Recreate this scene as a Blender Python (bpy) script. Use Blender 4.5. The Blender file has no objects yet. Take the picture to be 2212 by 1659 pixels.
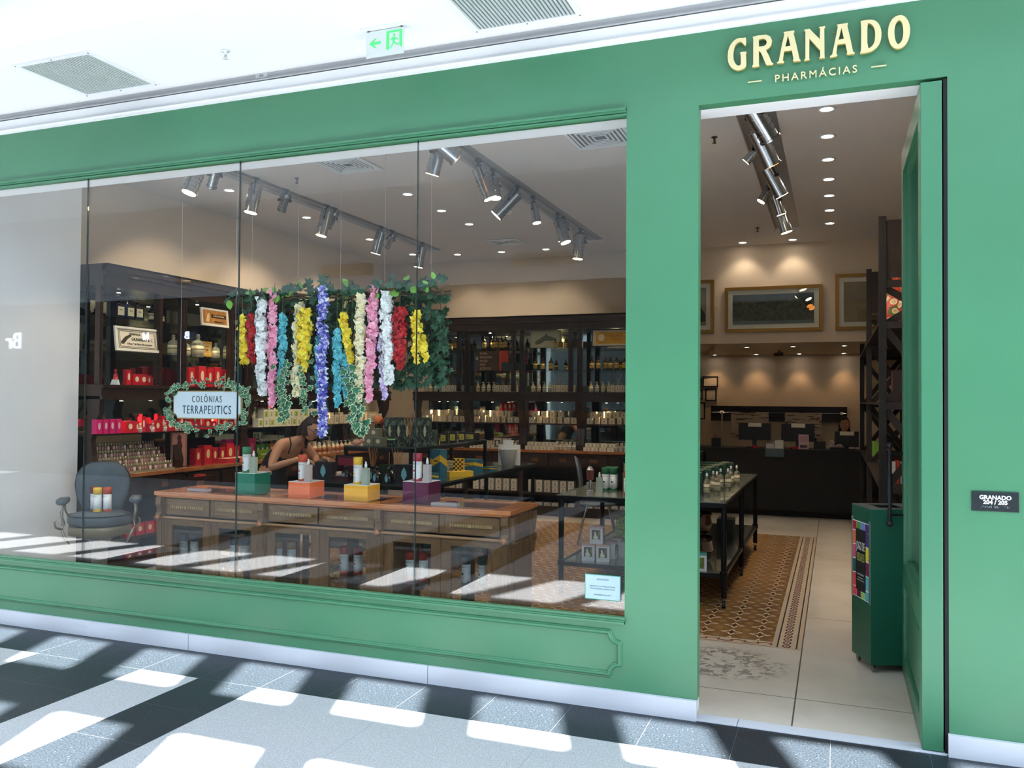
import bpy, bmesh, math, random
from mathutils import Vector, Matrix, Euler
random.seed(7)
C = bpy.context.scene.collection
PI = math.pi
S = bpy.context.scene
# ---------------------------------------------------------------- camera
F_PX, YAW, PIT, ROL = 1825.75, 0.365217, 0.0187304, 0.00671548
CX, CY, CZ = 0.667046, -4.455929, 1.65
fw = Vector((-math.sin(YAW)*math.cos(PIT), math.cos(YAW)*math.cos(PIT), math.sin(PIT)))
rt = Vector((math.cos(YAW), math.sin(YAW), 0)); up = rt.cross(fw)
r2 = rt*math.cos(ROL)+up*math.sin(ROL); u2 = up*math.cos(ROL)-rt*math.sin(ROL)
cd = bpy.data.cameras.new('camera'); cam = bpy.data.objects.new('camera', cd); C.objects.link(cam)
cd.sensor_fit = 'HORIZONTAL'; cd.sensor_width = 36; cd.lens = F_PX/2212*36; cd.clip_end = 200
M = Matrix((r2, u2, -fw)).transposed().to_4x4(); M.translation = (CX, CY, CZ); cam.matrix_world = M
S.camera = cam
# ---------------------------------------------------------------- light and exposure
S.view_settings.view_transform = 'Standard'; S.view_settings.look = 'None'
S.view_settings.gamma = 1; S.view_settings.use_curve_mapping = False
S.view_settings.exposure = 1.3
W = bpy.data.worlds.new('sky'); S.world = W; W.use_nodes = True
bg = W.node_tree.nodes['Background']; bg.inputs[0].default_value = (0.74, 0.87, 1.0, 1); bg.inputs[1].default_value = 1.6
SX, SY, SUNS = 0.10, 0.227, 23.0
sl = bpy.data.lights.new('sun', 'SUN'); sl.energy = SUNS; sl.angle = math.radians(0.55); sl.color = (1, 0.97, 0.92)
sun = bpy.data.objects.new('sun', sl); C.objects.link(sun)
sun.rotation_euler = Vector((SX, SY, -1)).to_track_quat('-Z', 'Y').to_euler(); sun.location = (0, -4, 12)
INT = 0.46
def spot(parent, loc, power, color=(1, 0.80, 0.58), size=1.6, blend=0.6, rad=0.03, aim=None, kind='SPOT'):
    l = bpy.data.lights.new('lamp_light', kind); l.energy = power*INT; l.color = color
    if kind == 'SPOT': l.spot_size = size; l.spot_blend = blend
    l.shadow_soft_size = rad
    o = bpy.data.objects.new('lamp_light', l); C.objects.link(o); o.parent = parent; o.location = loc
    if aim is not None: o.rotation_euler = Vector(aim).to_track_quat('-Z', 'Y').to_euler()
    return o
# ---------------------------------------------------------------- node helpers
def lin(c):
    if isinstance(c, str):
        c = [int(c[i:i+2], 16)/255 for i in (0, 2, 4)]
    return tuple((x/12.92 if x <= 0.04045 else ((x+0.055)/1.055)**2.4) for x in c[:3])+(1,)
def setin(nt, sock, v):
    if hasattr(v, 'is_output') or isinstance(v, bpy.types.NodeSocket): nt.links.new(v, sock)
    else: sock.default_value = v
def mth(nt, op, *a):
    n = nt.nodes.new('ShaderNodeMath'); n.operation = op
    for i, v in enumerate(a): setin(nt, n.inputs[i], v)
    return n.outputs[0]
def mixc(nt, f, a, b, mode='MIX'):
    n = nt.nodes.new('ShaderNodeMix'); n.data_type = 'RGBA'; n.blend_type = mode
    setin(nt, n.inputs[0], f); setin(nt, n.inputs[6], a); setin(nt, n.inputs[7], b)
    return n.outputs[2]
def noise(nt, scale, vec=None, detail=3, rough=0.5, dist=0):
    n = nt.nodes.new('ShaderNodeTexNoise'); n.inputs['Scale'].default_value = scale
    n.inputs['Detail'].default_value = detail; n.inputs['Roughness'].default_value = rough
    n.inputs['Distortion'].default_value = dist
    if vec is not None: nt.links.new(vec, n.inputs['Vector'])
    return n.outputs[0]
def step(nt, v, lo, hi):
    n = nt.nodes.new('ShaderNodeMapRange'); setin(nt, n.inputs[0], v)
    n.inputs[1].default_value = lo; n.inputs[2].default_value = hi; n.clamp = True
    return n.outputs[0]
def objco(nt): return nt.nodes.new('ShaderNodeTexCoord').outputs['Object']
def gpos(nt): return nt.nodes.new('ShaderNodeNewGeometry').outputs['Position']
def sep(nt, v):
    n = nt.nodes.new('ShaderNodeSeparateXYZ'); nt.links.new(v, n.inputs[0]); return n.outputs
def vscale(nt, v, s):
    n = nt.nodes.new('ShaderNodeMapping'); nt.links.new(v, n.inputs[0]); n.inputs['Scale'].default_value = s; return n.outputs[0]
def bump(nt, b, h, strength=0.3, dist=0.01):
    n = nt.nodes.new('ShaderNodeBump'); n.inputs['Strength'].default_value = strength; n.inputs['Distance'].default_value = dist
    nt.links.new(h, n.inputs['Height']); nt.links.new(n.outputs[0], b.inputs['Normal'])
MC = {}
def mat(name, col='808080', rough=0.5, metal=0.0, emit=None, es=1.0, trans=0.0, var=0.0, vs=8.0, coat=0.0, ior=1.5, fn=None, spec=0.5):
    if name in MC: return MC[name]
    m = bpy.data.materials.new(name); m.use_nodes = True; nt = m.node_tree; b = nt.nodes['Principled BSDF']
    c = lin(col); b.inputs['Base Color'].default_value = c
    b.inputs['Roughness'].default_value = rough; b.inputs['Metallic'].default_value = metal
    b.inputs['Transmission Weight'].default_value = trans; b.inputs['IOR'].default_value = ior
    b.inputs['Coat Weight'].default_value = coat; b.inputs['Specular IOR Level'].default_value = spec
    if emit: b.inputs['Emission Color'].default_value = lin(emit); b.inputs['Emission Strength'].default_value = es
    if var:
        n = noise(nt, vs, objco(nt), 4)
        f = step(nt, n, 0.3, 0.7)
        d = tuple(x*(1-var) for x in c[:3])+(1,); u = tuple(min(1, x*(1+var)) for x in c[:3])+(1,)
        nt.links.new(mixc(nt, f, d, u), b.inputs['Base Color'])
    if fn: fn(nt, b, c)
    MC[name] = m; return m
def wood(name, c1, c2, rough=0.4, scale=(1, 14, 14), coat=0.0):
    def f(nt, b, c):
        v = vscale(nt, objco(nt), scale)
        n = noise(nt, 3.0, v, 6, 0.65, 0.6); f_ = step(nt, n, 0.3, 0.72)
        nt.links.new(mixc(nt, f_, lin(c1), lin(c2)), b.inputs['Base Color']); bump(nt, b, n, 0.15, 0.004)
    return mat(name, c1, rough, fn=f, coat=coat)
def arch_glass(name, tint=(0.93, 0.97, 0.97), ior=1.5, rough=0.0):
    if name in MC: return MC[name]
    m = bpy.data.materials.new(name); m.use_nodes = True; nt = m.node_tree; nt.nodes.clear()
    o = nt.nodes.new('ShaderNodeOutputMaterial'); t = nt.nodes.new('ShaderNodeBsdfTransparent'); g = nt.nodes.new('ShaderNodeBsdfGlossy')
    t.inputs[0].default_value = tint+(1,); g.inputs['Roughness'].default_value = rough
    ge = nt.nodes.new('ShaderNodeNewGeometry'); dp = nt.nodes.new('ShaderNodeVectorMath'); dp.operation = 'DOT_PRODUCT'
    nt.links.new(ge.outputs['Normal'], dp.inputs[0]); nt.links.new(ge.outputs['Incoming'], dp.inputs[1])
    f0 = ((ior-1)/(ior+1))**2; cs = mth(nt, 'ABSOLUTE', dp.outputs['Value'])
    fac = mth(nt, 'ADD', f0, mth(nt, 'MULTIPLY', 1-f0, mth(nt, 'POWER', mth(nt, 'SUBTRACT', 1.0, cs), 5.0)))
    mx = nt.nodes.new('ShaderNodeMixShader'); nt.links.new(fac, mx.inputs[0])
    nt.links.new(t.outputs[0], mx.inputs[1]); nt.links.new(g.outputs[0], mx.inputs[2]); nt.links.new(mx.outputs[0], o.inputs[0])
    MC[name] = m; return m
# ---------------------------------------------------------------- mesh helpers
class MB:
    def __init__(s): s.v = []; s.f = []; s.m = []; s.s = []
    def add(s, vs, fs, m=0, sm=False):
        k = len(s.v); s.v += [tuple(v) for v in vs]
        for f in fs: s.f.append([i+k for i in f]); s.m.append(m); s.s.append(sm)
        return s
    def box(s, x0, x1, y0, y1, z0, z1, m=0):
        if x0 > x1: x0, x1 = x1, x0
        if y0 > y1: y0, y1 = y1, y0
        vs = [(x0,y0,z0),(x1,y0,z0),(x1,y1,z0),(x0,y1,z0),(x0,y0,z1),(x1,y0,z1),(x1,y1,z1),(x0,y1,z1)]
        return s.add(vs, [(3,2,1,0),(4,5,6,7),(0,1,5,4),(1,2,6,5),(2,3,7,6),(3,0,4,7)], m)
    def cyl(s, p0, p1, r0, r1=None, n=16, m=0, caps=True, sm=True):
        r1 = r0 if r1 is None else r1; p0 = Vector(p0); p1 = Vector(p1); d = (p1-p0).normalized()
        a = d.orthogonal().normalized(); b = d.cross(a); vs = []
        for p, r in ((p0, r0), (p1, r1)):
            for i in range(n):
                t = 2*PI*i/n; vs.append(p+(a*math.cos(t)+b*math.sin(t))*r)
        s.add(vs, [(i, (i+1) % n, n+(i+1) % n, n+i) for i in range(n)], m, sm)
        if caps: s.add(vs[:n], [tuple(range(n))[::-1]], m); s.add(vs[n:], [tuple(range(n))], m)
        return s
    def lathe(s, prof, n=20, m=0, cx=0, cy=0, mats=None, sx=1, sy=1):
        vs = []
        for r, z in prof:
            for i in range(n):
                t = 2*PI*i/n; vs.append((cx+r*math.cos(t)*sx, cy+r*math.sin(t)*sy, z))
        k = len(s.v); s.v += vs
        for j in range(len(prof)-1):
            mm = mats[j] if mats else m
            for i in range(n):
                s.f.append([k+j*n+i, k+j*n+(i+1) % n, k+(j+1)*n+(i+1) % n, k+(j+1)*n+i]); s.m.append(mm); s.s.append(True)
        if prof[0][0] > 1e-4: s.f.append([k+i for i in range(n)][::-1]); s.m.append(mats[0] if mats else m); s.s.append(False)
        if prof[-1][0] > 1e-4: s.f.append([k+(len(prof)-1)*n+i for i in range(n)]); s.m.append(mats[-1] if mats else m); s.s.append(False)
        return s
    def prism(s, poly, a0, a1, axis='y', m=0):
        n = len(poly)
        def P(u, v, w): return (u, w, v) if axis == 'y' else ((w, u, v) if axis == 'x' else (u, v, w))
        vs = [P(u, v, a0) for u, v in poly]+[P(u, v, a1) for u, v in poly]
        return s.add(vs, [tuple(range(n)), tuple(range(n, 2*n))[::-1]]+[(i, n+i, n+(i+1) % n, (i+1) % n) for i in range(n)], m)
    def tube(s, pts, r, n=8, m=0):
        pts = [Vector(p) for p in pts]; rings = []
        rr = r if isinstance(r, (list, tuple)) else [r]*len(pts)
        a = None
        for i, p in enumerate(pts):
            d = (pts[min(i+1, len(pts)-1)]-pts[max(i-1, 0)]).normalized()
            a = d.orthogonal().normalized() if a is None else (a-d*a.dot(d)).normalized()
            b = d.cross(a); rings.append([p+(a*math.cos(2*PI*j/n)+b*math.sin(2*PI*j/n))*rr[i] for j in range(n)])
        vs = [v for q in rings for v in q]; fs = []
        for i in range(len(pts)-1):
            for j in range(n): fs.append((i*n+j, i*n+(j+1) % n, (i+1)*n+(j+1) % n, (i+1)*n+j))
        s.add(vs, fs, m, True); s.add(rings[0], [tuple(range(n))[::-1]], m); s.add(rings[-1], [tuple(range(n))], m); return s
    def sphere(s, c, r, n=12, k=8, m=0, sz=1.0):
        prof = [(max(r*math.sin(PI*i/k), 0.0), -r*sz*math.cos(PI*i/k)+c[2]) for i in range(k+1)]
        prof[0] = (1e-5, prof[0][1]); prof[-1] = (1e-5, prof[-1][1])
        return s.lathe(prof, n, m, c[0], c[1])
    def mesh(s, name, mats):
        me = bpy.data.meshes.new(name); me.from_pydata(s.v, [], s.f)
        for m in mats: me.materials.append(m)
        me.polygons.foreach_set('material_index', s.m); me.polygons.foreach_set('use_smooth', s.s)
        bm = bmesh.new(); bm.from_mesh(me); bmesh.ops.recalc_face_normals(bm, faces=bm.faces); bm.to_mesh(me); bm.free()
        me.update(); return me
    def build_each(s, name, mats, parent=None, nf=6):
        """every run of nf faces (one loose piece) becomes a part of its own"""
        k = 0
        while k < len(s.f):
            fs = s.f[k:k+nf]; ids = sorted({i for f in fs for i in f}); mp = {a: i for i, a in enumerate(ids)}
            p = MB(); p.v = [s.v[i] for i in ids]; p.f = [[mp[i] for i in f] for f in fs]; p.m = s.m[k:k+nf]; p.s = s.s[k:k+nf]
            p.build(name, mats, parent); k += nf
    def build(s, name, mats, parent=None, loc=None, rz=0, bevel=0, **tags):
        if not isinstance(mats, (list, tuple)): mats = [mats]
        return obj(name, s.mesh(name, mats), parent, loc, rz, bevel, **tags)
def obj(name, me, parent=None, loc=None, rz=0, bevel=0, label=None, cat=None, group=None, kind=None):
    o = bpy.data.objects.new(name, me); C.objects.link(o)
    if parent: o.parent = parent
    if loc: o.location = loc
    if rz: o.rotation_euler.z = rz
    if bevel:
        b = o.modifiers.new('bevel', 'BEVEL'); b.width = bevel; b.segments = 2; b.limit_method = 'ANGLE'
    tag(o, label, cat, group, kind); return o
def tag(o, label=None, cat=None, group=None, kind=None):
    if label: o['label'] = label
    if cat: o['category'] = cat
    if group: o['group'] = group
    if kind: o['kind'] = kind
    return o
def thing(name, label, cat, loc=(0, 0, 0), rz=0, group=None):
    o = bpy.data.objects.new(name, None); C.objects.link(o); o.location = loc; o.rotation_euler = (0, 0, rz)
    o.empty_display_size = 0.1
    return tag(o, label, cat, group)
def struct(name, mb, mats, parent=None, bevel=0, label=None):
    return mb.build(name, mats, parent, bevel=bevel, kind='structure', label=label)
def curve_mesh(cu, name):
    o = bpy.data.objects.new('tmp', cu); C.objects.link(o)
    dg = bpy.context.evaluated_depsgraph_get(); me = bpy.data.meshes.new_from_object(o.evaluated_get(dg))
    me.name = name; bpy.data.objects.remove(o); return me
def text(name, s, size, loc, mt, parent=None, width=1.0, rz=0, ext=0.001, sp=1.0, align='CENTER', rx=PI/2, bold=0.0, mirror=False, **t):
    cu = bpy.data.curves.new(name, 'FONT'); cu.body = s; cu.size = size; cu.extrude = ext; cu.align_x = align; cu.align_y = 'CENTER'
    cu.space_character = sp; cu.offset = bold; cu.resolution_u = 3
    me = curve_mesh(cu, name); me.materials.clear(); me.materials.append(mt)
    for v in me.vertices: v.co.x *= width
    o = obj(name, me, parent, loc, 0, 0, **t); o.rotation_euler = (rx, 0, rz); return o
def shape2d(name, loops, ext, loc, mt, parent=None, smooth=0, **t):
    cu = bpy.data.curves.new(name, 'CURVE'); cu.dimensions = '2D'; cu.fill_mode = 'BOTH'; cu.extrude = ext; cu.bevel_depth = 0
    for lp in loops:
        for _ in range(smooth):
            q = []
            for i in range(len(lp)):
                a, b = lp[i], lp[(i+1) % len(lp)]
                q += [(a[0]*.75+b[0]*.25, a[1]*.75+b[1]*.25), (a[0]*.25+b[0]*.75, a[1]*.25+b[1]*.75)]
            lp = q
        sp = cu.splines.new('POLY'); sp.points.add(len(lp)-1)
        for i, (x, y) in enumerate(lp): sp.points[i].co = (x, y, 0, 1)
        sp.use_cyclic_u = True
    me = curve_mesh(cu, name); me.materials.clear(); me.materials.append(mt)
    o = obj(name, me, parent, loc, 0, 0, **t); o.rotation_euler = (PI/2, 0, 0); return o
# ---------------------------------------------------------------- materials of the setting
def f_paint(nt, b, c):
    n = noise(nt, 1.3, gpos(nt), 3); f = step(nt, n, 0.3, 0.7)
    nt.links.new(mixc(nt, f, tuple(x*0.94 for x in c[:3])+(1,), tuple(x*1.05 for x in c[:3])+(1,)), b.inputs['Base Color'])
    bump(nt, b, noise(nt, 60, gpos(nt), 2), 0.03, 0.002)
GREEN = mat('green_paint', '468361', 0.38, fn=f_paint)
GREEN_IN = mat('green_door_paint', '428060', 0.35, fn=f_paint)
def f_white(nt, b, c):
    n = noise(nt, 2.0, gpos(nt), 3)
    nt.links.new(mixc(nt, n, tuple(x*0.95 for x in c[:3])+(1,), c), b.inputs['Base Color'])
WHITE = mat('white_plaster', 'EEF0F2', 0.6, fn=f_white)
CEIL = mat('shop_ceiling_plaster', 'D8D3CE', 0.75, fn=f_white)
WARM = mat('beige_wall_plaster', 'CFBfA8'.upper(), 0.75, fn=f_white)
def f_marble(nt, b, c):
    n = noise(nt, 3.0, vscale(nt, gpos(nt), (0.6, 1, 4)), 6, 0.6, 1.2); f = step(nt, n, 0.62, 0.7)
    p = sep(nt, gpos(nt)); k = mth(nt, 'PINGPONG', mth(nt, 'ADD', p[0], 1.54), 0.87)
    j = step(nt, k, 0.0015, 0.003)
    base = mixc(nt, mth(nt, 'MULTIPLY', f, 0.25), c, lin('9AA4B4'))
    nt.links.new(mixc(nt, j, lin('707888'), base), b.inputs['Base Color'])
MARBLE = mat('white_marble', 'D4DAE6', 0.3, fn=f_marble)
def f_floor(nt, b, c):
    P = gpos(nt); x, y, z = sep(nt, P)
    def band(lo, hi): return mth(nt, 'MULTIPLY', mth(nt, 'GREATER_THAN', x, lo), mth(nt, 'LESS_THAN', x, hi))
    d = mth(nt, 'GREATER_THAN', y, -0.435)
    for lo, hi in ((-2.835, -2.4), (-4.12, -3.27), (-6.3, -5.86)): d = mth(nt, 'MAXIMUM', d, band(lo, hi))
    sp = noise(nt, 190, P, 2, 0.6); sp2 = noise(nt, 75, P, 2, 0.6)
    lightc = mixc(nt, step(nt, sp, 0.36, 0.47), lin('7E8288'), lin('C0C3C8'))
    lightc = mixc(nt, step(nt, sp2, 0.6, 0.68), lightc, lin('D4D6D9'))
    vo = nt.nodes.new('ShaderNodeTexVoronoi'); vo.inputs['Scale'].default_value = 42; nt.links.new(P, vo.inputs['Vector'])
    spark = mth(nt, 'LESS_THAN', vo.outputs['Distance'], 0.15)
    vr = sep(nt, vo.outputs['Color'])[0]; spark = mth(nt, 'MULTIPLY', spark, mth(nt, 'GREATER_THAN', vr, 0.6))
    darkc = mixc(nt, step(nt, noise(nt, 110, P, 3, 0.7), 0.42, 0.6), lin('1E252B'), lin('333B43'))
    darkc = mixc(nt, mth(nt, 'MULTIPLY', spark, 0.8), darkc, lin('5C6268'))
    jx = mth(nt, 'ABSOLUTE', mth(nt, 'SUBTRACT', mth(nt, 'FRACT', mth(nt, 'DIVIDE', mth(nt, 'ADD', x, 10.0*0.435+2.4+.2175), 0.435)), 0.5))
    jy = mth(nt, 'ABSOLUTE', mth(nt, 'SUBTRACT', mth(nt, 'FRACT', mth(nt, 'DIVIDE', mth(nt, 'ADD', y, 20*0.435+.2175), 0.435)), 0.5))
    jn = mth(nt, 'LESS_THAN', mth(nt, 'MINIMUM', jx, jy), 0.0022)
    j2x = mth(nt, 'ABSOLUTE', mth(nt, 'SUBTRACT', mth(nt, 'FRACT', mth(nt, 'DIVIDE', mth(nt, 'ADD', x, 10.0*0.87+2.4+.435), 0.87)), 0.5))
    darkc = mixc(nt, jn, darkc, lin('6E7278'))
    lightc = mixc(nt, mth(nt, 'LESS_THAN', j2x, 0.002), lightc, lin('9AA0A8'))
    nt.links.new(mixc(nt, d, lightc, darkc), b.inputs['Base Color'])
    bump(nt, b, sp2, 0.05, 0.002)
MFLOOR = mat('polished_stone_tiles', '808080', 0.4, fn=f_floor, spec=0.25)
def f_conc(nt, b, c):
    P = gpos(nt); x, y, z = sep(nt, P)
    n = noise(nt, 1.1, P, 5, 0.6); n2 = noise(nt, 5.0, P, 8, 0.72, 0.3)
    base = mixc(nt, step(nt, n, 0.35, 0.7), lin('D6CEC2'), lin('BFB5A6'))
    dx = mth(nt, 'SUBTRACT', x, 0.02); dy = mth(nt, 'SUBTRACT', y, 1.05)
    e = mth(nt, 'SQRT', mth(nt, 'ADD', mth(nt, 'MULTIPLY', dx, dx), mth(nt, 'MULTIPLY', mth(nt, 'MULTIPLY', dy, 1.15), mth(nt, 'MULTIPLY', dy, 1.15))))
    msk = mth(nt, 'MULTIPLY', step(nt, e, 0.42, 0.30), step(nt, mth(nt, 'ADD', noise(nt, 16, P, 8, 0.75, 0.4), mth(nt, 'MULTIPLY', n2, 0.6)), 0.79, 0.83))
    wide = step(nt, mth(nt, 'ADD', n2, mth(nt, 'MULTIPLY', n, 0.5)), 0.88, 0.95)
    base = mixc(nt, mth(nt, 'MULTIPLY', wide, 0.35), base, lin('8C8272'))
    base = mixc(nt, mth(nt, 'MULTIPLY', msk, 0.85), base, lin('7C766E'))
    j = mth(nt, 'LESS_THAN', mth(nt, 'MINIMUM', mth(nt, 'ABSOLUTE', mth(nt, 'SUBTRACT', x, 0.46)),
        mth(nt, 'MINIMUM', mth(nt, 'ABSOLUTE', mth(nt, 'SUBTRACT', y, 0.53)), mth(nt, 'ABSOLUTE', mth(nt, 'SUBTRACT', y, 2.42)))), 0.004)
    nt.links.new(mixc(nt, j, base, lin('5A544E')), b.inputs['Base Color']); bump(nt, b, n2, 0.06, 0.003)
CONC = mat('worn_concrete_floor', 'C8BEB0', 0.42, fn=f_conc)
def f_tile(nt, b, c):
    P = gpos(nt); x, y, z = sep(nt, P); m = lambda op, *a: mth(nt, op, *a)
    T = 0.194
    u = m('SUBTRACT', m('FRACT', m('DIVIDE', m('ADD', x, 60*T-0.17+T/2), T)), 0.5)
    v = m('SUBTRACT', m('FRACT', m('DIVIDE', m('ADD', y, 60*T-1.78+T/2), T)), 0.5)
    au = m('ABSOLUTE', u); av = m('ABSOLUTE', v)
    r = m('SQRT', m('ADD', m('MULTIPLY', u, u), m('MULTIPLY', v, v)))
    cross = m('ADD', m('MULTIPLY', m('MINIMUM', au, av), 2.1), m('MAXIMUM', au, av))
    wob = m('ADD', cross, m('MULTIPLY', m('SINE', m('MULTIPLY', r, 38.0)), 0.018))
    base = mixc(nt, step(nt, noise(nt, 3, P, 4), 0.3, 0.7), lin('98703C'), lin('7A5430'))
    tileline = m('LESS_THAN', m('SUBTRACT', 0.5, m('MAXIMUM', au, av)), 0.012)
    corner = m('GREATER_THAN', m('ADD', au, av), 0.80)
    base = mixc(nt, corner, base, lin('A07C48'))
    base = mixc(nt, m('MULTIPLY', m('LESS_THAN', m('ABSOLUTE', m('SUBTRACT', wob, 0.47)), 0.02), 0.8), base, lin('7E4A2C'))
    base = mixc(nt, m('LESS_THAN', m('ABSOLUTE', m('SUBTRACT', wob, 0.375)), 0.052), base, lin('E2D8BC'))
    arm = m('MULTIPLY', m('LESS_THAN', au, 0.28), m('LESS_THAN', av, 0.022))
    arm2 = m('MULTIPLY', m('LESS_THAN', av, 0.17), m('LESS_THAN', m('ABSOLUTE', m('SUBTRACT', au, m('MULTIPLY', av, 0.25))), 0.03))
    base = mixc(nt, m('MAXIMUM', arm, arm2), base, lin('3C2018'))
    base = mixc(nt, m('MULTIPLY', tileline, 0.4), base, lin('7A5A36'))
    # side border x 0.27..0.455, front border y 1.5..1.63
    sb = m('GREATER_THAN', x, 0.268); fb = m('LESS_THAN', y, 1.635)
    def border(s, t):   # s across 0..1 , t along metres
        k = m('SUBTRACT', m('FRACT', m('DIVIDE', m('ADD', t, 50), 0.085)), 0.5)
        cc = m('SUBTRACT', m('MULTIPLY', s, 2.0), 1.0)
        e = m('SQRT', m('ADD', m('POWER', m('MULTIPLY', cc, 1.35), 2.0), m('POWER', m('MULTIPLY', k, 1.7), 2.0)))
        ring = m('LESS_THAN', m('ABSOLUTE', m('SUBTRACT', e, 0.62)), 0.16)
        core = m('LESS_THAN', e, 0.26)
        col = mixc(nt, ring, lin('CBB79C'), lin('4E2C30')); return mixc(nt, core, col, lin('9A5348'))
    s1 = m('DIVIDE', m('SUBTRACT', x, 0.31), 0.10)
    sc = border(s1, y)
    sc = mixc(nt, m('MAXIMUM', m('LESS_THAN', s1, 0.0), m('GREATER_THAN', s1, 1.0)), sc, lin('CBB79C'))
    for xx in (0.302, 0.425): sc = mixc(nt, m('LESS_THAN', m('ABSOLUTE', m('SUBTRACT', x, xx)), 0.005), sc, lin('2E1E20'))
    s2 = m('DIVIDE', m('SUBTRACT', y, 1.525), 0.09)
    k2 = m('SINE', m('MULTIPLY', x, 36.0))
    fc = mixc(nt, m('LESS_THAN', m('ABSOLUTE', m('SUBTRACT', m('SUBTRACT', s2, 0.5), m('MULTIPLY', k2, 0.25))), 0.1), lin('CBB79C'), lin('5A4038'))
    fc = mixc(nt, m('LESS_THAN', m('ADD', m('ABSOLUTE', m('SUBTRACT', s2, 0.5)), m('ABSOLUTE', k2)), 0.45), fc, lin('9A4A3A'))
    for yy in (1.515, 1.628): fc = mixc(nt, m('LESS_THAN', m('ABSOLUTE', m('SUBTRACT', y, yy)), 0.004), fc, lin('4A3430'))
    out = mixc(nt, fb, base, fc); out = mixc(nt, m('MULTIPLY', sb, m('GREATER_THAN', y, 1.51)), out, sc)
    nt.links.new(out, b.inputs['Base Color'])
TILE = mat('patterned_cement_tiles', 'B98F4E', 0.4, fn=f_tile)
BLACKM = mat('black_metal', '16181B', 0.4, 0.6)
GAP = mat('dark_gap', '0A0C0E', 0.8)
GREYF = mat('grey_trim', 'B4B6B8', 0.6)
# ---------------------------------------------------------------- the mall outside
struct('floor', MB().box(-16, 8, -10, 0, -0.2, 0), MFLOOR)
struct('floor_threshold', MB().box(-0.003, 1.155, -0.01, 0.09, -0.05, 0.004), MARBLE)
struct('floor_shop', MB().box(-6.4, 1.8, 0.0, 11.0, -0.2, 0.0), CONC)
struct('floor_patterned', MB().box(-5.1, 0.455, 1.5, 6.5, 0.0, 0.003), TILE)
XR = 3.0
fr = MB()   # green front: header, pillar, right wall, apron
fr.box(-9, XR, 0, 0.08, 3.2, 3.583); fr.box(-9, -0.384, 0, 0.08, 0.103, 0.47); fr.box(-0.384, 0.0, 0, 0.08, 0.103, 3.2)
fr.box(1.165, XR, 0, 0.08, 0.103, 3.2); fr.box(-9, -6.9, 0, 0.08, 0.47, 3.2)
struct('wall_front', fr, GREEN)
inn = MB()  # white box header behind the green front and back faces
inn.box(-9, XR, 0.08, 0.26, 3.21, 3.84); inn.box(-9, -0.36, 0.08, 0.2, 0, 0.44); inn.box(-0.36, -0.02, 0.08, 0.2, 0, 3.21); inn.box(1.3, XR, 0.08, 0.2, 0, 3.21)
struct('wall_front_lining', inn, WHITE)
ws = MB()   # window surround mouldings and sill
ws.box(-6.9, -0.384, -0.018, 0.0, 3.205, 3.235); ws.box(-6.9, -0.384, -0.028, 0.0, 3.215, 3.226); ws.box(-6.9, -0.384, -0.008, 0.02, 3.19, 3.2)
ws.box(-6.9, -0.38, -0.022, 0.0, 0.455, 0.478); ws.box(-6.9, -0.38, -0.012, 0.02, 0.478, 0.492); ws.box(-6.9, -0.38, -0.03, 0, 0.462, 0.47)
win = thing('window_1', None, None); tag(win, kind='structure')
ws.build('window_frame', GREEN, win, kind='structure')
GL = arch_glass('shop_glass', (0.97, 0.985, 0.985), 1.56)
JX = [-6.9, -5.585, -4.272, -2.958, -1.661, -0.384]
for i in range(5):
    MB().box(JX[i]+0.002, JX[i+1]-0.002, 0.03, 0.042, 0.47, 3.205).build('glass_pane', GL, win, kind='structure')
gj = mat('glass_edge', '2A3634', 0.2)
for x in JX[1:-1]: MB().box(x-0.0013, x+0.0013, 0.029, 0.043, 0.47, 3.205).build('glass_joint', gj, win, kind='structure')
# apron moulding with notched corners
def mould(poly, r=0.016):
    mb = MB(); n = len(poly)
    for i in range(n):
        a, b_ = poly[i], poly[(i+1) % n]
        for rr, yy in ((r, 0.002), (r*0.5, -0.013)):
            mb.cyl((a[0], yy, a[1]), (b_[0], yy, b_[1]), rr, n=8); mb.sphere((a[0], yy, a[1]), rr, 8, 6)
    return mb
def notch(x0, x1, z0, z1, c=0.055):
    P = []
    for (cx_, cz_, a0) in ((x1, z0, 180), (x1, z1, 270), (x0, z1, 0), (x0, z0, 90)):
        for k in range(7):
            t = math.radians(a0-15*k); P.append((cx_+c*math.cos(t), cz_+c*math.sin(t)))
    return P
struct('trim_apron_panel', mould(notch(-6.8, -0.41, 0.185, 0.408)), GREEN)
struct('trim_apron_lower_line', MB().box(-6.9, -0.46, -0.003, 0, 0.155, 0.162), GREEN)
bb = MB().box(-9, -0.001, -0.022, 0.0, 0, 0.103).box(1.16, XR, -0.022, 0.0, 0, 0.103)
struct('baseboard_front', bb, MARBLE)
# white fascia over the shop, shadow gap, soffit with grilles
fa = MB().box(-16, XR+3, -0.02, 0.2, 3.583, 3.676).box(-16, XR+3, -0.035, 0.0, 3.60, 3.604)
struct('trim_fascia', fa, WHITE)
struct('trim_shadow_gap', MB().box(-16, XR+3, -0.004, 0.2, 3.676, 3.684), GAP)
struct('trim_fascia_top', MB().box(-16, XR+3, -0.02, 0.2, 3.684, 3.692).box(-16, XR+3, 0.0, 0.2, 3.692, 3.80), GREYF)
struct('ceiling_mall_soffit', MB().box(-16, XR+3, -0.87, 0.0, 3.735, 4.05), WHITE)
struct('wall_right_front', MB().box(XR, XR+3, -0.0, 0.3, 0, 3.583), WHITE)
def f_corr(nt, b, c):
    x = sep(nt, gpos(nt))[0]; s_ = mth(nt, 'SINE', mth(nt, 'MULTIPLY', x, 90)); bump(nt, b, s_, 0.8, 0.01)
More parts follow.
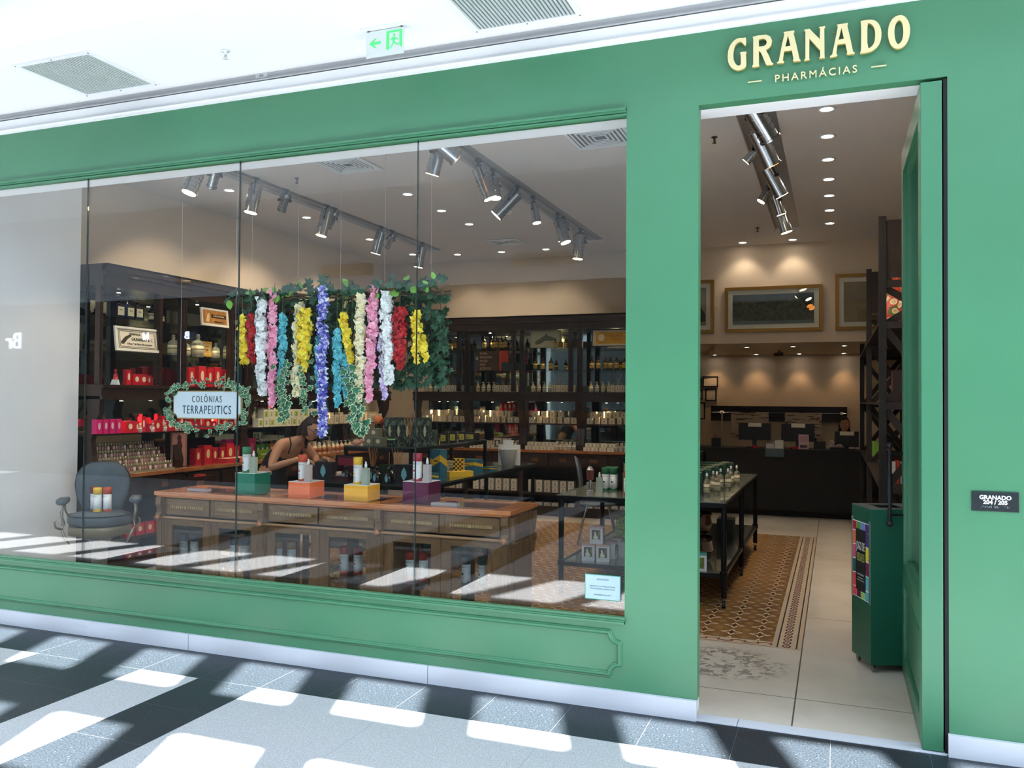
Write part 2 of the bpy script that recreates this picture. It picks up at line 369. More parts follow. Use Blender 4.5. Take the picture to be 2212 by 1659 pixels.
CORR = mat('corrugated_metal', '8E98A8', 0.5, 0.3, fn=f_corr)
struct('trim_corrugated_edge', MB().box(-16, XR+3, -0.9, -0.5, 4.05, 4.6), CORR)
# roof glazing: slab with a grid of openings that lets the sun onto the floor beside the shop
RZ = 9.0; sx8, sy8 = SX*RZ, SY*RZ
SLN = 0.38
rows = [(-0.62, 0.30), (-1.72, -1.15), (-2.92, -2.05)]
roof = MB()
def shear(x, y): return (x-sx8+SLN*(-0.5-y), y-sy8)
def quadbar(xa, xb, ya, yb, t=0.10):
    p = [shear(xa, ya), shear(xb, ya), shear(xb, yb), shear(xa, yb)]
    vs = [(a, b_, RZ) for a, b_ in p]+[(a, b_, RZ+t) for a, b_ in p]
    roof.add(vs, [(3,2,1,0),(4,5,6,7),(0,1,5,4),(1,2,6,5),(2,3,7,6),(3,0,4,7)])
for ya, yb in ((-1.15, -0.62), (-2.05, -1.72), (-3.35, -2.92), (-0.09, 2.6)): quadbar(-20, 12, ya, yb)  # last strip is added to keep the sun off soffit front and baseboard
for i in range(-24, 16):
    x0 = -1.05+0.79*i
    quadbar(x0-0.31, x0, -0.62, -0.09); quadbar(x0-0.27, x0+0.03, -1.72, -1.15); quadbar(x0-0.22, x0, -2.92, -2.05)
struct('ceiling_skylight_grid', roof, WHITE)
struct('ceiling_mall_roof', MB().box(-20, 10, -10.6, -3.35-sy8, RZ, RZ+0.2), WHITE)
struct('wall_added_light_block', MB().box(-18.2, -18, -10, 0.2, 0, RZ), WHITE)  # unseen wall, added to block sky light from the left
struct('wall_upper_front', MB().box(-20, 10, -0.5, 0.2, 4.6, RZ-2.6), WHITE)
# opposite side of the mall (seen only as a reflection in the glass)
OY = -9.0
DKF = mat('dark_shopfront', '161412', 0.5, var=0.2)
struct('wall_opposite', MB().box(-20, 8, OY-0.3, OY, 0, 3.66), DKF)
struct('wall_opposite_bulkhead', MB().box(-20, 8, OY-0.4, OY+0.05, 3.66, 5.5), mat('grey_bulkhead', 'A9ADB2', 0.7))
struct('wall_opposite_upper', MB().box(-20, 8, OY-0.5, OY-0.3, 5.5, 7.4), WHITE)
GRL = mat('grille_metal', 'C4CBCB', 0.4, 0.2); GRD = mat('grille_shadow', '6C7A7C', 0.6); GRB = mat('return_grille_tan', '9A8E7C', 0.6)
for k, (x0, x1) in enumerate(((-4.49, -3.29), (-8.33, -7.22), (-11.75, -10.7))):
    mb = MB().box(x0, x1, OY+0.05, OY+0.07, 3.93, 4.14)
    for i in range(12): mb.box(x0+0.02+i*(x1-x0)/12, x0+0.05+i*(x1-x0)/12, OY+0.07, OY+0.085, 3.95, 4.12)
    mb.build('wall_grille', GRB, label='tan slatted grille on the opposite wall mirrored faintly in the shop glass', cat='air grille', group='grilles reflected in the shop window')
LIT = mat('lit_letter', 'FFFFFF', 0.5, emit='C8D8FF', es=9)
sg = thing('shop_sign', 'blue-white lit letters across the mall, mirrored in the glass over the shelves', 'sign', (-12.0, OY+0.06, 2.89))
for s_, x in (('B', 0.56), ('ld', -0.5)):
    text('letter', s_, 0.22, (x, 0.02, 0), LIT, sg, rz=PI, ext=0.01)
sg2 = thing('shop_sign', 'larger pale lit letters mirrored at the left edge of the glass', 'sign', (-12.62, -6.05, 2.6))
MB().box(-0.9, 0.5, -0.12, -0.03, -0.25, 0.25).build('sign_board', DKF, sg2)
text('letter', 'Br', 0.40, (0.0, 0.0, 0), mat('lit_letter_soft', 'FFFFFF', 0.5, emit='D8E4FF', es=4), sg2, rz=PI, ext=0.01)
MB().box(-0.9, -0.82, -0.12, -0.06, -2.6, 3.4).build('sign_post', DKF, sg2)
# soffit fittings
def grille(name, x0, x1, y0, y1, z, label, n):
    t = thing(name, label, 'air grille', ((x0+x1)/2, (y0+y1)/2, z)); w = (x1-x0)/2; d = (y1-y0)/2; f = 0.035
    MB().box(-w, w, -d, -d+f, -0.008, 0).box(-w, w, d-f, d, -0.008, 0).box(-w, -w+f, -d+f, d-f, -0.008, 0).box(w-f, w, -d+f, d-f, -0.008, 0).build('frame', mat('white_enamel', 'E6EAEE', 0.4), t)
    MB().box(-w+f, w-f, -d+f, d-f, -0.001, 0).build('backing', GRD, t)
    mb = MB(); m_ = n; s_ = 2*(w-f)/m_
    for i in range(m_): mb.box(-w+f+i*s_, -w+f+i*s_+s_*0.55, -d+f, d-f, -0.007, -0.001)
    mb.build('louvre', GRL, t)
    mb = MB()
    for sx_ in (-1, 0, 1):
        for sy_ in (-1, 1): mb.cyl((sx_*(w-f*.5), sy_*(d-f*.5), -0.010), (sx_*(w-f*.5), sy_*(d-f*.5), -0.007), 0.005, n=8)
    mb.build_each('screw', mat('screw_metal', '70757A', 0.4, 0.7), t, 10)
grille('ceiling_grille', -4.17, -3.53, -0.66, -0.08, 3.735, 'white framed rectangular air grille at upper left of the mall soffit', 26)
grille('ceiling_grille', -1.24, -0.6, -0.66, -0.09, 3.735, 'larger looking slatted air grille cut by the top edge, right of the exit sign', 26)
t = thing('exit_sign', 'hanging emergency exit sign with green arrow and running figure', 'exit sign', (-1.68, -0.33, 3.735))
MB().box(-0.15, 0.13, -0.03, 0.03, -0.012, 0).build('mounting_plate', mat('white_enamel'), t)
MB().cyl((-0.11, 0, -0.02), (-0.11, 0, 0), 0.008, n=10).cyl((0.10, 0, -0.02), (0.10, 0, 0), 0.008, n=10).build_each('hanger', mat('screw_metal'), t, 12)
MB().box(-0.125, 0.115, -0.003, 0.003, -0.165, -0.018).build('acrylic_panel', mat('sign_acrylic', 'DDE6E4', 0.25), t)
SG = mat('exit_green', '4FC878', 0.5, emit='4FC878', es=0.25)
sy_ = -0.0045
mb = MB(); mb.prism([(0.005,-0.135),(0.005,-0.03),(0.105,-0.03),(0.105,-0.135),(0.088,-0.118),(0.088,-0.042),(0.024,-0.042),(0.024,-0.135)], sy_, -0.003)
for q in ([(0.050,-0.050),(0.058,-0.050),(0.062,-0.057),(0.058,-0.064),(0.050,-0.064),(0.046,-0.057)],
          [(0.040,-0.070),(0.060,-0.066),(0.066,-0.075),(0.056,-0.095),(0.046,-0.098)],
          [(0.040,-0.070),(0.030,-0.084),(0.034,-0.087),(0.046,-0.076)], [(0.060,-0.068),(0.074,-0.080),(0.082,-0.076),(0.083,-0.081),(0.074,-0.087),(0.060,-0.076)],
          [(0.048,-0.094),(0.058,-0.094),(0.072,-0.108),(0.086,-0.106),(0.086,-0.112),(0.070,-0.115),(0.056,-0.104)],
          [(0.046,-0.094),(0.054,-0.098),(0.044,-0.120),(0.028,-0.132),(0.026,-0.127),(0.038,-0.116)],
          [(-0.105,-0.088),(-0.07,-0.062),(-0.055,-0.062),(-0.076,-0.080),(-0.03,-0.080),(-0.03,-0.096),(-0.076,-0.096),(-0.055,-0.114),(-0.07,-0.114)]):
    mb.prism(q, sy_, -0.003)
mb.build('pictogram', SG, t)
def sprinkler(x, y, z, label, dark=True, group=None):
    t = thing('sprinkler_head', label, 'sprinkler', (x, y, z), group=group)
    m_ = mat('sprinkler_bronze', '3A3430', 0.4, 0.6) if dark else mat('sprinkler_chrome', 'D0D4D6', 0.35, 0.2)
    MB().lathe([(0.026, 0), (0.024, -0.006), (0.009, -0.009), (0.008, -0.025)], 14).build('base_ring', m_, t)
    MB().lathe([(0.004, -0.025), (0.004, -0.045), (0.017, -0.048), (0.017, -0.051), (0.002, -0.052)], 14).tube([(-0.008,0,-0.025),(-0.010,0,-0.036),(-0.003,0,-0.047)], 0.002, 6).tube([(0.008,0,-0.025),(0.010,0,-0.036),(0.003,0,-0.047)], 0.002, 6).build('deflector', m_, t)
sprinkler(-2.75, -0.37, 3.735, 'chrome sprinkler on the white mall soffit between grille and exit sign', False)
t = thing('unit_number_plate', 'tiny grey plate marked 204 above the green header', 'plate', (-2.77, -0.003, 3.72))
MB().box(-0.045, 0.045, -0.004, 0.003, -0.018, 0.014).build('plate', mat('plate_grey', 'C8CCCE', 0.5), t)
text('number', '204', 0.022, (0, -0.005, -0.002), mat('print_grey', '707478', 0.6), t, ext=0.0005)
# ---------------------------------------------------------------- shop shell
struct('ceiling_shop', MB().box(-6.4, 1.8, 0.26, 7.55, 3.84, 3.95).box(-6.4, -4.86, 0.26, 7.55, 3.8, 3.84).box(-4.60, -2.48, 0.26, 7.55, 3.8, 3.84)
       .box(-2.22, -0.03, 0.26, 7.55, 3.8, 3.84).box(0.26, 1.8, 0.26, 7.55, 3.8, 3.84).box(-4.86, -4.6, 6.65, 7.55, 3.8, 3.84).box(-2.48, -2.22, 6.65, 7.55, 3.8, 3.84).box(-0.03, 0.26, 6.65, 7.55, 3.8, 3.84), CEIL)
struct('wall_left', MB().box(-6.3, -6.05, 1.28, 7.8, 0, 3.84), WARM)
struct('wall_left_front', MB().box(-6.9, -5.72, 0.2, 1.28, 0, 3.84), WHITE)
struct('wall_back', MB().box(-6.3, -1.75, 7.55, 7.8, 0, 3.84).box(-1.75, 1.8, 7.55, 7.8, 2.45, 3.84), WARM)
struct('ceiling_recess', MB().box(-2.0, 1.8, 7.8, 10.8, 2.45, 2.6), WARM)
struct('wall_recess_back', MB().box(-2.2, 1.8, 10.6, 10.8, 0, 2.45), WARM)
struct('wall_recess_left', MB().box(-2.2, -2.0, 7.8, 10.6, 0, 2.45), WARM)
struct('wall_right', MB().box(1.6, 1.8, 0.2, 10.8, 0, 3.84), WARM)
struct('wall_right_dark_slot', MB().box(1.148, 1.165, -0.0, 0.1, 0, 3.19), GAP)  # black strip standing in for the shade in the slot beside the door
# ---------------------------------------------------------------- materials of the furniture
DKW = wood('dark_walnut', '1C100A', '382216', 0.35, (2, 2, 14), 0.2)
DKWH = wood('dark_walnut_horizontal', '1E120C', '3C261A', 0.35, (10, 10, 2), 0.2)
TOPW = wood('orange_wood_top', 'B4683A', 'D08850', 0.25, (2, 18, 18), 0.4)
CTOP = wood('brown_worktop', '8A5230', 'AE7244', 0.25, (2, 2, 2), 0.4)
BRW = wood('aged_brown_wood', '624729', '8A6840', 0.45, (2, 14, 14))
BRV = wood('aged_brown_wood_vertical', '5C4226', '82603A', 0.45, (14, 14, 2))
MIR = mat('shelf_mirror', 'A8B8B8', 0.03, 1.0)
SGL = arch_glass('shelf_glass', (0.96, 0.985, 0.98), 1.5)
BRASS = mat('brass', 'A08048', 0.35, 0.9); CHROME = mat('chrome', 'C8CCD0', 0.12, 1.0)
WLAB = mat('white_label', 'EEF0F0', 0.5); CREAM = mat('cream_card', 'E6DCC4', 0.55); INK = mat('black_ink', '20242A', 0.6)
BULB = mat('warm_bulb', 'FFFFFF', 0.5, emit='FFE2B4', es=14); BULBW = mat('downlight_lens', 'FFFFFF', 0.5, emit='FFEFDC', es=16)
BULBO = mat('amber_lens', 'FFB060', 0.4, emit='FF9A40', es=5)
# ---------------------------------------------------------------- wooden display counter in the window
t = thing('display_counter', 'long carved wooden counter with orange top and glass doors in the window', 'counter', (-4.43, 0.86, 0))
LX = 3.06; DY = 0.56
mb = MB()
mb.box(0, LX, 0, 0.09, 0.868, 0.9).box(0, LX, DY-0.08, DY, 0.868, 0.9)
for x0, x1 in ((0, 0.12), (0.98, 1.10), (1.98, 2.10), (LX-0.14, LX)): mb.box(x0, x1, 0.09, DY-0.08, 0.868, 0.9)
mb.box(0.02, LX-0.02, 0.012, DY-0.012, 0.855, 0.868)
mb.v = mb.v; top = mb.build('top_frame', TOPW, t, bevel=0.004)
MB().box(0.12, LX-0.14, 0.09, DY-0.08, 0.885, 0.893).build('glass_top', SGL, t)
mb = MB()
mb.box(0.03, LX-0.03, 0.05, 0.07, 0.70, 0.855, 1)           # drawer fascia
mb.box(0.03, 0.055, 0.05, DY-0.04, 0.10, 0.855).box(LX-0.055, LX-0.03, 0.05, DY-0.04, 0.10, 0.855)
mb.box(0.03, LX-0.03, DY-0.06, DY-0.04, 0.70, 0.855, 1).box(0.03, LX-0.03, 0.05, DY-0.04, 0.70, 0.712, 1)
mb.box(0.03, LX-0.03, 0.05, DY-0.04, 0.08, 0.12, 1)
for x in (1.02, 2.04): mb.box(x-0.01, x+0.01, 0.07, DY-0.04, 0.10, 0.70)
mb.build('carcass', [BRV, BRW], t)
MB().box(0.0, LX, 0.03, DY-0.02, 0, 0.08).build('plinth', BRW, t)
mb = MB().box(0.02, LX-0.02, 0.028, 0.05, 0.685, 0.70).cyl((0.02, 0.03, 0.693), (LX-0.02, 0.03, 0.693), 0.011, n=10)
mb.build('rail_moulding', wood('light_moulding_wood', '98704A', 'B88C60', 0.3, (2, 14, 14), 0.3), t)
px = [0.045, 1.03, 2.04, LX-0.045]
for x in px:
    MB().box(x-0.035, x+0.035, 0.025, 0.05, 0.08, 0.685).box(x-0.02, x+0.02, 0.015, 0.03, 0.1, 0.66).build('post', BRV, t)
    c = MB().prism([(0.05, 0.855), (0.0, 0.855), (-0.005, 0.80), (0.012, 0.765), (0.012, 0.735), (-0.006, 0.715), (-0.004, 0.70), (0.05, 0.695)], x-0.026, x+0.026, 'x', 0)
    for k in range(5):
        z = 0.84-k*0.026
        for s_ in (-1, 1): c.cyl((x, 0.0+k*0.002, z-0.018), (x+s_*0.024, 0.006+k*0.002, z), 0.006, 0.003, 6)
    for a in (-1, -0.5, 0, 0.5, 1): c.cyl((x, 0.0, 0.712), (x+a*0.026, -0.022, 0.69-0.012*(1-abs(a))), 0.008, 0.002, 6, m=1)
    c.build('corbel', [BRV, TOPW], t)
# carved bracket pieces on the right end
for y in (0.06, DY-0.1):
    c = MB()
    c.prism([(y-0.02, 0.85), (y+0.05, 0.85), (y+0.04, 0.78), (y+0.015, 0.72), (y-0.015, 0.70)], LX-0.03, LX+0.012, 'x'); c.cyl((LX-0.03, y+0.005, 0.67), (LX+0.016, y+0.005, 0.67), 0.03, n=16).cyl((LX+0.01, y+0.005, 0.67), (LX+0.024, y+0.005, 0.67), 0.012, n=12)
    c.prism([(y-0.025, 0.66), (y+0.03, 0.66), (y+0.015, 0.56), (y-0.015, 0.56)], LX-0.03, LX+0.008, 'x')
    c.build('end_carving', BRV, t)
MB().box(LX-0.032, LX-0.022, 0.08, DY-0.08, 0.12, 0.66).box(LX-0.032, LX-0.018, 0.12, DY-0.12, 0.2, 0.58).build('end_panel', BRV, t)
for i in range(3):
    a = px[i]+0.035; b_ = px[i+1]-0.035; mid = (a+b_)/2
    for (x0, x1) in ((a+0.012, mid-0.02), (mid+0.02, b_-0.012)):
        d = MB().box(x0, x1, 0.04, 0.052, 0.72, 0.84)
        for q in ((x0, x1, 0.836, 0.843), (x0, x1, 0.717, 0.724), (x0, x0+0.006, 0.72, 0.84), (x1-0.006, x1, 0.72, 0.84)): d.box(q[0], q[1], 0.036, 0.05, q[2], q[3])
        dr = d.build('drawer', BRW, t)
        h = MB().box(x0+0.05, x1-0.05, 0.028, 0.042, 0.768, 0.79); n = 16; w = (x1-x0-0.11)/n
        for k in range(n): h.box(x0+0.055+k*w, x0+0.055+k*w+w*0.55, 0.020, 0.03, 0.770, 0.788)
        h.cyl(((x0+x1)/2, 0.012, 0.779), ((x0+x1)/2, 0.03, 0.779), 0.012, n=10)
        h.build('carved_handle', mat('pale_carved_wood', 'A48A5E', 0.4), dr)
    for (x0, x1) in ((a, mid-0.002), (mid+0.002, b_)):
        s_ = 0.075
        d = MB().box(x0, x0+s_, 0.036, 0.058, 0.12, 0.68).box(x1-s_, x1, 0.036, 0.058, 0.12, 0.68).box(x0+s_, x1-s_, 0.036, 0.058, 0.635, 0.68, 1).box(x0+s_, x1-s_, 0.036, 0.058, 0.12, 0.18, 1)
        dd = d.build('door', [BRV, BRW], t)
        MB().box(x0+s_, x1-s_, 0.046, 0.050, 0.18, 0.635).build('door_glass', SGL, dd)
        d = MB().box(x0, x0+0.05, DY-0.06, DY-0.04, 0.12, 0.70).box(x1-0.05, x1, DY-0.06, DY-0.04, 0.12, 0.70).build_each('rear_door_stile', BRV, t)
MB().box(0.055, LX-0.055, 0.09, DY-0.08, 0.322, 0.33).build('inner_glass_shelf', SGL, t)
# ---------------------------------------------------------------- product kinds (mesh shared between copies)
KM = {}
def kind(k, fn):
    if k not in KM: KM[k] = fn()
    return KM[k]
def put(name, k, fn, loc, rz=0, label=None, cat=None, group=None, sc=None):
    me = kind(k, fn); o = obj(name, me, None, loc, rz, 0, label=label, cat=cat, group=group)
    if sc: o.scale = sc
    return o
def colmat(c): return mat('card_'+c.lower(), c, 0.45)
def inkmat(c): return mat('ink_'+c.lower(), c, 0.5)
def putparts(name, parts, loc, rz=0, label=None, cat=None, group=None):
    t = thing(name, label, cat, loc, rz, group)
    for pn, k, fn in parts: obj(pn, kind(k, fn), t)
    return t
R_ = 0.033
def wavy(c):
    def f():
        mb = MB(); n = 28
        prof = [(R_, 0), (R_, 0.022)]
        vs = []
        mb.lathe([(R_, 0), (R_, 0.145)], n, 0)
        for i in range(n):   # coloured wavy foot band
            t0 = 2*PI*i/n; t1 = 2*PI*(i+1)/n; r = R_+0.0008
            h = lambda t: 0.020+0.006*math.cos(3*t)
            mb.add([(r*math.cos(t0), r*math.sin(t0), 0), (r*math.cos(t1), r*math.sin(t1), 0), (r*math.cos(t1), r*math.sin(t1), h(t1)), (r*math.cos(t0), r*math.sin(t0), h(t0))], [(0,1,2,3)], 1, True)
        return mb.mesh('body', [WLAB, colmat(c)])
    return f
def onround(x, z, r=None): r = r or R_+0.0012; return (x, -math.sqrt(max(r*r-x*x, 0)), z)
def printed(c):
    def f():
        mb = MB(); e = []
        for i in range(20): t = 2*PI*i/20; e.append(onround(0.010*math.cos(t), 0.078+0.009*math.sin(t)))
        mb.add(e, [tuple(range(20))], 0)
        for z, w in ((0.052, 0.022), (0.046, 0.026), (0.036, 0.014), (0.100, 0.012), (0.030, 0.018)):
            mb.add([onround(-w/2, z), onround(0, z), onround(w/2, z), onround(w/2, z+0.0022), onround(0, z+0.0022), onround(-w/2, z+0.0022)], [(0,1,4,5), (1,2,3,4)], 1)
        return mb.mesh('label_print', [colmat(c), inkmat('5A6068')])
    return f
def name_print():
    cu = bpy.data.curves.new('n', 'FONT'); cu.body = 'GRANADO'; cu.size = 0.0125; cu.align_x = 'CENTER'; cu.resolution_u = 1
    me = curve_mesh(cu, 'name_print'); me.materials.clear(); me.materials.append(inkmat('4A5058'))
    for v in me.vertices: x, y = v.co.x, v.co.y; v.co = onround(x, 0.122+y)
    return me
def lid(c): return lambda: MB().lathe([(R_+0.0012, 0.145), (R_+0.0012, 0.198), (R_-0.001, 0.201), (0.001, 0.2015)], 28).mesh('lid', [colmat(c)])
def tube_thing(c, lc, loc, rz, label, group=None, name='cologne_canister'):
    return putparts(name, [('body', 'tb'+c, wavy(c)), ('lid', 'tl'+lc, lid(lc)), ('label_print', 'tp'+c, printed(c)), ('name_print', 'tn', name_print)], loc, rz, label, 'canister', group)
def frosted(c):
    return mat('frosted_'+c, c, 0.35, trans=0.55, ior=1.3)
def bottle_parts(c):
    def b(): return MB().box(-0.027, 0.027, -0.016, 0.016, 0, 0.125, 0).cyl((0, 0, 0.125), (0, 0, 0.133), 0.010, n=12, m=0).mesh('bottle', [frosted(c)])
    def p(): return MB().cyl((0, 0, 0.131), (0, 0, 0.155), 0.0095, n=14).cyl((0, 0, 0.155), (0, 0, 0.172), 0.006, n=12).cyl((0, -0.008, 0.168), (0, 0, 0.168), 0.002, n=6).mesh('spray_pump', [mat('white_plastic', 'F0F4F6', 0.3)])
    def s(): return MB().tube([(0.004, 0, 0.13), (0.002, 0, 0.06), (-0.012, 0, 0.006)], 0.0016, 6).mesh('dip_tube', [mat('white_plastic', 'F0F4F6', 0.3)])
    return [('bottle', 'fb'+c, b), ('spray_pump', 'fp', p), ('dip_tube', 'fs', s)]
# plinth blocks, canisters and spray bottles on the counter
for nm, c, side, x0, x1, y0, y1, h, tx, ty, bx, by, bc, lc in (
    ('green', '0E7A62', None, -3.72, -3.535, 0.965, 1.16, 0.165, -3.655, 1.02, -3.575, 1.0, 'CFE0CC', '3E8A66'),
    ('orange', 'F07A48', None, -3.21, -3.02, 0.945, 1.14, 0.12, -3.135, 1.02, -3.06, 0.985, 'E6D8D4', 'D4593A'),
    ('yellow', 'F4B62C', None, -2.73, -2.53, 0.96, 1.14, 0.115, -2.655, 1.03, -2.57, 1.0, 'D2DECE', 'EFC23C'),
    ('plum', '5E1E42', None, -2.262, -2.055, 1.0, 1.2, 0.155, -2.17, 1.05, -2.085, 1.04, 'E2DCDC', 'B03A50')):
    t = thing('display_block', nm+' block with white top on the wooden counter', 'display block', (x0, y0, 0.9))
    MB().box(0, x1-x0, 0, y1-y0, 0, h-0.003).build('block', mat('block_'+nm, c, 0.5, var=0.06), t)
    MB().box(0, x1-x0, 0, y1-y0, h-0.003, h).build('white_top', WLAB, t)
    tube_thing(lc, lc, (tx, ty, 0.9+h), -0.35, 'white cologne canister with %s lid standing on the %s block' % ({'green': 'green', 'orange': 'red-orange', 'yellow': 'yellow', 'plum': 'dark pink'}[nm], nm))
    putparts('spray_bottle', bottle_parts(bc), (bx, by, 0.9+h), -0.1, 'clear rectangular spray bottle beside the canister on the %s block' % nm, 'bottle')
# acrylic name blocks on the counter
for x, y, l in ((-4.2, 0.97, 'clear acrylic block at the left end of the wooden counter top'), (-2.0, 0.93, 'clear acrylic block right of the plum block on the counter')):
    t = thing('acrylic_block', l, 'acrylic block', (x, y, 0.9)); MB().box(0, 0.2, 0, 0.055, 0, 0.022).build('block', mat('acrylic', 'F4F0F4', 0.12, trans=0.6), t, bevel=0.003)
    MB().box(0.03, 0.17, 0.015, 0.04, 0.0222, 0.0228).build('printed_line', inkmat('8A5A5A'), t)
# canisters inside the counter
inside = [(-4.34, 'grey-blue', '3E5A7A'), (-4.25, 'grey-blue', '3E5A7A'), (-3.83, 'blue', '2E4A6A'), (-3.74, 'blue', '2E4A6A'), (-3.41, 'tan', 'C8A878'), (-3.30, 'tan', 'C8A878'), (-2.81, 'red', 'C23A34'), (-2.70, 'red', 'C23A34'),
          (-2.25, 'bright red', 'D8432E'), (-2.15, 'bright red', 'D8432E'), (-1.80, 'dark green', '1E4A44'), (-1.68, 'dark green', '1E4A44')]
dn = ['first', 'first', 'second', 'second', 'third', 'third', 'fourth', 'fourth', 'fifth', 'fifth', 'sixth', 'sixth']
for i, (x, n_, c) in enumerate(inside):
    tube_thing(c, c, (x, 1.1+0.02*(i % 2), 0.33), -0.4, 'white canister with %s lid behind the %s glass door, %s one' % (n_, dn[i], ('left' if i % 2 == 0 else 'right')))
    if i % 2 == 0: put('folded_card', 'fcd', lambda: MB().prism([(-0.035, 0), (0.035, 0), (0.0, 0.075)], -0.09, 0.09, 'x').mesh('folded_card', [mat('dark_card', '20262C', 0.5)]), (x+0.02, 1.02, 0.12), 0, 'dark folded card at the bottom behind the %s glass door' % dn[i], 'card')
# ---------------------------------------------------------------- barber chair
t = thing('barber_chair', 'dark grey leather barber chair with metal armrests at the left of the window', 'chair', (-5.12, 0.98, 0), 0.72)
LEA = mat('dark_grey_leather', '4E5860', 0.45, var=0.12, vs=12); PIP = mat('leather_piping', '22282C', 0.4); NICK = mat('aged_nickel', 'A09A88', 0.3, 0.9)
mb = MB(); mb.lathe([(0.001, 0.575), (0.20, 0.575), (0.235, 0.585), (0.248, 0.61), (0.248, 0.645), (0.232, 0.668), (0.2, 0.68), (0.12, 0.686), (0.001, 0.69)], 40, 0, sy=0.9)
mb.build('seat_cushion', LEA, t)
pts = [(0.242*math.cos(2*PI*i/40), 0.218*math.sin(2*PI*i/40), 0.664) for i in range(41)]
MB().tube(pts, 0.006, 6).build('seat_piping', PIP, t)
MB().lathe([(0.22, 0.50), (0.242, 0.505), (0.242, 0.565), (0.235, 0.575)], 36, sy=0.9).build('seat_frame', mat('worn_brass_enamel', '8A7E62', 0.4, 0.4), t)
# backrest: balloon shape, padded
pr_ = [(-0.15, 0.66), (-0.165, 0.72), (-0.20, 0.80), (-0.216, 0.90), (-0.207, 0.98), (-0.17, 1.045), (-0.10, 1.085), (0, 1.095)]
full = pr_+[(-x, z) for x, z in pr_[::-1][1:]]
mb = MB(); cz_ = 0.9; layers = [(0.0, 0.90), (-0.035, 1.0), (-0.05, 0.97), (-0.062, 0.80), (-0.068, 0.45)]
def by(z): return 0.19+0.10*(z-0.66)
vs = []; n = len(full)
for dy, s_ in layers:
    for x, z in full: zz = cz_+(z-cz_)*s_; vs.append((x*s_, by(zz)+0.03+dy+0.12*(1-abs(1))+0.35*(x*s_)**2*-1.2, zz))
fs = [(k*n+i, k*n+(i+1) % n, (k+1)*n+(i+1) % n, (k+1)*n+i) for k in range(len(layers)-1) for i in range(n)]
fs += [tuple((len(layers)-1)*n+i for i in range(n)), tuple(range(n))[::-1]]
mb.add(vs, fs, 0, True); mb.build('backrest', LEA, t)
MB().tube([(x*0.985, by(z)-0.012-0.42*x*x, cz_+(z-cz_)*0.985) for x, z in full], 0.007, 6).build('backrest_piping', PIP, t)
for s_ in (-1, 1):
    x = s_*0.275
    MB().sphere((x, -0.10, 0.79), 0.05, 14, 8, sz=0.62).box(x-0.04, x+0.04, -0.13, 0.07, 0.765, 0.812).build('arm_pad', LEA, t, bevel=0.02)
    a = MB().tube([(x, -0.08, 0.765), (x, -0.08, 0.73), (x+s_*0.005, -0.085, 0.70), (x, -0.10, 0.655), (x-s_*0.01, -0.07, 0.61), (x+s_*0.0, -0.10, 0.56), (x-s_*0.03, -0.14, 0.50), (x-s_*0.06, -0.12, 0.44)], [0.016, 0.009, 0.014, 0.010, 0.015, 0.009, 0.012, 0.007], 8)
    a.tube([(x, -0.10, 0.56), (x+s_*0.035, -0.16, 0.585), (x+s_*0.045, -0.17, 0.63), (x+s_*0.03, -0.165, 0.645)], [0.010, 0.009, 0.008, 0.006], 8)
    a.tube([(x, 0.05, 0.765), (x, 0.08, 0.70), (x-s_*0.02, 0.12, 0.64), (x-s_*0.06, 0.12, 0.56)], 0.009, 8)
    a.build('arm_bracket', NICK, t)
MB().lathe([(0.20, 0), (0.21, 0.02), (0.08, 0.07), (0.06, 0.12), (0.06, 0.42), (0.10, 0.46), (0.20, 0.50)], 28).build('pedestal', mat('enamel_grey', '6E6A5E', 0.4, 0.3), t)
for dx, dy, c, l in ((-0.075, 0.03, '8A2430', 'white canister with wine red lid on the barber chair seat, rear left of three'),
                     (0.0, -0.01, 'F0C63A', 'white canister with yellow lid, front one on the barber chair seat'),
                     (0.055, 0.04, 'C8502E', 'white canister with orange lid, rightmost on the barber chair seat')):
    tube_thing(c, c, (-5.12+dx, 0.96+dy, 0.689), -0.5, l)
# ---------------------------------------------------------------- hanging oval notice and flowers
def leafmesh(lobed=True, var=True):
    mb = MB()
    if lobed: out = [(0, 0), (0.30, -0.12), (0.62, 0.10), (0.42, 0.30), (0.58, 0.62), (0.25, 0.56), (0, 1.05), (-0.25, 0.56), (-0.58, 0.62), (-0.42, 0.30), (-0.62, 0.10), (-0.30, -0.12)]
    else: out = [(0, 0), (0.25, 0.15), (0.36, 0.42), (0.24, 0.72), (0, 1.0), (-0.24, 0.72), (-0.36, 0.42), (-0.25, 0.15)]
    return out
def leaves(mb, specs, lobed=True, mi=(0, 1)):
    out = leafmesh(lobed); c = Vector((0, 0.38)); n = len(out)
    for (p, d, nrm, s_) in specs:
        d = Vector(d).normalized(); nr = Vector(nrm); nr = (nr-d*nr.dot(d)).normalized(); x = d.cross(nr)
        inner = [c+(Vector(o)-c)*0.85 for o in out]
        def P(q, h): return Vector(p)+x*q[0]*s_+d*q[1]*s_+nr*(h*s_)
        vs = [P(o, -0.10*abs(o[0])*1.5) for o in out]+[P(o, 0.0-0.06*abs(o[0])) for o in inner]+[P(c, 0.05)]
        k = len(mb.v); mb.v += [tuple(v) for v in vs]
        for i in range(n):
            mb.f.append([k+i, k+(i+1) % n, k+n+(i+1) % n, k+n+i]); mb.m.append(mi[1]); mb.s.append(True)
            mb.f.append([k+n+i, k+n+(i+1) % n, k+2*n]); mb.m.append(mi[0]); mb.s.append(True)
    return mb
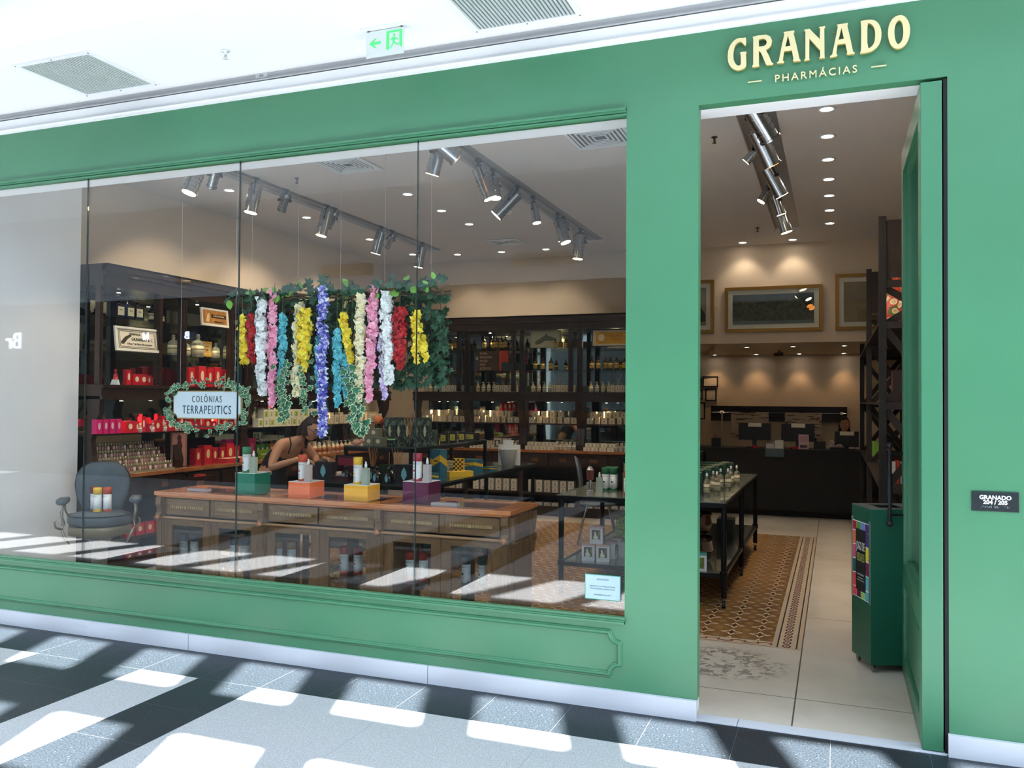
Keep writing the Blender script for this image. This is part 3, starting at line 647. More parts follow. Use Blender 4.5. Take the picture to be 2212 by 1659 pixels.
IVY = mat('ivy_green', '226844', 0.45, var=0.25, vs=20); IVYE = mat('ivy_cream_edge', 'D2E0B8', 0.5); IVYD = mat('dark_ivy_green', '1C4A30', 0.45, var=0.3, vs=14); LEAFG = mat('bright_leaf_green', '6CA03A', 0.45, var=0.2)
rnd = random.Random(3)
def rdir(down=0.6):
    return (rnd.uniform(-1, 1), rnd.uniform(-1.0, 0.1), rnd.uniform(-1, 0.4)-down)
def recalcless(mb, name, mats, parent):
    me = bpy.data.meshes.new(name); me.from_pydata(mb.v, [], mb.f)
    for m in mats: me.materials.append(m)
    me.polygons.foreach_set('material_index', mb.m); me.polygons.foreach_set('use_smooth', mb.s); me.update()
    return obj(name, me, parent)
sg = thing('hanging_sign', 'pale framed sign reading COLÔNIAS TERRAPEUTICS hung inside the window', 'sign', (-3.475, 0.35, 1.60))
P_ = []
w_, h_, r_ = 0.30, 0.10, 0.035
for cx_, cz_2, a0 in ((w_, -h_, 180), (w_, h_, 270), (-w_, h_, 0), (-w_, -h_, 90)):
    for k in range(6): t_ = math.radians(a0-18*k); P_.append((cx_+r_*math.cos(t_), cz_2+r_*math.sin(t_)))
MB().prism(P_, 0.0, 0.012).build('gold_frame', mat('gold_frame', 'A8935E', 0.4, 0.3), sg)
MB().prism([(x*0.972, z*0.925) for x, z in P_], -0.003, 0.0).build('board', mat('pale_sign_board', 'C2D0D8', 0.4), sg)
text('lettering', 'COLÔNIAS', 0.068, (0, -0.004, 0.038), inkmat('3E4A52'), sg, width=0.62, sp=1.35)
text('lettering', 'TERRAPEUTICS', 0.085, (0, -0.004, -0.038), inkmat('1E3E52'), sg, width=0.62, sp=1.25)
mb = MB()
for x in (-0.24, 0.24): mb.cyl((x, 0.0, 0.12), (x, 0.0, 2.2), 0.0007, n=5)
mb.build_each('hanging_thread', mat('nylon_thread', 'D8D8D8', 0.3), sg, 7)
iv = thing('ivy_wreath', 'variegated ivy wreath wound around the hanging TERRAPEUTICS sign', 'wreath', (-3.475, 0.36, 1.60))
sp = []
for i in range(210):
    t_ = rnd.uniform(0, 2*PI); a_ = 0.345+rnd.gauss(0, 0.016); b2 = 0.155+rnd.gauss(0, 0.018)
    ct, st = math.cos(t_), math.sin(t_); e = 0.55
    x = a_*math.copysign(abs(ct)**e, ct); z = b2*math.copysign(abs(st)**e, st)
    sp.append(((x, rnd.uniform(-0.03, 0.01), z), rdir(), (rnd.uniform(-.4, .4), -1, rnd.uniform(-.2, .5)), rnd.uniform(0.024, 0.036)))
mb = MB(); leaves(mb, sp); recalcless(mb, 'leaves', [IVY, IVYE], iv)
pts = [(0.345*math.copysign(abs(math.cos(k/24*2*PI))**.55, math.cos(k/24*2*PI)), 0.012, 0.155*math.copysign(abs(math.sin(k/24*2*PI))**.55, math.sin(k/24*2*PI))) for k in range(25)]
MB().tube(pts, 0.005, 6).build('vine_stem', mat('vine_brown', '4A3E2A', 0.7), iv)
# branch
br = thing('hanging_branch', 'thin brown branch hung on threads carrying the flower garlands', 'branch', (0, 0.6, 0))
mb = MB()
for q in range(3):
    pts = [(-3.50+i*0.09, 0.01*math.sin(i*1.3+q*2), 2.385-0.0*i+0.014*math.sin(i*0.9+q*2.1)-0.0015*i) for i in range(21)]; mb.tube(pts, [0.004+0.004*math.sin(PI*i/20) for i in range(21)], 6)
for x, dx, dz in ((-1.75, 0.07, -0.04), (-1.8, 0.09, 0.05), (-3.42, -0.08, 0.03), (-3.4, -0.10, -0.03)): mb.tube([(x, 0, 2.36), (x+dx, -0.01, 2.36+dz)], [0.004, 0.0015], 5)
mb.build('twigs', mat('vine_brown'), br)
mb = MB()
for x in (-3.3, -2.9, -2.55, -2.2, -1.85): mb.cyl((x, 0.0, 2.38), (x, 0.0, 3.8), 0.0006, n=5)
mb.build_each('hanging_thread', mat('nylon_thread'), br, 7)
sp = []
for i in range(150):
    x = rnd.uniform(-3.52, -1.74); sp.append(((x, rnd.uniform(-0.06, 0.03), 2.40+rnd.gauss(0, 0.028)), (rnd.uniform(-1, 1), rnd.uniform(-.8, .2), rnd.uniform(-.8, .9)), (rnd.uniform(-.5, .5), -1, rnd.uniform(0, .9)), rnd.uniform(0.045, 0.075)))
mb = MB(); leaves(mb, sp[:110], True, (0, 0)); leaves(mb, sp[110:], False, (1, 1)); recalcless(mb, 'branch_leaves', [IVYD, LEAFG], br)
# dark ivy curtain behind the flowers
cu = thing('ivy_curtain', 'dense dark green ivy hanging behind the coloured flower strands', 'ivy', (0, 0.66, 0))
sp = []
for i in range(1500):
    x = rnd.uniform(-3.42, -1.78); u_ = (x+3.42)/1.64
    low = 2.0 if u_ < 0.08 else (1.95-0.25*u_ if u_ < .25 else (1.72+0.05*math.sin(u_*20) if u_ < .8 else 1.75))
    z = rnd.uniform(low, 2.37)
    if u_ < 0.85 and z < 2.05 and rnd.random() < 0.45: continue
    sp.append(((x, rnd.uniform(-0.02, 0.09), z), rdir(1.0), (rnd.uniform(-.6, .6), -1, rnd.uniform(-.1, .8)), rnd.uniform(0.035, 0.06)))
mb = MB(); leaves(mb, sp, True, (0, 0)); recalcless(mb, 'leaves', [IVYD], cu)
mb = MB()
for i in range(22): x = -3.4+i*0.075; mb.tube([(x, 0.03, 2.38), (x+rnd.uniform(-.03, .03), 0.04, 2.1), (x+rnd.uniform(-.04, .04), 0.03, 1.8)], 0.002, 4)
mb.build('stems', mat('vine_brown'), cu)
# variegated tails
for nm, pts, n_, s_ in (('left', [(-3.0, 2.3), (-2.99, 1.75), (-2.96, 1.5)], 34, 0.05), ('middle left', [(-2.83, 2.2), (-2.81, 1.8), (-2.80, 1.55)], 34, 0.04), ('right', [(-2.40, 2.3), (-2.41, 1.7), (-2.36, 1.42)], 60, 0.062)):
    tt = thing('ivy_tail', 'variegated ivy tail hanging %s of the violet flower strand' % {'left': 'far left', 'middle left': 'just left', 'right': 'right'}[nm], 'ivy', (0, 0.56, 0))
    sp = []
    for i in range(n_):
        u_ = 0.42+0.58*i/n_; k = 0 if u_ < 0.6 else 1; a, b_ = pts[k], pts[k+1]; f_ = u_/0.6 if k == 0 else (u_-0.6)/0.4
        x = a[0]+(b_[0]-a[0])*f_+rnd.gauss(0, 0.028); z = a[1]+(b_[1]-a[1])*f_
        sp.append(((x, rnd.uniform(-0.03, 0.02), z), (rnd.uniform(-.8, .8), -0.3, -1), (rnd.uniform(-.5, .5), -1, .2), s_*rnd.uniform(.7, 1.1)))
    mb = MB(); leaves(mb, sp); recalcless(mb, 'leaves', [IVY, IVYE], tt)
    MB().tube([(x, 0.02, z) for x, z in pts], 0.002, 5).build('stem', mat('vine_brown'), tt)
# flower strands
def floret(mb, p, d, s_, mi, np_=5, star=False):
    d = Vector(d).normalized(); a = d.orthogonal().normalized(); b_ = d.cross(a); p = Vector(p); ph = rnd.uniform(0, 6)
    for i in range(np_):
        t_ = ph+2*PI*i/np_; e = a*math.cos(t_)+b_*math.sin(t_); f = d.cross(e)
        w = 0.28 if star else 0.46; L = s_*rnd.uniform(.85, 1.1); cup = rnd.uniform(0.1, 0.4)
        vs = [p, p+e*L*0.5+f*L*w+d*L*cup*.5, p+e*L+d*L*(cup-.2), p+e*L*0.5-f*L*w+d*L*cup*.5]
        mb.add(vs, [(0, 1, 2), (0, 2, 3)], mi[(i+int(ph*10)) % len(mi)], False)
FC = {'yellow': ('F2D832', 'E6C21E', 'F4E85A'), 'red': ('B8101C', '8E0A16', 'C82028'), 'white': ('F4F6F4', 'E2EAEA', 'F8F8F8'), 'pink': ('F8A8C4', 'F6C0D4', 'F08CB0'),
      'blue': ('5EC0CE', '7ACED8', '4AAABC'), 'cream': ('F2EAC0', 'EEE2AC', 'F6F2D8'), 'violet': ('4A4CB4', '8888E0', 'E0E4F8'), 'lilac': ('D8C4EC', 'E6DAF2', 'C8B0E0'), 'pale blue': ('B4CDD2', 'C4D8DA', 'A4C0C8')}
def strand(col, x0, z0, x1, z1, wd, label, dy=0, dens=1.0, fork=0, star=False, fs=0.026):
    t = thing('flower_strand', label, 'artificial flowers', (0, 0.58+dy, 0)); mb = MB()
    ms = [mat('petal_%s_%d' % (col.replace(' ', '_'), i), c, 0.6) for i, c in enumerate(FC[col])]
    L = abs(z0-z1); n = int(L*235*dens*wd/0.06)
    for i in range(n):
        u_ = rnd.random(); w = wd*(0.75+0.25*math.sin(PI*min(u_*1.6, 1)))*(1 if u_ < .8 else (1-(u_-.8)*3.2))
        off = (rnd.choice((-1, 1)) if fork else 0)*fork*u_
        t_ = rnd.uniform(PI, 2*PI) if rnd.random() < .8 else rnd.uniform(0, PI); r = w*0.5*rnd.uniform(.35, 1)
        x = x0+(x1-x0)*u_+off+math.cos(t_)*r+0.006*math.sin(u_*22); z = z0+(z1-z0)*u_; y = math.sin(t_)*r*0.8
        floret(mb, (x, y, z), (math.cos(t_)+rnd.uniform(-.4, .4), math.sin(t_)-.2, rnd.uniform(-.9, .7)), fs*rnd.uniform(.75, 1.35), (0, 1, 0, 2) if not star else (0, 1, 2, 1, 2, 0), 5, star)
    recalcless(mb, 'blossoms', ms, t)
    MB().tube([(x0, 0, 2.39), (x0, 0, z0), ((x0+x1)/2, 0, (z0+z1)/2), (x1, 0, z1-0.03)], 0.0022, 5).build('stem', mat('stem_green', '4A6A34', 0.6), t)
ST = [('yellow', -3.365, 2.24, -3.345, 1.90, .06, 'leftmost yellow flower strand, at the left end of the branch', 0, 1.0, .015),
 ('red', -3.285, 2.26, -3.27, 1.90, .085, 'left dark red flower cluster between yellow and white strands', 0, 1.3, .01),
 ('white', -3.195, 2.36, -3.175, 1.68, .088, 'left white flower strand between the red cluster and the pink strand', -.01, 1.2, .012),
 ('pink', -3.085, 2.42, -3.085, 1.60, .058, 'left pink flower strand with lilac end beside the left white strand', -.02, 1.2, 0),
 ('blue', -3.015, 2.24, -3.012, 1.70, .052, 'turquoise flower strand right of the left pink one', 0, 1.2, 0),
 ('cream', -2.89, 2.32, -2.90, 1.68, .075, 'left cream flower strand partly behind yellow blossoms', .02, 1.2, .02),
 ('yellow', -2.81, 2.27, -2.82, 1.86, .115, 'widest yellow flower cluster, left of the violet strand', -.02, 1.2, .0),
 ('blue', -2.725, 2.08, -2.715, 1.64, .04, 'narrow turquoise strand just left of the violet strand', .02, 1.1, 0),
 ('violet', -2.65, 2.41, -2.64, 1.40, .058, 'longest strand of violet and white flowers in the middle', -.05, 1.0, 0),
 ('blue', -2.555, 2.12, -2.545, 1.60, .055, 'turquoise strand just right of the violet strand', -.01, 1.2, 0),
 ('blue', -2.495, 2.0, -2.49, 1.66, .05, 'second turquoise strand right of the violet strand', .01, 1.2, 0),
 ('pale blue', -2.46, 1.85, -2.455, 1.60, .05, 'short pale blue-grey strand low in the middle right', .03, 1.1, 0),
 ('yellow', -2.51, 2.24, -2.445, 1.90, .05, 'slim yellow strand above the right turquoise flowers', -.01, 1.3, 0),
 ('cream', -2.365, 2.36, -2.365, 1.64, .07, 'right cream flower strand between yellow and pink strands', -.02, 1.25, 0),
 ('pink', -2.26, 2.42, -2.295, 1.63, .065, 'right pink flower strand beside the right cream strand', -.02, 1.2, 0),
 ('lilac', -2.225, 2.1, -2.19, 1.66, .03, 'thin lilac strand behind the right pink strand', .01, 1.1, 0),
 ('white', -2.17, 2.37, -2.15, 1.76, .088, 'right white flower strand between pink and dark red', -.01, 1.25, .01),
 ('red', -2.065, 2.26, -2.06, 1.85, .115, 'right dark red flower cluster below bright green leaves', -.01, 1.3, 0),
 ('yellow', -1.95, 2.24, -1.90, 1.90, .065, 'rightmost yellow flower strand at the right end of the branch', -.01, 1.2, .035)]
for s_ in ST: strand(*s_, star=(s_[0] == 'violet'), fs=(0.034 if s_[0] == 'violet' else 0.025 if s_[0] != 'red' else 0.02))
# ---------------------------------------------------------------- wall shelving units
def shelf_unit(W, narrow, loc, rz, label, end_left=False):
    """front plane y=0 facing -y, origin at the left floor corner"""
    t = thing('shelf_unit', label, 'shelving', loc, rz, None); D = 0.55
    op = W-0.14-narrow if narrow else W-0.1
    mb = MB().box(-0.0, W, -0.05, D, 2.80, 2.86).box(0, W, -0.03, D, 2.76, 2.80).box(0, W, 0.0, D, 2.66, 2.76).prism([(-0.05, 2.86), (-0.05, 2.84), (-0.01, 2.78), (0.02, 2.78), (0.02, 2.86)], 0, W, 'x')
    mb.build('cornice', DKWH, t)
    for x in ((0.0, 0.05), (W-0.05, W)) if not narrow else ((0.0, 0.035), (op+0.035, op+0.09), (W-0.035, W)):
        MB().box(x[0], x[1], 0.03, 0.09, 1.77, 2.66).box(x[0]+0.01, x[1]-0.01, 0.02, 0.03, 1.8, 2.62).build('post', DKW, t)
    MB().box(0, W, 0.0, D, 1.66, 1.765).box(0, W, -0.02, 0.02, 1.735, 1.75).box(0, W, -0.012, 0.02, 1.63, 1.66).build('mid_beam', DKWH, t)
    MB().box(0, W, D-0.015, D-0.005, 0.94, 2.7).build('mirror_back', MIR, t)
    for z in (2.08, 2.40): MB().box(0.02, W-0.02, 0.09, D-0.02, z-0.008, z).build('glass_shelf', SGL, t)
    MB().box(0, W, 0.10, D, 1.295, 1.315).build('wooden_shelf', DKWH, t)
    for x in (0.03, W-0.03):   # curved carved bracket standing on the worktop
        p = [(0.02, 1.63), (0.03, 1.5), (0.09, 1.38), (0.12, 1.25), (0.10, 1.12), (0.07, 1.02), (0.08, 0.945), (0.20, 0.945), (0.19, 1.05), (0.21, 1.2), (0.20, 1.36), (0.16, 1.48), (0.2, 1.63)]
        MB().prism(p, x-0.028, x+0.028, 'x').build('carved_bracket', DKW, t)
    # base with two drawers and an open shelf below
    b = MB().box(0, W, 0.02, D, 0.70, 0.90).box(0, 0.03, 0.03, D, 0.1, 0.7).box(W-0.03, W, 0.03, D, 0.1, 0.7).box(0, W, D-0.03, D-0.01, 0.1, 0.7).box(0, W, 0.05, D, 0.30, 0.33).box(0, W, 0.05, D, 0.0, 0.10).box(0, W, 0.0, 0.05, 0.10, 0.14)
    b.build('base_cabinet', DKWH, t)
    for k in range(2):
        x0 = 0.04+k*(W/2-0.02); x1 = x0+W/2-0.06
        dr = MB().box(x0, x1, 0.0, 0.02, 0.725, 0.875).box(x0+0.01, x1-0.01, -0.004, 0.0, 0.74, 0.86).build('drawer', DKWH, t)
        xm = (x0+x1)/2
        MB().box(xm-0.05, xm+0.05, -0.014, -0.004, 0.775, 0.825).box(xm-0.04, xm+0.04, -0.022, -0.012, 0.775, 0.79).build('label_pull', mat('copper_pull', '8A5A3A', 0.35, 0.7), dr)
    for x, z in ((W*0.35, 2.655), (W*0.4, 1.626)):
        l = MB().cyl((x, 0.2, z), (x, 0.2, z-0.012), 0.022, n=12).build('puck_light', CHROME, t)
        MB().cyl((x, 0.2, z-0.013), (x, 0.2, z-0.012), 0.017, n=12).build('puck_lens', BULB, l)
        spot(l, (x, 0.2, z-0.02), 10.0 if z > 2 else 22.0, color=(1, .74, .46), size=2.3, blend=0.8, rad=0.02)
    return t
LW = 1.06
for i in range(5):
    shelf_unit(LW, 0.25, (-5.5, 1.33+i*LW, 0), PI/2, 'dark carved wood shelving unit on the left wall, %s from the window' % ['first', 'second', 'third', 'fourth', 'fifth and farthest'][i])
BW = 0.87
for i in range(4):
    shelf_unit(BW, 0.06, (-5.31+i*BW, 6.98, 0), 0, 'dark wood shelving unit on the back wall, %s' % ['leftmost behind the flowers', 'second from left, behind the black table', 'third from left, behind the white bucket', 'rightmost, nearest the cash desk'][i])
MB().box(-6.03, -5.46, 1.31, 6.63, 0.90, 0.94).build('worktop', CTOP, bevel=0.006, label='long brown wooden worktop running along the left wall shelving', cat='worktop')
MB().box(-5.31, -1.81, 6.94, 7.53, 0.90, 0.94).build('worktop', CTOP, bevel=0.006, label='brown wooden worktop along the back wall under white soap boxes', cat='worktop')
t = thing('open_drawer', 'dark wooden drawer pulled out below the left worktop', 'drawer', (-5.5, 2.15, 0.72))
MB().box(0.0, 0.22, 0, 0.012, 0, 0.14).box(0, 0.22, 0.40, 0.412, 0, 0.14).box(0.208, 0.22, 0, 0.412, 0, 0.14).box(0, 0.22, 0, 0.412, 0, 0.012).build('drawer_box', DKWH, t)
MB().box(0.22, 0.232, 0.16, 0.25, 0.05, 0.10).build('label_pull', mat('copper_pull'), t)
MB().box(0.08, 0.16, 0.28, 0.36, 0.012, 0.15).build('red_packet', colmat('D8403A'), t)
# ---------------------------------------------------------------- small product kinds
def kbox(w, d, h, c, lab=None, topc=None, ink=None, oval=None):
    def f():
        ms = [colmat(c), colmat(lab or c), colmat(topc or c), inkmat(ink or '6A6A60'), inkmat(oval or 'E8DCC0')]
        mb = MB().box(-w/2, w/2, -d/2, d/2, 0, h, 0).box(-w/2, w/2, -d/2, d/2, h, h+0.0015, 2)
        if lab:
            mb.box(-w*0.38, w*0.38, -d/2-0.0008, -d/2, h*0.18, h*0.82, 1)
            mb.box(-w*0.2, w*0.2, -d/2-0.0014, -d/2, h*0.62, h*0.68, 3).box(-w*0.12, w*0.12, -d/2-0.0014, -d/2, h*0.34, h*0.5, 3).box(-w*0.28, w*0.28, -d/2-0.0014, -d/2, h*0.26, h*0.29, 3)
        if oval:
            e = [(w*0.22*math.cos(2*PI*i/16), h*0.55+h*0.24*math.sin(2*PI*i/16)) for i in range(16)]
            mb.prism(e, -d/2-0.001, -d/2, 'y', 4)
        return mb.mesh('box', ms)
    return f
def kbottle(r, h, c, lab='D8D0B0', stopper='ball', capc=None, sq=False, tr=0.0):
    def f():
        g = mat('glass_'+c, c, 0.08, trans=tr, coat=0.5)
        ms = [g, colmat(lab), colmat(capc) if capc else g, inkmat('5A5448')]
        n = 4 if sq else 18; mb = MB()
        k = 1.25 if sq else 1
        body = [(r*k*0.96, 0), (r*k, 0.005), (r*k, h*0.60), (r*k*0.85, h*0.67), (r*0.35, h*0.74), (r*0.30, h*0.84), (r*0.42, h*0.85)]
        if sq:
            mb.box(-r, r, -r*.8, r*.8, 0, h*0.62, 0); mb.lathe([(r*0.9, h*0.62), (r*0.32, h*0.72), (r*0.30, h*0.84)], 12, 0)
            mb.box(-r*.85, r*.85, -r*.8-0.001, -r*.8, h*0.12, h*0.5, 1); mb.box(-r*.4, r*.4, -r*.8-0.002, -r*.8, h*0.34, h*0.38, 3)
        else:
            mb.lathe(body, n, 0)
            mb.lathe([(r+0.0007, h*0.12), (r+0.0007, h*0.5)], n, 1, mats=[1]); mb.lathe([(r+0.0012, h*0.33), (r+0.0012, h*0.37)], n, 3)
        if stopper == 'ball': mb.lathe([(r*0.34, h*0.85), (r*0.5, h*0.87), (r*0.2, h*0.9), (r*0.38, h*0.94), (r*0.25, h*0.985), (0.001, h)], 12, 2)
        elif stopper == 'drop': mb.lathe([(r*0.42, h*0.80), (r*0.42, h*0.88), (r*0.2, h*0.89), (r*0.22, h*0.97), (0.001, h)], 12, 2)
        elif stopper == 'pump': mb.lathe([(r*0.45, h*0.72), (r*0.45, h*0.80), (r*0.14, h*0.81), (r*0.14, h*0.93)], 12, 2).box(-r*0.9, r*0.3, -r*.2, r*.2, h*0.93, h*0.98, 2)
        else: mb.lathe([(r*0.5, h*0.78), (r*0.5, h), (0.001, h)], 14, 2)
        return mb.mesh('bottle', ms)
    return f
def kreed(c='6A4A30', gl='A88050', h=0.10, st=0.17, n=7):
    def f():
        mb = MB().lathe([(0.03, 0), (0.032, 0.006), (0.032, h*.7), (0.012, h*.85), (0.012, h)], 16, 0); r_ = random.Random(5)
        for i in range(n): a = 2*PI*i/n; k = r_.uniform(.5, 1); mb.cyl((0, 0, h*.5), (0.06*k*math.cos(a), 0.04*k*math.sin(a), h+st*r_.uniform(.8, 1)), 0.0018, n=5, m=1)
        return mb.mesh('reed_diffuser', [mat('glass_'+c, c, 0.1, coat=.5), mat('reed_'+gl, gl, 0.7)])
    return f
def row(name, k, fn, p0, p1, n, rz, label, cat, group, jit=0.0, stack=None):
    for i in range(n):
        f = i/(n-1) if n > 1 else 0
        p = [p0[j]+(p1[j]-p0[j])*f for j in range(3)]
        if isinstance(k, (list, tuple)): kk, ff = k[i % len(k)], fn[i % len(fn)]
        else: kk, ff = k, fn
        put(name, kk, ff, p, rz+rnd.uniform(-jit, jit), label, cat, group)
RX = PI/2   # facing +x
# ---- left wall, unit by the window
for i, y in enumerate((1.66, 1.78, 1.89)): put('apothecary_bottle', 'apb', kbottle(0.045, 0.21, '0E1830', 'C8C8A8', sq=True), (-5.66, y, 2.40), RX, 'large blue-black apothecary bottle on the top shelf near the window, %s of three' % ['left', 'middle', 'right'][i], 'bottle', 'three large apothecary bottles')
put('glass_bottle', 'brn1', kbottle(0.025, 0.12, '2A160C', '4A3020'), (-5.70, 1.99, 2.40), RX, 'small unlabelled brown bottle right of the three apothecary bottles', 'bottle')
put('glass_bottle', 'med1', kbottle(0.04, 0.17, '10182A', 'E0D0A0', 'drop'), (-5.66, 2.09, 2.40), RX, 'dark bottle with bright cream label on the top left shelf', 'bottle')
put('glass_bottle', 'med2', kbottle(0.035, 0.12, '10182A', 'D8CCA0', 'drop'), (-5.66, 2.20, 2.40), RX, 'short dark bottle at the right end of the window side top shelf', 'bottle')
def framed(name, loc, rz, w, h, tilt, fc, label, cat='picture', inner=None, mount='EDE6D6', fw_=0.02, depth=0.02, glass=False):
    t = thing(name, label, cat, loc, rz); t.rotation_euler = (tilt, 0, rz)
    MB().box(-w/2, w/2, 0, depth, -h/2, -h/2+fw_).box(-w/2, w/2, 0, depth, h/2-fw_, h/2).box(-w/2, -w/2+fw_, 0, depth, -h/2+fw_, h/2-fw_).box(w/2-fw_, w/2, 0, depth, -h/2+fw_, h/2-fw_).build('frame', fc, t)
    MB().box(-w/2+fw_, w/2-fw_, depth*.4, depth, -h/2+fw_, h/2-fw_).build('mount', colmat(mount), t)
    if inner: inner(t)
    return t
WF = mat('white_frame', 'E4E0D4', 0.5); BF = mat('black_frame', '14161A', 0.4); GF = mat('gilt_frame', '8A6A34', 0.35, 0.6)
def ad1(t):
    mb = MB(); y = 0.006
    for a, b_ in ((0.23, 0.088), (0.215, 0.075)):
        for q in ((-a, a, b_-0.004, b_), (-a, a, -b_, -b_+0.004), (-a, -a+0.004, -b_, b_), (a-0.004, a, -b_, b_)): mb.box(q[0], q[1], y, y+0.002, q[2], q[3])
    mb.prism([(-0.205, -0.03), (-0.15, 0.02), (-0.09, 0.045), (-0.07, 0.03), (-0.12, 0.0), (-0.17, -0.05), (-0.20, -0.05)], y, y+0.002)
    mb.build('border', inkmat('3A3428'), t)
    text('lettering', 'GRANADO & C.', 0.042, (0.06, 0.005, 0.0), inkmat('2A241C'), t, width=0.85, sp=1.1)
    text('lettering', 'PHARMACIA', 0.03, (-0.03, 0.005, 0.048), inkmat('3A3428'), t, width=0.8)
    text('lettering', '14 Rua 1º de Março. Rio de Janeiro', 0.026, (0.02, 0.005, -0.045), inkmat('3A3428'), t, width=0.85)
framed('framed_notice', (-5.54, 1.79, 2.20), RX, 0.54, 0.23, -0.12, WF, 'white framed vintage pharmacy notice leaning on the left wall shelf', inner=ad1, mount='E6DEC8')
def ad2(t):
    MB().box(-0.18, 0.18, 0.004, 0.008, -0.065, 0.07).build('print', mat('amber_print', 'B07838', 0.5, var=0.4, vs=20), t)
    MB().box(-0.06, 0.17, 0.002, 0.005, -0.005, 0.032).box(-0.02, 0.12, 0.002, 0.005, -0.052, -0.04).build('banner', inkmat('2A1C10'), t)
    text('lettering', 'FOSFOVITAMINA', 0.027, (0.055, 0.001, 0.013), inkmat('F0D8A0'), t, width=0.85)
    MB().prism([(-0.15, -0.05), (-0.12, 0.03), (-0.09, 0.045), (-0.085, 0.0), (-0.10, -0.055)], 0.002, 0.005).build('figure', inkmat('E8C890'), t)
framed('framed_advert', (-5.54, 2.86, 2.51), RX, 0.42, 0.19, -0.1, WF, 'white framed amber advert FOSFOVITAMINA on the left wall top shelf', inner=ad2, mount='EADFC8')
# jars
for i, (y, s_) in enumerate(((2.42, 1), (2.60, .85), (2.78, 1.15), (3.06, .8), (3.26, 1.0))):
    put('apothecary_jar', 'jar', kbottle(0.055, 0.22, 'C8CCB8', 'E2DCB4', 'ball', tr=0.6), (-5.70, y, 2.08), RX, 'clear glass apothecary jar with cream label, %s along the left wall' % ['first', 'second', 'third and biggest', 'fourth and smallest', 'fifth'][i], 'jar', 'apothecary jars', (s_, s_, s_))
put('display_card', 'ocard', kbox(0.16, 0.02, 0.16, 'E2B050', 'F0D890', ink='C87830'), (-5.72, 2.93, 2.10), RX, 'yellow-orange card standing between the apothecary jars', 'card')
# red goods
def redline(z, x, ys, label, grp, kinds):
    for i, y in enumerate(ys):
        k, fn = kinds[i % len(kinds)]; put('gift_box', k, fn, (x, y, z), RX+rnd.uniform(-.1, .1), label, 'box', grp)
RB1 = ('rb1', kbox(0.055, 0.05, 0.15, 'D41830', oval='F0E0B8')); RB2 = ('rb2', kbox(0.10, 0.07, 0.11, 'C8142C', oval='EEDCB0')); RB3 = ('rb3', kbox(0.08, 0.07, 0.08, 'C01C48', oval='F0D8C0')); RB4 = ('rb4', kbox(0.06, 0.06, 0.10, 'E0282C', oval='F0E0B8'))
redline(1.765, -5.68, (1.80, 1.89, 1.98, 2.05, 2.12), 'red box with cream oval on the middle shelf behind the TERRAPEUTICS sign corner', 'red boxes on the first unit, middle shelf', (RB1, RB2, RB2, RB4, RB3))
put('gift_tube', 'rt1', kbottle(0.022, 0.15, 'C01828', 'D83040', 'cap', 'D8202C'), (-5.68, 1.66, 1.765), 0, 'thin red tube alone at the window end of the middle shelf', 'tube')
put('price_card', 'pcard', lambda: MB().prism([(-0.02, 0), (0.02, 0), (0, 0.05)], -0.04, 0.04, 'x').mesh('price_card', [WLAB]), (-5.58, 1.56, 1.765), 0, 'small white folded price card beside the thin red tube', 'card')
redline(1.765, -5.68, (2.62, 2.78, 2.9, 3.02, 3.14), 'tall red canister box just above the ivy wreath', 'red boxes above the ivy wreath', (('rb5', kbox(0.09, 0.09, 0.20, 'D01C2C', oval='E8D8B0')), ('rb6', kbox(0.10, 0.1, 0.22, 'D8242C', topc='E8A088', oval='E8D8B0'))))
redline(1.315, -5.58, [1.36+0.075*i for i in range(4)], 'bright pink box with dark oval at the window end of the lower shelf', 'pink boxes on the lower shelf', (('pk1', kbox(0.06, 0.06, 0.13, 'D81C6C', oval='E8C0C0')),))
redline(1.315, -5.56, [1.70+0.085*i for i in range(9)], 'red boxed set on the lower shelf of the left wall', 'red boxes on the lower shelf', (RB2, RB4, RB1, RB3, RB2, RB1))
for i in range(5): put('perfume_bottle', 'pfb', kbottle(0.017, 0.09, 'D8B8A8', 'E8D8C8', 'cap', 'D8D8D0', tr=.4), (-5.49, 1.78+i*0.16, 1.315), 0, 'tiny clear perfume bottle in front of the red boxes', 'bottle', 'perfume bottles before the red boxes')
redline(1.315, -5.62, [2.55+0.09*i for i in range(9)], 'deep red box on the lower shelf behind the ivy wreath', 'red boxes behind the ivy wreath', (RB2, RB3, RB1))
# nail polish display: stepped rack with many small bottles
t = thing('polish_rack', 'stepped clear rack for nail polish on the left worktop behind the barber chair', 'display rack', (-5.75, 1.42, 0.94))
mb = MB()
for k in range(4): mb.box(0.20-k*0.075, 0.28-k*0.075, 0, 0.80, 0, 0.02+k*0.065)
mb.build('steps', mat('clear_rack', 'B8A888', 0.2, trans=0.3), t)
MB().box(-0.03, -0.02, 0, 0.66, 0, 0.42).build('back_card', mat('tan_header_card', 'A88E68', 0.6), t)
def polish(c):
    return lambda: MB().lathe([(0.0125, 0), (0.013, 0.004), (0.013, 0.028), (0.006, 0.033)], 10, 0).lathe([(0.0075, 0.033), (0.007, 0.066), (0.001, 0.067)], 10, 1).mesh('polish', [mat('pol_'+c, c, 0.1, coat=1), mat('steel_cap', 'C8BC9C', 0.2, 0.9)])
pc = ['9A7A6A', 'C8A898', '5A2030', 'E0D0B8', '806858', 'A86868']
tier = ['front', 'second', 'third', 'back']
for k in range(4):
    for i in range(24):
        c = pc[(i*5+k*3) % 6]
        put('nail_polish', 'np'+c, polish(c), (-5.51-k*0.075, 1.44+i*0.033, 0.96+k*0.065), 0, 'small nail polish bottle with steel cap in the %s tier of the rack' % tier[k], 'nail polish', 'nail polish bottles, %s tier' % tier[k])
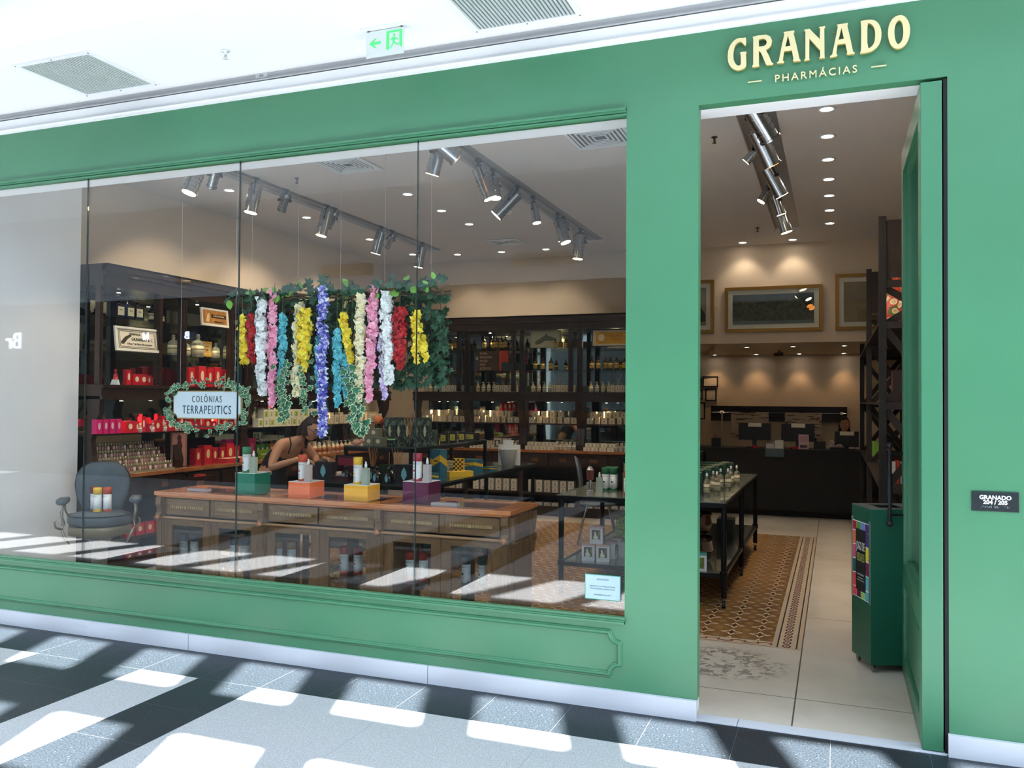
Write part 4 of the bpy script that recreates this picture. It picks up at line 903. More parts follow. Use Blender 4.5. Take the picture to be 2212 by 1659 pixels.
def fig(t):
    MB().prism([(-0.03, -0.14), (0.035, -0.14), (0.03, -0.02), (0.045, 0.03), (0.02, 0.09), (0.03, 0.12), (0.0, 0.15), (-0.03, 0.12), (-0.015, 0.08), (-0.04, 0.03), (-0.02, -0.02)], 0.002, 0.006).build('figure', inkmat('4A2420'), t)
framed('display_poster', (-5.60, 2.42, 1.125), RX, 0.21, 0.36, 0, mat('rose_frame', 'A87868', 0.6), 'rose coloured poster with a dark dancing figure beside the polish rack', inner=fig, mount='B88678', fw_=0.008)
redline(0.94, -5.66, (2.72, 2.86, 2.98, 3.1, 3.22, 3.34), 'red gift canister on the left worktop below the ivy wreath', 'red canisters on the left worktop', (('rc1', kbox(0.08, 0.08, 0.17, 'B01828', oval='E0CC90')), ('rc2', kbox(0.11, 0.1, 0.20, 'C41C2A', oval='E0CC90')), ('rc1', None)))
for i, (y, c) in enumerate(((3.12, 'C82838'), (3.28, 'D86858'))): put('gift_set', 'gs'+c, kbox(0.2, 0.14, 0.05, c, topc='E8C8A0'), (-5.56, y, 0.94), RX, ['flat red gift set with kraft sleeve, nearer one on the left worktop', 'flat salmon gift set, farther one on the left worktop'][i], 'box')
for i in range(4): put('gift_bag', 'gb1', kbox(0.12, 0.07, 0.24, 'A81E58', oval='C84878'), (-5.74, 3.32+i*0.13, 0.94), RX, 'tall magenta gift bag behind the green canister', 'gift bag', 'magenta gift bags')
put('soap_tray', 'stray', lambda: MB().box(-0.11, 0.11, -0.08, 0.08, 0, 0.045, 0).box(-0.09, 0.09, -0.06, 0.06, 0.045, 0.055, 1).box(-0.11, 0.11, 0.08, 0.085, 0, 0.1, 0).mesh('soap_tray', [colmat('8AB02C'), colmat('E8E0C8')]), (-5.6, 3.90, 0.94), RX, 'open lime green box of soaps on the left worktop', 'box')
for i, c in enumerate(('2E6A2C', '3A7A30', '2E6A2C', 'A86A2C', '8A5A28', '1E4A96', '2454A0')):
    put('soap_carton', 'sc'+c, kbox(0.075, 0.07, 0.16, c, oval='E8DCB0'), (-5.74, 3.82+i*0.085, 0.94), RX, {'2E6A2C': 'green', '3A7A30': 'green', 'A86A2C': 'brown', '8A5A28': 'brown', '1E4A96': 'blue', '2454A0': 'blue'}[c]+' carton with cream oval on the left worktop behind the woman', 'box', 'coloured cartons behind the woman')
for j, (z, n0) in enumerate(((1.315, 0), (1.415, 1))):
    row('soap_box', ['wg1', 'wg2'], [kbox(0.09, 0.08, 0.10, 'E8E4CC', 'B8CC70', ink='5A7030'), kbox(0.09, 0.08, 0.10, 'EAE6D2', 'E0E0C0', ink='70803A')], (-5.56, 3.62+0.1*n0, z), (-5.56, 4.7, z), 11, RX, 'cream and lime soap box on the lit lower shelf left of the violet strand', 'box', 'cream and lime soap boxes')
row('lotion_bottle', 'lot1', kbottle(0.028, 0.15, 'E0C8A0', 'B06A40', 'pump', 'E8E0D0'), (-5.55, 4.55, 0.94), (-5.55, 5.9, 0.94), 14, 0, 'peach lotion bottle on the left worktop behind the violet strand tip', 'bottle', 'peach lotion bottles')
row('soap_carton', ['k1', 'k2', 'k3'], [kbox(0.08, 0.08, 0.15, 'D8C8A0', 'E8E0C8', ink='8A6A3A'), kbox(0.08, 0.08, 0.12, 'E4DCC8', 'D0C8B0'), kbox(0.07, 0.08, 0.14, '2A5A66', 'D8D0B0')], (-5.72, 4.6, 0.94), (-5.72, 6.2, 0.94), 15, RX, 'cream or teal carton at the far end of the left worktop', 'box', 'cartons at the far end of the left worktop')
row('soap_box', ['k1', 'k2'], [None, None], (-5.58, 4.9, 1.315), (-5.58, 6.4, 1.315), 14, RX, 'cream carton on the far lower shelf of the left wall', 'box', 'cartons on the far lower shelf')
row('glass_bottle', 'dk1', kbottle(0.028, 0.18, '1C1410', 'B89A50', 'drop', '101010'), (-5.66, 3.6, 2.08), (-5.66, 5.9, 2.08), 14, 0, 'brown bottle on the far upper glass shelf of the left wall', 'bottle', 'brown bottles on the far upper shelf')
row('gift_box', 'rb2', None, (-5.6, 1.75, 0.33), (-5.6, 2.25, 0.33), 5, RX, 'dark red box in the open base shelf between chair and counter', 'box', 'red boxes low behind the barber chair')
row('gift_box', 'rb3', None, (-5.6, 1.75, 0.10), (-5.6, 2.25, 0.10), 5, RX, 'dark red box on the lowest base shelf beside the barber chair', 'box', 'red boxes lowest behind the barber chair')
# ---- back wall
def bx(u, i): return -5.31+i*BW+u
SB = ('sb1', kbox(0.085, 0.08, 0.085, 'D8CCB0', 'ECE4D0', ink='7A6A50')); SB2 = ('sb2', kbox(0.06, 0.06, 0.10, 'E0D4B8', 'F0E8D4', ink='6A5A48')); SB3 = ('sb3', kbox(0.10, 0.08, 0.05, 'E6DCC4', 'F2ECDC')); PB = ('pb1', kbottle(0.028, 0.15, 'D8C49A', 'E8DCC0', 'pump', 'E8DCC8')); BB = ('bb1', kbottle(0.032, 0.20, '3A2410', 'C8A84A', 'drop', '141414'))
names4 = ['leftmost back unit', 'second back unit', 'third back unit', 'rightmost back unit']
for i in range(4):
    u = names4[i]
    for j in (0, 1):
        row('soap_box', ['sb1', 'sb2', 'sb1'], [SB[1], SB2[1], None], (bx(0.12, i), 7.16+j*0.1, 1.315), (bx(0.76, i), 7.16+j*0.1, 1.315), 7, 0, 'cream soap box on the middle shelf, %s, %s row' % (u, ['front', 'rear'][j]), 'box', 'cream boxes on the middle shelf, %s, %s row' % (u, ['front', 'rear'][j]))
    row('soap_box', 'sb1', None, (bx(0.16, i), 7.2, 1.402), (bx(0.55+0.05*(i % 2), i), 7.2, 1.402), 4+(i % 2), 0, 'cream soap box stacked on top of the lower row, back wall %s' % u, 'box', 'upper stacked cream boxes, %s' % u)
    for j in range(3):
        row('soap_box', 'sb3', SB3[1], (bx(0.12, i), 7.02+j*0.09, 0.94+j*0.0), (bx(0.46, i), 7.02+j*0.09, 0.94), 4, 0, 'small white box low in the stepped pile on the back worktop, %s' % u, 'box', 'lower white boxes, %s' % u)
    for j in range(2): row('soap_box', 'sb3', None, (bx(0.12, i), 7.11+j*0.09, 0.992+j*0.052*0), (bx(0.46, i), 7.11+j*0.09, 0.992), 4, 0, 'small white box stacked one step up, back worktop, %s' % u, 'box', 'stepped white boxes, %s' % u)
    row('talc_bottle', 'tb1', kbottle(0.024, 0.12, 'E4DAC2', 'F0E8D8', 'cap', 'E8DEC8'), (bx(0.53, i), 7.05, 0.94), (bx(0.78, i), 7.05, 0.94), 5, 0, 'cream talc bottle in the front row on the back worktop, %s' % u, 'bottle', 'cream talc bottles front, %s' % u)
    row('talc_bottle', 'tb1', None, (bx(0.53, i), 7.13, 0.94), (bx(0.78, i), 7.13, 0.94), 5, 0, 'cream talc bottle in the second row on the back worktop, %s' % u, 'bottle', 'cream talc bottles rear, %s' % u)
    for z, n_ in ((0.33, 6), (0.415, 6)): row('soap_box', 'sb4', kbox(0.09, 0.08, 0.083, 'C8C4B8', 'DCD8CC', ink='5A5A5A'), (bx(0.14, i), 7.1, z), (bx(0.74, i), 7.1, z), n_, 0, 'pale box in the open base shelf, %s, %s layer' % (u, 'lower' if z < .4 else 'upper'), 'box', 'pale boxes in the base, %s, %s' % (u, 'lower' if z < .4 else 'upper'))
    row('soap_box', 'sb4', None, (bx(0.14, i), 7.1, 0.10), (bx(0.74, i), 7.1, 0.10), 6, 0, 'pale box on the lowest base shelf, back wall %s' % u, 'box', 'pale boxes on the lowest shelf, %s' % u)
    # pump bottles and diffusers on the lowest upper shelf
    row('pump_bottle', 'pb1', PB[1], (bx(0.14, i), 7.12, 1.765), (bx(0.40, i), 7.12, 1.765), 4, 0, 'cream pump bottle above the middle beam, back wall %s' % u, 'bottle', 'cream pump bottles, %s' % u)
    row('soap_box', 'sb2', None, (bx(0.46, i), 7.12, 1.765), (bx(0.74, i), 7.12, 1.765), 5, 0, 'narrow cream box above the middle beam, back wall %s' % u, 'box', 'narrow cream boxes above the beam, %s' % u)
    put('reed_diffuser', 'rd1', kreed(), (bx(0.52, i), 7.18, 1.765), 0, 'amber reed diffuser above the middle beam, back wall %s' % u, 'diffuser')
    put('reed_diffuser', 'rd1', None, (bx(0.72, i), 7.24, 1.315), 0.5, 'amber reed diffuser on the lit middle shelf, back wall %s' % u, 'diffuser')
def bot(i, us, z, lab, grp):
    for k, u in enumerate(us): put('glass_bottle', 'bb1', BB[1], (bx(u, i), 7.15+0.05*(k % 2), z), rnd.uniform(-.2, .2), lab, 'bottle', grp)
bot(3, (0.14, 0.22, 0.34, 0.40, 0.50, 0.60), 2.08, 'brown dropper bottle with gold label below the yellow framed advert', 'brown bottles below the yellow advert')
bot(2, (0.16, 0.26, 0.40), 2.08, 'brown dropper bottle below the framed donkey sketch', 'brown bottles below the sketch')
bot(1, (0.22, 0.34, 0.42, 0.48, 0.56, 0.66), 2.40, 'tall brown bottle on the top shelf above the dark text poster', 'brown bottles on the top shelf, second unit')
bot(0, (0.2, 0.3, 0.4, 0.5, 0.62), 2.40, 'brown bottle on the top shelf just right of the flowers', 'brown bottles on the top shelf, leftmost unit')
def adm(t):
    MB().box(-0.25, 0.25, 0.006, 0.009, -0.085, 0.085).build('print', mat('yellow_print', 'E0AC28', 0.5, var=0.15, vs=12), t)
    MB().prism([(-0.17+0.05*math.cos(k*PI/3), 0.005+0.055*math.sin(k*PI/3)) for k in range(6)], 0.003, 0.006).build('emblem', inkmat('F0E0C0'), t)
    text('lettering', 'AGUA MELISSA', 0.036, (0.05, 0.003, 0.025), inkmat('C8502C'), t, width=.8); text('lettering', 'GRANADO', 0.04, (0.05, 0.003, -0.025), inkmat('C8502C'), t, width=.85)
framed('framed_advert', (bx(0.46, 3), 7.10, 2.53), 0, 0.62, 0.25, -0.08, BF, 'black framed yellow advert AGUA MELISSA on the back wall top shelf', inner=adm, mount='E8DCC8', fw_=0.014)
def donkey(t):
    MB().prism([(-0.16, -0.04), (-0.10, 0.0), (-0.02, 0.05), (0.02, 0.085), (0.03, 0.05), (0.10, 0.03), (0.18, -0.01), (0.10, -0.03), (0.0, -0.02), (-0.08, -0.07), (-0.15, -0.08)], 0.003, 0.006).build('sketch', inkmat('6A7A64'), t)
framed('framed_sketch', (bx(0.33, 2), 7.10, 2.53), 0, 0.46, 0.25, -0.08, mat('pale_green_frame', 'A8B094', 0.5), 'pale green framed line sketch on the back wall top shelf', inner=donkey, mount='C4C8A8', fw_=0.012)
put('reed_diffuser', 'rd2', kreed('8A6420', 'B07A50', 0.11, 0.22, 12), (bx(0.58, 2), 7.05, 2.40), 0, 'tall reed diffuser beside the framed sketch on the top shelf', 'diffuser')
for k in range(2): put('glass_bottle', 'gb2', kbottle(0.028, 0.12, 'A88028', 'D8B848', 'drop', '1A1A14'), (bx(0.50+k*0.15, 2), 7.04, 2.40), 0, 'short amber bottle %s the tall reed diffuser' % ('left of' if k == 0 else 'right of'), 'bottle')
put('stacked_carton', 'kr', kbox(0.2, 0.14, 0.13, '5A4A34'), (bx(0.72, 2), 7.2, 2.40), 0, 'brown carton at the right end of the sketch shelf', 'box')
t = thing('text_poster', 'dark poster box with stacked words and red side on the back shelf', 'box', (bx(0.16, 1), 7.06, 2.08))
MB().box(0, 0.34, 0, 0.06, 0, 0.29).build('box', mat('olive_print', '4A3A2A', 0.5, var=.3), t)
MB().box(0.34, 0.46, 0, 0.06, 0, 0.29).build('red_panel', mat('red_gold_print', 'C03A24', 0.5, var=.3, vs=10), t)
for k, s_ in enumerate(('FLORA', 'BRASILEIRA', 'NOSSA', 'ARTE', '&CIÊNCIA')): text('lettering', s_, 0.05, (0.03, -0.002, 0.25-k*0.055), inkmat('D8B890'), t, width=.8, align='LEFT')
put('lozenge_tin', 'gt', lambda: MB().box(-0.14, 0.14, -0.05, 0.05, 0, 0.12).mesh('lozenge_tin', [mat('dark_green_tin', '14382C', 0.35)]), (bx(0.68, 1), 7.1, 2.08), 0, 'dark green tin box right of the text poster', 'tin')
row('soap_box', 'rd9', kbox(0.05, 0.06, 0.12, 'C01C28', oval='E8D0B0'), (bx(0.48, 1), 7.22, 1.49), (bx(0.76, 1), 7.22, 1.49), 5, 0, 'small red box stacked high on the middle shelf of the second back unit', 'box', 'small red boxes high on the middle shelf')
for k in range(2): put('boxed_picture_soap', 'bps%d' % k, kbox(0.11, 0.07, 0.15, 'C8C4BC', '3A3A34', ink='D8D0B8', oval='D8D0B8'), (bx(0.52+k*0.14, 1), 6.99, 0.94), 0, 'grey box with an oval portrait on the back worktop behind the white bucket, %s one' % ['left', 'right'][k], 'box')
# ---------------------------------------------------------------- central black table with riser
TT = mat('dark_glazed_top', '3C443F', 0.18, coat=0.5)
t = thing('display_table', 'two tier black metal table with dark top behind the colour blocks', 'table', (-3.9, 2.1, 0))
LXc, LYc = 1.26, 2.95
MB().box(0, LXc, 0, LYc, 0.885, 0.90).build('table_top', TT, t)
MB().box(0, LXc, 0, 0.03, 0.855, 0.885).box(0, LXc, LYc-0.03, LYc, 0.855, 0.885).box(0, 0.03, 0, LYc, 0.855, 0.885).box(LXc-0.03, LXc, 0, LYc, 0.855, 0.885).build('table_frame', BLACKM, t)
for x in (0.04, LXc-0.04):
    for y in (0.04, LYc/2, LYc-0.04): MB().cyl((x, y, 0.07), (x, y, 0.86), 0.022, n=12).cyl((x, y, 0.28), (x, y, 0.33), 0.028, n=12).cyl((x-0.012, y, 0.035), (x+0.012, y, 0.035), 0.035, n=14).build('leg', BLACKM, t)
MB().box(0.03, LXc-0.03, 0.03, LYc-0.03, 0.30, 0.315).build('lower_shelf', TT, t)
MB().box(0.15, 0.88, 0.48, 2.3, 1.185, 1.20).build('riser_top', TT, t)
mb = MB().box(0.15, 0.88, 0.48, 0.50, 1.15, 1.185).box(0.15, 0.88, 2.28, 2.3, 1.15, 1.185).box(0.86, 0.88, 0.48, 2.3, 1.15, 1.185).box(0.15, 0.17, 0.48, 2.3, 1.15, 1.185)
for x in (0.165, 0.865):
    for y in (0.495, 1.39, 2.285): mb.box(x-0.015, x+0.015, y-0.015, y+0.015, 0.90, 1.16)
mb.build('riser_frame', BLACKM, t)
# goods on it
DB = ('dkb', kbottle(0.03, 0.13, '0C0A0C', '1A1618', 'ball', '14100E'))
def lozenge():
    mb = MB(); ff = kbottle(0.034, 0.14, '0E0C10', '16141A', 'ball', '1A1614')(); return ff
def dark_bottle():
    mb = MB().lathe([(0.036, 0), (0.04, 0.006), (0.04, 0.08), (0.012, 0.1), (0.012, 0.115)], 16, 0).lathe([(0.016, 0.115), (0.02, 0.135), (0.001, 0.145)], 12, 0)
    mb.prism([(0, 0.008), (0.014, 0.03), (0.012, 0.055), (0, 0.078), (-0.012, 0.055), (-0.014, 0.03)], -0.043, -0.040, 'y', 1)
    return mb.mesh('dark_bottle', [mat('black_glass', '0E0C10', 0.08, coat=0.6), mat('pale_blue_label', '7ABCC4', 0.5)])
for i, (x, y) in enumerate(((-3.50, 2.22), (-3.40, 2.26), (-3.28, 2.2), (-3.19, 2.24), (-3.05, 2.2), (-3.42, 2.38), (-3.3, 2.36), (-3.12, 2.36))):
    put('perfume_bottle', 'pdk', dark_bottle, (x, y, 0.90), 0.1*(i % 3-1), 'black perfume bottle with pale blue lozenge label on the front of the black table', 'bottle', 'black bottles with blue lozenge labels')
for x, y, l in ((-3.70, 2.2, 'black box with pale blue lozenge behind the orange block bottle'), (-2.88, 2.22, 'large black box with pale blue lozenge left of the dark pink canister')):
    t = thing('perfume_box', l, 'box', (x, y, 0.90)); MB().box(-0.09, 0.09, -0.05, 0.05, 0, 0.17).build('box', mat('black_card', '1C1820', 0.4), t)
    MB().prism([(0, 0.03), (0.028, 0.075), (0.024, 0.11), (0, 0.15), (-0.024, 0.11), (-0.028, 0.075)], -0.053, -0.05).build('lozenge', mat('pale_blue_label'), t)
t = thing('soap_case', 'open maroon case holding two white soaps on the black table', 'box', (-3.56, 2.28, 0.90))
MB().box(-0.11, 0.11, -0.11, 0.06, 0, 0.045).build('base', mat('maroon_card', '3E1218', 0.4), t); MB().box(-0.11, 0.11, 0.06, 0.08, 0.04, 0.22).box(-0.1, 0.1, 0.055, 0.06, 0.13, 0.2, 1).build('open_lid', [mat('maroon_card'), mat('wine_red_lining', '8A1C34', 0.5)], t)
MB().cyl((-0.05, -0.06, 0.055), (-0.05, 0.02, 0.055), 0.025, n=12).cyl((0.04, -0.06, 0.055), (0.04, 0.02, 0.055), 0.025, n=12).build_each('soap', mat('ivory_soap', 'E8DCD0', 0.5), t, 14)
for x, y, l in ((-3.72, 2.34, 'reed diffuser just right of the hands of the woman'), (-3.34, 2.42, 'reed diffuser behind the yellow canister'), (-3.02, 2.30, 'reed diffuser with spread sticks left of the plum block')):
    put('reed_diffuser', 'rdk', kreed('100E10', 'B07A48', 0.11, 0.2, 9), (x, y, 0.90), x, l, 'diffuser')
put('pump_bottle', 'pbk', kbottle(0.026, 0.19, '24342E', '30443C', 'pump', '4A6458'), (-3.80, 2.30, 0.90), 0, 'dark green pump bottle beside the orange spray bottle', 'bottle')
put('gift_box', 'dgb', kbox(0.2, 0.1, 0.13, '1E3018'), (-3.25, 2.6, 0.90), 0, 'dark green box behind the yellow block spray bottle', 'box')
put('gift_box', 'brs', kbox(0.09, 0.05, 0.11, 'B08838'), (-2.93, 2.6, 0.90), 0, 'golden brown carton left of the dark pink canister', 'box')
# teal and yellow goods along the right edge
def tealbox(w, d, h, nm):
    def f():
        mb = MB().box(-w/2, w/2, -d/2, d/2, 0, h, 0)
        mb.prism([(-w/2, h*.42), (w/2, h*.62), (w/2, h*.84), (-w/2, h*.64)], -d/2-0.001, -d/2, 'y', 1)
        mb.prism([(-d/2, h*.62), (d/2, h*.42), (d/2, h*.64), (-d/2, h*.84)], w/2, w/2+0.001, 'x', 1)
        mb.box(-w*.25, w*.25, -d/2-0.002, -d/2, h*.60, h*.64, 2); return mb.mesh(nm, [mat('teal_card', '2C6478', 0.45), mat('mustard_card', 'D8AC28', 0.45), INK])
    return f
put('gift_box', 'te1', tealbox(0.13, 0.08, 0.28, 'box'), (-2.80, 2.72, 0.90), -0.5, 'tall teal box with slanted mustard band on the right edge of the black table', 'box')
put('gift_bag', 'te2', tealbox(0.12, 0.08, 0.27, 'box'), (-2.92, 2.92, 0.90), 0, 'second teal gift box with mustard band standing behind the tall one', 'box')
put('yellow_tray', 'yt', kbox(0.26, 0.1, 0.05, 'DCB42C', topc='E4C040'), (-2.76, 3.08, 0.90), 0.9, 'flat yellow box beside the tall teal box', 'box')
def checker():
    mb = MB().box(-0.05, 0.05, -0.03, 0.03, 0, 0.17, 0)
    for i in range(5):
        for j in range(8):
            if (i+j) % 2: mb.box(-0.05+i*0.02, -0.03+i*0.02, -0.031, -0.03, 0.005+j*0.02, 0.025+j*0.02, 1)
    return mb.mesh('box', [mat('mustard_card'), INK])
put('gift_box', 'chk', checker, (-2.80, 3.16, 0.90), 0.2, 'black and yellow chequered box on the black table', 'box')
put('gift_box', 'te3', tealbox(0.20, 0.14, 0.14, 'box'), (-2.82, 3.50, 0.90), -0.3, 'wide teal and mustard box near the white bucket', 'box')
put('gift_box', 'te4', tealbox(0.12, 0.08, 0.05, 'box'), (-2.72, 3.75, 0.90), -0.5, 'small flat teal box nearest the white bucket', 'box')
put('gift_box', 'te5', tealbox(0.2, 0.1, 0.08, 'box'), (-2.82, 2.50, 0.90), -0.3, 'low teal box in front holding dark bottles', 'box')
row('glass_bottle', 'nb1', kbottle(0.02, 0.11, '101820', '2A4A5A', 'cap', '0A0A0C'), (-2.92, 2.46, 0.90), (-2.76, 2.40, 0.90), 4, 0, 'small dark bottle with teal label in front of the teal boxes', 'bottle', 'small dark bottles with teal labels')
row('glass_bottle', 'nb1', None, (-2.98, 2.62, 0.90), (-2.86, 2.62, 0.98), 4, 0, 'small dark bottle in the row behind the low teal box', 'bottle', 'dark bottles behind the low teal box')
put('price_card', 'pcard', None, (-2.72, 2.30, 0.90), 0.5, 'small white price card at the right edge of the black table', 'card')
put('gift_box', 'crt', kbox(0.2, 0.12, 0.12, 'B8A47C', 'D8C898'), (-2.96, 3.4, 0.90), 0, 'beige carton behind the teal boxes on the black table', 'box')
t = thing('bucket', 'white metal bucket with a card on the far right of the black table', 'bucket', (-2.74, 4.35, 0.90))
MB().lathe([(0.07, 0), (0.10, 0.19), (0.106, 0.2), (0.103, 0.205), (0.095, 0.19), (0.066, 0.01), (0.001, 0.01)], 24).build('pail', mat('white_enamel_metal', 'D8D8D0', 0.4), t)
MB().tube([(0.1*math.cos(a_), -0.02-0.09*math.sin(a_)*0.4, 0.19-0.1*math.sin(a_)) for a_ in [PI*k/12 for k in range(13)]], 0.003, 6).build('handle', CHROME, t)
MB().box(-0.06, 0.06, 0.0, 0.01, 0.05, 0.30).box(-0.13, 0.13, 0.03, 0.04, 0.02, 0.25).build('card', WLAB, t)
# riser goods
def darkleaf(nt, b, c):
    n = noise(nt, 26, objco(nt), 3, 0.6, 1.0); nt.links.new(mixc(nt, step(nt, n, 0.52, 0.58), lin('27302C'), lin('6A7A68')), b.inputs['Base Color'])
DLM = mat('dark_leaf_print', '27302C', 0.45, fn=darkleaf)
def leafbox(w, d, h, ov=True):
    def f():
        mb = MB().box(-w/2, w/2, -d/2, d/2, 0, h, 0)
        if ov: mb.prism([(w*.12+w*0.13*math.cos(2*PI*i/14), h*.5+h*0.2*math.sin(2*PI*i/14)) for i in range(14)], -d/2-0.002, -d/2, 'y', 1)
        return mb.mesh('box', [DLM, colmat('C8BE9C')])
    return f
for i in range(5): put('gift_bag', 'lb1', leafbox(0.10, 0.08, 0.27), (-3.40+i*0.075, 2.86+i*0.04, 1.20), 0, 'tall dark leaf-printed gift box on the raised tier of the black table', 'gift box', 'tall leaf-printed boxes')
for i, (x, z) in enumerate(((-3.50, 1.2), (-3.40, 1.2), (-3.45, 1.285))): put('soap_box', 'gy1', kbox(0.095, 0.09, 0.083, '6E6E58', topc='8A8A70', oval='D8C8A0'), (x, 2.66, z), 0, 'grey-olive box stacked at the front corner of the raised tier, %s' % ['lower left', 'lower right', 'topmost'][i], 'box')
put('candle', 'cdl', lambda: MB().lathe([(0.03, 0), (0.035, 0.01), (0.02, 0.03), (0.035, 0.045), (0.04, 0.065)], 16, 0).lathe([(0.04, 0.065), (0.04, 0.072), (0.001, 0.074)], 16, 1).mesh('candle', [mat('dark_candle_glass', '20302C', 0.1, coat=.5), colmat('8CD87C')]), (-3.27, 2.64, 1.2), 0, 'small dark candle holder with green wax on the raised tier', 'candle')
for x, y, l in ((-3.12, 2.72, 'reed diffuser at the glass joint on the raised tier'), (-3.5, 3.5, 'reed diffuser at the far left of the raised tier')): put('reed_diffuser', 'rdk', None, (x, y, 1.2), 0.4, l, 'diffuser')
put('gift_box', 'lb2', leafbox(0.22, 0.12, 0.15, False), (-3.12, 3.05, 1.20), 0.2, 'wide dark leaf-printed box right of the glass joint', 'box')
for i in range(4): put('soap_box', 'yl1', kbox(0.07, 0.07, 0.10, '182022', 'C8B83C'), (-3.16+0.03*i, 3.35+i*0.16, 1.2), 0.1*i, 'black box with yellow label on the raised tier', 'box', 'black boxes with yellow labels')
put('gift_box', 'bk3', kbox(0.18, 0.12, 0.08, '14181C', 'C8B83C'), (-3.12, 4.15, 1.2), 0, 'black box with yellow label at the far end of the raised tier', 'box')
row('roll_soap', 'rs1', lambda: MB().sphere((0, 0, 0.025), 0.025, 12, 8).mesh('roll_soap', [mat('pinkish_soap', 'D8A088', 0.5)]), (-3.66, 2.64, 1.2), (-3.58, 2.72, 1.225), 4, 0, 'round pinkish soap at the left front of the raised tier', 'soap', 'round soaps on the raised tier')
put('flower_pot', 'fpt', lambda: MB().lathe([(0.03, 0), (0.045, 0.08), (0.03, 0.2)], 14, 0).sphere((0.0, 0, 0.24), 0.05, 10, 8, 1).sphere((0.06, 0, 0.22), 0.035, 10, 8, 2).mesh('flower_pot', [mat('black_glass'), colmat('E0844A'), colmat('8A2418')]), (-3.62, 3.0, 1.2), 0, 'dark pot with orange and red blooms on the raised tier', 'flower pot')
# under the table
put('storage_box', 'ub1', kbox(0.3, 0.3, 0.16, '2A3038', topc='B8543C'), (-3.1, 2.75, 0.315), 0, 'dark box with orange-red top on the low shelf of the black table', 'box')
put('storage_box', 'ub2', kbox(0.28, 0.3, 0.16, '1C242C', topc='7CB030'), (-2.86, 3.5, 0.315), 0, 'dark box with lime green top on the low shelf of the black table', 'box')
row('talc_bottle', 'tb1', None, (-3.0, 4.15, 0.315), (-2.75, 4.15, 0.315), 7, 0, 'pale bottle in the front row on the low table shelf', 'bottle', 'pale bottles low on the black table, front')
row('talc_bottle', 'tb1', None, (-3.0, 4.25, 0.315), (-2.75, 4.25, 0.315), 7, 0, 'pale bottle in the second row on the low table shelf', 'bottle', 'pale bottles low on the black table, rear')
# ---------------------------------------------------------------- right hand wheeled table
t = thing('display_table', 'black pipe table on castors with grey glass top between window and doorway', 'table', (-1.56, 2.42, 0))
LXr, LYr = 1.42, 2.88
GT = mat('grey_green_top', '7E8478', 0.12, coat=0.6)
MB().box(0.01, LXr-0.01, 0.01, LYr-0.01, 0.835, 0.845).build('table_top', GT, t)
MB().box(0, LXr, 0, 0.02, 0.80, 0.838).box(0, LXr, LYr-0.02, LYr, 0.80, 0.838).box(0, 0.02, 0.02, LYr-0.02, 0.80, 0.838).box(LXr-0.02, LXr, 0.02, LYr-0.02, 0.80, 0.838).box(0.02, LXr-0.02, 0.02, LYr-0.02, 0.815, 0.834).build('table_frame', BLACKM, t)
for x in (0.045, LXr-0.02):
    for y in (0.03, LYr/2-0.05, LYr-0.03):
        lg = MB().cyl((x, y, 0.09), (x, y, 0.82), 0.023, n=14).cyl((x, y, 0.25), (x, y, 0.295), 0.031, n=14).cyl((x, y, 0.085), (x, y, 0.12), 0.020, n=12).build('leg', BLACKM, t)
        MB().cyl((x-0.012, y+0.01, 0.032), (x+0.012, y+0.01, 0.032), 0.032, n=16).cyl((x-0.013, y+0.01, 0.032), (x+0.013, y+0.01, 0.032), 0.012, n=10, m=1).build('castor', [mat('rubber', '17191B', 0.5), CHROME], lg)
MB().box(0.02, LXr-0.03, 0.02, LYr-0.03, 0.262, 0.272).build('lower_shelf', GT, t)
MB().box(0.045, LXr-0.02, 0.015, 0.045, 0.245, 0.275).box(0.045, LXr-0.02, LYr-0.045, LYr-0.015, 0.245, 0.275).box(0.03, 0.06, 0.03, LYr-0.03, 0.245, 0.275).box(LXr-0.035, LXr-0.005, 0.03, LYr-0.03, 0.245, 0.275).build('lower_frame', BLACKM, t)
mb = MB().box(0.42, 0.95, 0.55, 2.2, 1.12, 1.13)
for x in (0.43, 0.94):
    for y in (0.56, 2.19): mb.cyl((x, y, 0.84), (x, y, 1.15), 0.02, n=12)
mb.box(0.42, 0.95, 0.54, 0.57, 1.10, 1.14).build('riser', BLACKM, t)
for i, (dx, dy) in enumerate(((0, 0), (0.072, 0), (0, 0.075), (0.072, 0.075), (0.0, 0.15), (0.072, 0.15))): tube_thing('1E6A44', '1E6A44', (-1.26+dx, 2.95+dy, 0.845), -0.2, 'white canister with green lid in the block of six on the wheeled table', 'green lidded canisters on the wheeled table')
putparts('spray_bottle', bottle_parts('D4DED0'), (-1.275, 2.80, 0.845), 0, 'clear spray bottle in front of the green lidded canisters', 'bottle')
put('brush_stand', 'brs1', lambda: MB().cyl((0, 0, 0), (0, 0, 0.12), 0.012, n=10, m=1).cyl((0, 0, 0.10), (0, 0, 0.19), 0.03, 0.036, n=14, m=0).cyl((0, 0, 0.19), (0, 0, 0.22), 0.036, 0.015, n=14, m=1).lathe([(0.035, 0), (0.03, 0.01), (0.01, 0.02)], 14, 1).mesh('brush', [colmat('6A3424'), CHROME]), (-1.36, 2.80, 0.845), 0, 'round brown shaving brush on a stand left of the clear spray bottle', 'brush')
for i in range(2): tube_thing('C8442C', 'C8442C', (-0.99+i*0.02, 2.66+0.1*i, 0.845), -0.2, 'white canister with red foot cut by the green pillar, %s one' % ['nearer', 'farther'][i])
put('price_block', 'pbw', kbox(0.2, 0.14, 0.22, 'C8B890', topc='E8DCC0'), (-1.06, 3.3, 0.845), 0, 'beige carton at the right edge of the window behind the riser post', 'box')
